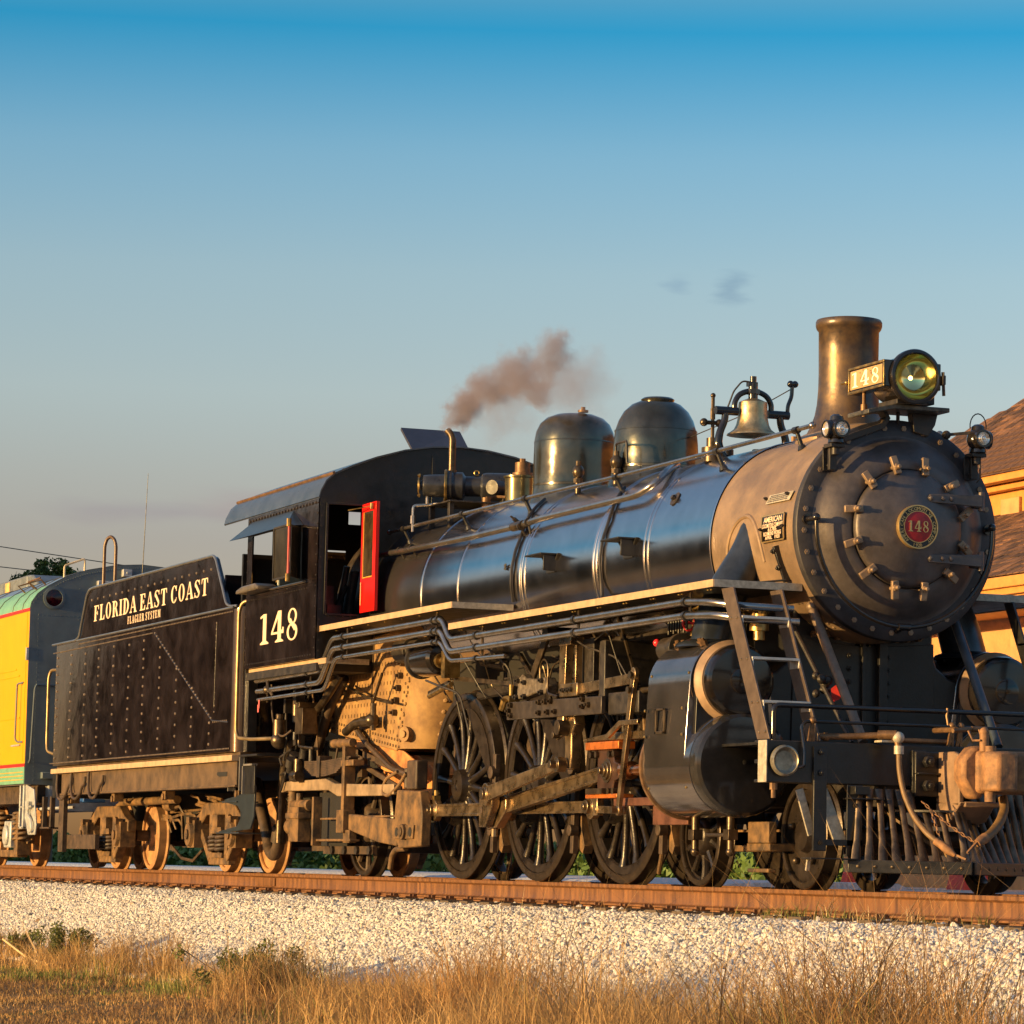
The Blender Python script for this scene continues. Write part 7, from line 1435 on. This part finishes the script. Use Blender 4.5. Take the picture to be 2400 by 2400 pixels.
hedge('distant_wood', -430, -75, -78, -1.2, 30, 40000, 1.3, 9, 'low wood far across the field behind the camera', leaf_mat('wood_green', (.035, .035, .02), (.015, .016, .01)))
# ================================================================== GRASS AND WEEDS
def blades(n, xy, h, w, lean, seed, curve=.35, zoff=0.):
    """n grass blades as tapered two-segment strips; xy(r, n) gives the roots"""
    r = np.random.default_rng(seed); X, Y = xy(r, n); Z = np.array([gz(a, b) for a, b in zip(X, Y)])+zoff
    V2 = .72+.55*np.clip(np.sin(X*1.7+seed)*np.sin(X*.63+2.1)+.25*np.sin(X*5.1), -.6, 1.2); H = (h(X) if callable(h) else h)*V2*r.lognormal(0, .27, n); A = r.uniform(0, 2*pi, n); Ln = H*lean*r.uniform(.1, 1.6, n); dx = np.cos(A)*Ln; dy = np.sin(A)*Ln
    B = r.uniform(0, 2*pi, n); wx = np.cos(B)*w*r.uniform(.6, 1.4, n)/2; wy = np.sin(B)*w/2*r.uniform(.6, 1.4, n)
    P0 = np.stack([X, Y, Z-.02], 1); P1 = np.stack([X+dx*curve, Y+dy*curve, Z+H*.55], 1); P2 = np.stack([X+dx, Y+dy, Z+H*(1-.12*lean)], 1); Wv = np.stack([wx, wy, 0*wx], 1)
    V = np.stack([P0-Wv, P0+Wv, P1+Wv*.75, P1-Wv*.75, P2], 1).reshape(-1, 3); g = G(); g.v = V.tolist()
    for i in range(n): o = 5*i; g.f += [(o, o+1, o+2, o+3), (o+3, o+2, o+4)]
    return g
def gobj(name, g, mat, lab, cat='grass'):
    o = obj(name, g, mat, kind='stuff', ang=180); o['label'] = lab; o['category'] = cat; return o
def translucent(m, amt=.35):
    island(m, .55, 1.35)
    n = m.node_tree.nodes; l = m.node_tree.links; b = n['Principled BSDF']; out = [q for q in n if q.type == 'OUTPUT_MATERIAL'][0]; t = n.new('ShaderNodeBsdfTranslucent'); mx = n.new('ShaderNodeMixShader'); mx.inputs[0].default_value = amt
    src = b.inputs['Base Color'].links[0].from_socket; l.new(src, t.inputs['Color']); l.new(b.outputs[0], mx.inputs[1]); l.new(t.outputs[0], mx.inputs[2]); l.new(mx.outputs[0], out.inputs['Surface']); return m
dry1 = translucent(M('dry_grass_straw', (.70, .45, .18), .7, var=.3, scale=.9, col2=(.28, .17, .07)))
dry2 = translucent(M('dry_grass_rust', (.56, .31, .11), .7, var=.3, scale=1.1, col2=(.17, .105, .05)))
dry3 = translucent(M('dry_grass_pale', (.70, .52, .28), .7, var=.2, scale=2))
grn = translucent(M('weed_green', (.19, .21, .055), .6, var=.4, scale=5, col2=(.05, .075, .02)))
grl = translucent(M('grass_green', (.20, .22, .05), .6, var=.4, scale=3))
# camera floor coordinates: positions are given along the track (x) and out from it (y)
def band(x0, x1, yf, sd):
    def f(r, n): X = r.uniform(x0, x1, n); Y = yf(X)+r.normal(0, sd, n); return X, Y
    return f
def clumps(x0, x1, yf, sdy, nc, rad, seed):
    rc_ = np.random.default_rng(seed); cx = rc_.uniform(x0, x1, nc); cy = yf(cx)+rc_.normal(0, sdy, nc)
    def f(r, n): k = r.integers(0, nc, n); return cx[k]+r.normal(0, rad, n), cy[k]+r.normal(0, rad, n)
    return f
toe = lambda X: -3.75-.02*X+.10*np.sin(X*.9)
gobj('mown_lawn', blades(60000, lambda r, n: (r.uniform(-24, 9, n), r.uniform(-7.6, -3.9, n)), .045, .007, .9, 1), dry2, 'short dry mown lawn in the lower left foreground')
gobj('mown_lawn', blades(16000, lambda r, n: (r.uniform(-24, 9, n), r.uniform(-7.6, -3.9, n)), .05, .007, .8, 31), dry1, 'straw tips among the short mown lawn')
gobj('lawn_green_tufts', blades(7000, clumps(-26, 2, lambda X: -4.3+0*X, .35, 50, .22, 8), .07, .008, .6, 2), grl, 'green tufts in the lawn below the ballast')
gobj('tall_dry_grass', blades(5500, clumps(-13, 3, lambda X: toe(X)-.18, .14, 70, .13, 3), .26, .006, .55, 3), dry1, 'knee high straw coloured grass along the foot of the ballast bank')
gobj('tall_dry_grass', blades(15000, clumps(-1, 15, lambda X: toe(X)-.35, .30, 150, .16, 14), lambda X: np.interp(X, [-1, 3, 7, 13], [.30, .42, .58, .68]), .0055, .6, 4), dry2, 'tall rust coloured grass in the right foreground')
gobj('tall_dry_grass', blades(9000, clumps(2.5, 15, lambda X: toe(X)-.85, .4, 110, .2, 15), lambda X: np.interp(X, [2, 7, 13], [.34, .56, .66]), .0055, .6, 24), dry1, 'tall pale straws in front of the rust coloured grass')
gobj('straw_clump', blades(900, clumps(-8.5, -4.5, lambda X: toe(X)-.05, .10, 7, .10, 19), .42, .0055, .55, 28), dry1, 'taller straw clump in the left foreground beside the olive bush')
gobj('straw_clump', blades(2600, clumps(.6, 3.6, lambda X: toe(X)-.2, .16, 14, .14, 52), .50, .005, .6, 53), dry1, 'big wispy straw clump standing before the ballast below the drivers')
gobj('straw_clump', blades(1800, clumps(4.5, 8, lambda X: toe(X)-.15, .16, 12, .14, 54), .60, .005, .6, 55), dry3, 'pale wispy straw clump right of centre before the ballast')
gobj('tall_green_grass', blades(3500, clumps(-6, 14, lambda X: toe(X)-.3, .3, 60, .13, 77), lambda X: np.interp(X, [-6, 0, 7, 13], [.15, .24, .34, .4]), .006, .6, 78), grl, 'greenish blades among the tall dry grass')
gobj('bent_grass_stalks', blades(420, band(-14, 15, lambda X: toe(X)-.1, .30), lambda X: np.interp(X, [-14, 0, 12], [.34, .5, .75]), .005, 1.1, 5), dry3, 'long bent pale stalks over the ballast edge')
gobj('seed_head_stalks', blades(150, band(2, 14, lambda X: toe(X)+.0, .3), lambda X: np.interp(X, [2, 14], [.45, .7]), .006, .35, 6), dry1, 'thin upright seed stalks before the ballast')
gobj('rail_side_grass', blades(240, clumps(1.2, 5.2, lambda X: -1.05+0*X, .07, 22, .05, 7), .14, .006, .7, 7), grl, 'small grass and weeds against the rail in front of the pilot', 'weeds')
gobj('rail_side_straw', blades(60, clumps(2.6, 4.6, lambda X: -1.1+0*X, .06, 9, .05, 17), .24, .006, .5, 27), dry3, 'thin straws against the rail in front of the pilot', 'weeds')
def bush(x, y, w, h, n, seed, lab, name='green_weed'):
    r = np.random.default_rng(seed); z = gz(x, y); cs = [(x+r.normal(0, w*.42), y+r.normal(0, w*.3), z+h*r.uniform(.12, .85), w*r.uniform(.07, .19)) for _ in range(24)]
    t = thing(name, lab, 'weed', (x, y, z)); t['group'] = 'green weeds along the foot of the bank'
    obj('foliage', leafy(cs, int(n*1.3), .019, seed, 1.15), grn, t, ang=180)
    g = G()
    for c in cs: g.tube([(x+(c[0]-x)*.2, y, z-.02), ((c[0]+x)/2, (c[1]+y)/2, z+(c[2]-z)*.6), (c[0], c[1], c[2]+c[3]*.8)], .004, 5)
    obj('stem', g, bark, t)
bush(-11.6, -3.62, .42, .30, 900, 41, 'small dark green weed at the far left on the ballast')
bush(-9.0, -3.68, .55, .40, 1900, 42, 'wide olive green bush left of the tall straw clump')
bush(-1.6, -4.05, .60, .40, 2100, 43, 'upright dark green bush below the trailing truck')
bush(-2.6, -3.85, .34, .34, 800, 44, 'smaller green weed left of the upright dark bush')
bush(-13.9, -3.6, .25, .2, 400, 45, 'tiny green weed at the left picture edge')
g = G().tube([(-11.3, -3.85, gz(-11.3, -3.85)+.22), (-9.9, -3.9, gz(-9.9, -3.9)+.06), (-8.2, -3.95, gz(-8.2, -3.95)+.03)], .012, 6, .3).tube([(-10.9, -3.7, gz(-10.9, -3.7)+.30), (-9.7, -3.85, gz(-9.7, -3.85)+.1)], .010, 6)
o = obj('fallen_branch', g, dry3); o['label'] = 'bare pale fallen branch beside the left weed'; o['category'] = 'branch'
# ================================================================== SMOKE
blobs = [(-7.12, -.40, 4.48, .10), (-7.12, -.40, 4.60, .16), (-6.95, -.40, 4.66, .19), (-6.72, -.40, 4.64, .16), (-6.5, -.4, 4.74, .16), (-6.2, -.40, 4.78, .20), (-5.95, -.4, 4.72, .22), (-5.72, -.4, 4.86, .17), (-5.5, -.40, 4.76, .17), (-5.25, -.4, 4.86, .20), (-5.12, -.40, 4.66, .20), (-4.92, -.40, 4.56, .17), (-4.65, -.4, 4.76, .16), (-4.42, -.4, 4.82, .20), (-4.34, -.40, 4.95, .15), (-6.0, -.4, 4.42, .22), (-5.4, -.4, 4.45, .22), (-4.3, -.4, 4.55, .3), (-3.7, -.40, 4.5, .3)]
sm_ = bpy.data.materials.new('drifting_smoke'); sm_.use_nodes = True; n = sm_.node_tree.nodes; l = sm_.node_tree.links; n.clear()
out = n.new('ShaderNodeOutputMaterial'); pv = n.new('ShaderNodeVolumePrincipled'); l.new(pv.outputs[0], out.inputs['Volume'])
pv.inputs['Color'].default_value = (.48, .42, .50, 1); pv.inputs['Anisotropy'].default_value = .0
tc = n.new('ShaderNodeTexCoord'); nz = n.new('ShaderNodeTexNoise'); nz.inputs['Scale'].default_value = 3.6; nz.inputs['Detail'].default_value = 7; nz.inputs['Roughness'].default_value = .68; l.new(tc.outputs['Object'], nz.inputs['Vector'])
vm = n.new('ShaderNodeVectorMath'); vm.operation = 'MULTIPLY_ADD'; vm.inputs[1].default_value = (1.0, .3, .85); l.new(nz.outputs['Color'], vm.inputs[0]); l.new(tc.outputs['Object'], vm.inputs[2])
vs = n.new('ShaderNodeVectorMath'); vs.operation = 'SUBTRACT'; vs.inputs[1].default_value = (.5, .15, .425); l.new(vm.outputs[0], vs.inputs[0])
last = None
for i, (x, y, z, r) in enumerate(blobs):
    d = n.new('ShaderNodeVectorMath'); d.operation = 'DISTANCE'; l.new(vs.outputs[0], d.inputs[0]); d.inputs[1].default_value = (x, y, z)
    mr = n.new('ShaderNodeMapRange'); l.new(d.outputs['Value'], mr.inputs[0]); mr.inputs[1].default_value = r*1.15; mr.inputs[2].default_value = r*.35; mr.inputs[4].default_value = (13 if i < 2 else 9.5 if i < 4 else 6.0 if i < 15 else 1.3)
    if last is None: last = mr.outputs[0]
    else: mx = n.new('ShaderNodeMath'); mx.operation = 'MAXIMUM'; l.new(last, mx.inputs[0]); l.new(mr.outputs[0], mx.inputs[1]); last = mx.outputs[0]
l.new(last, pv.inputs['Density'])
o = obj('smoke_puff', G().box(-7.6, -3.1, -.95, .15, 4.05, 5.4), sm_); o['label'] = 'mauve puff of smoke drifting from the cab exhaust pipe'; o['category'] = 'smoke'; o['kind'] = 'stuff'
SC.cycles.volume_step_rate = 1.0; SC.cycles.volume_max_steps = 256
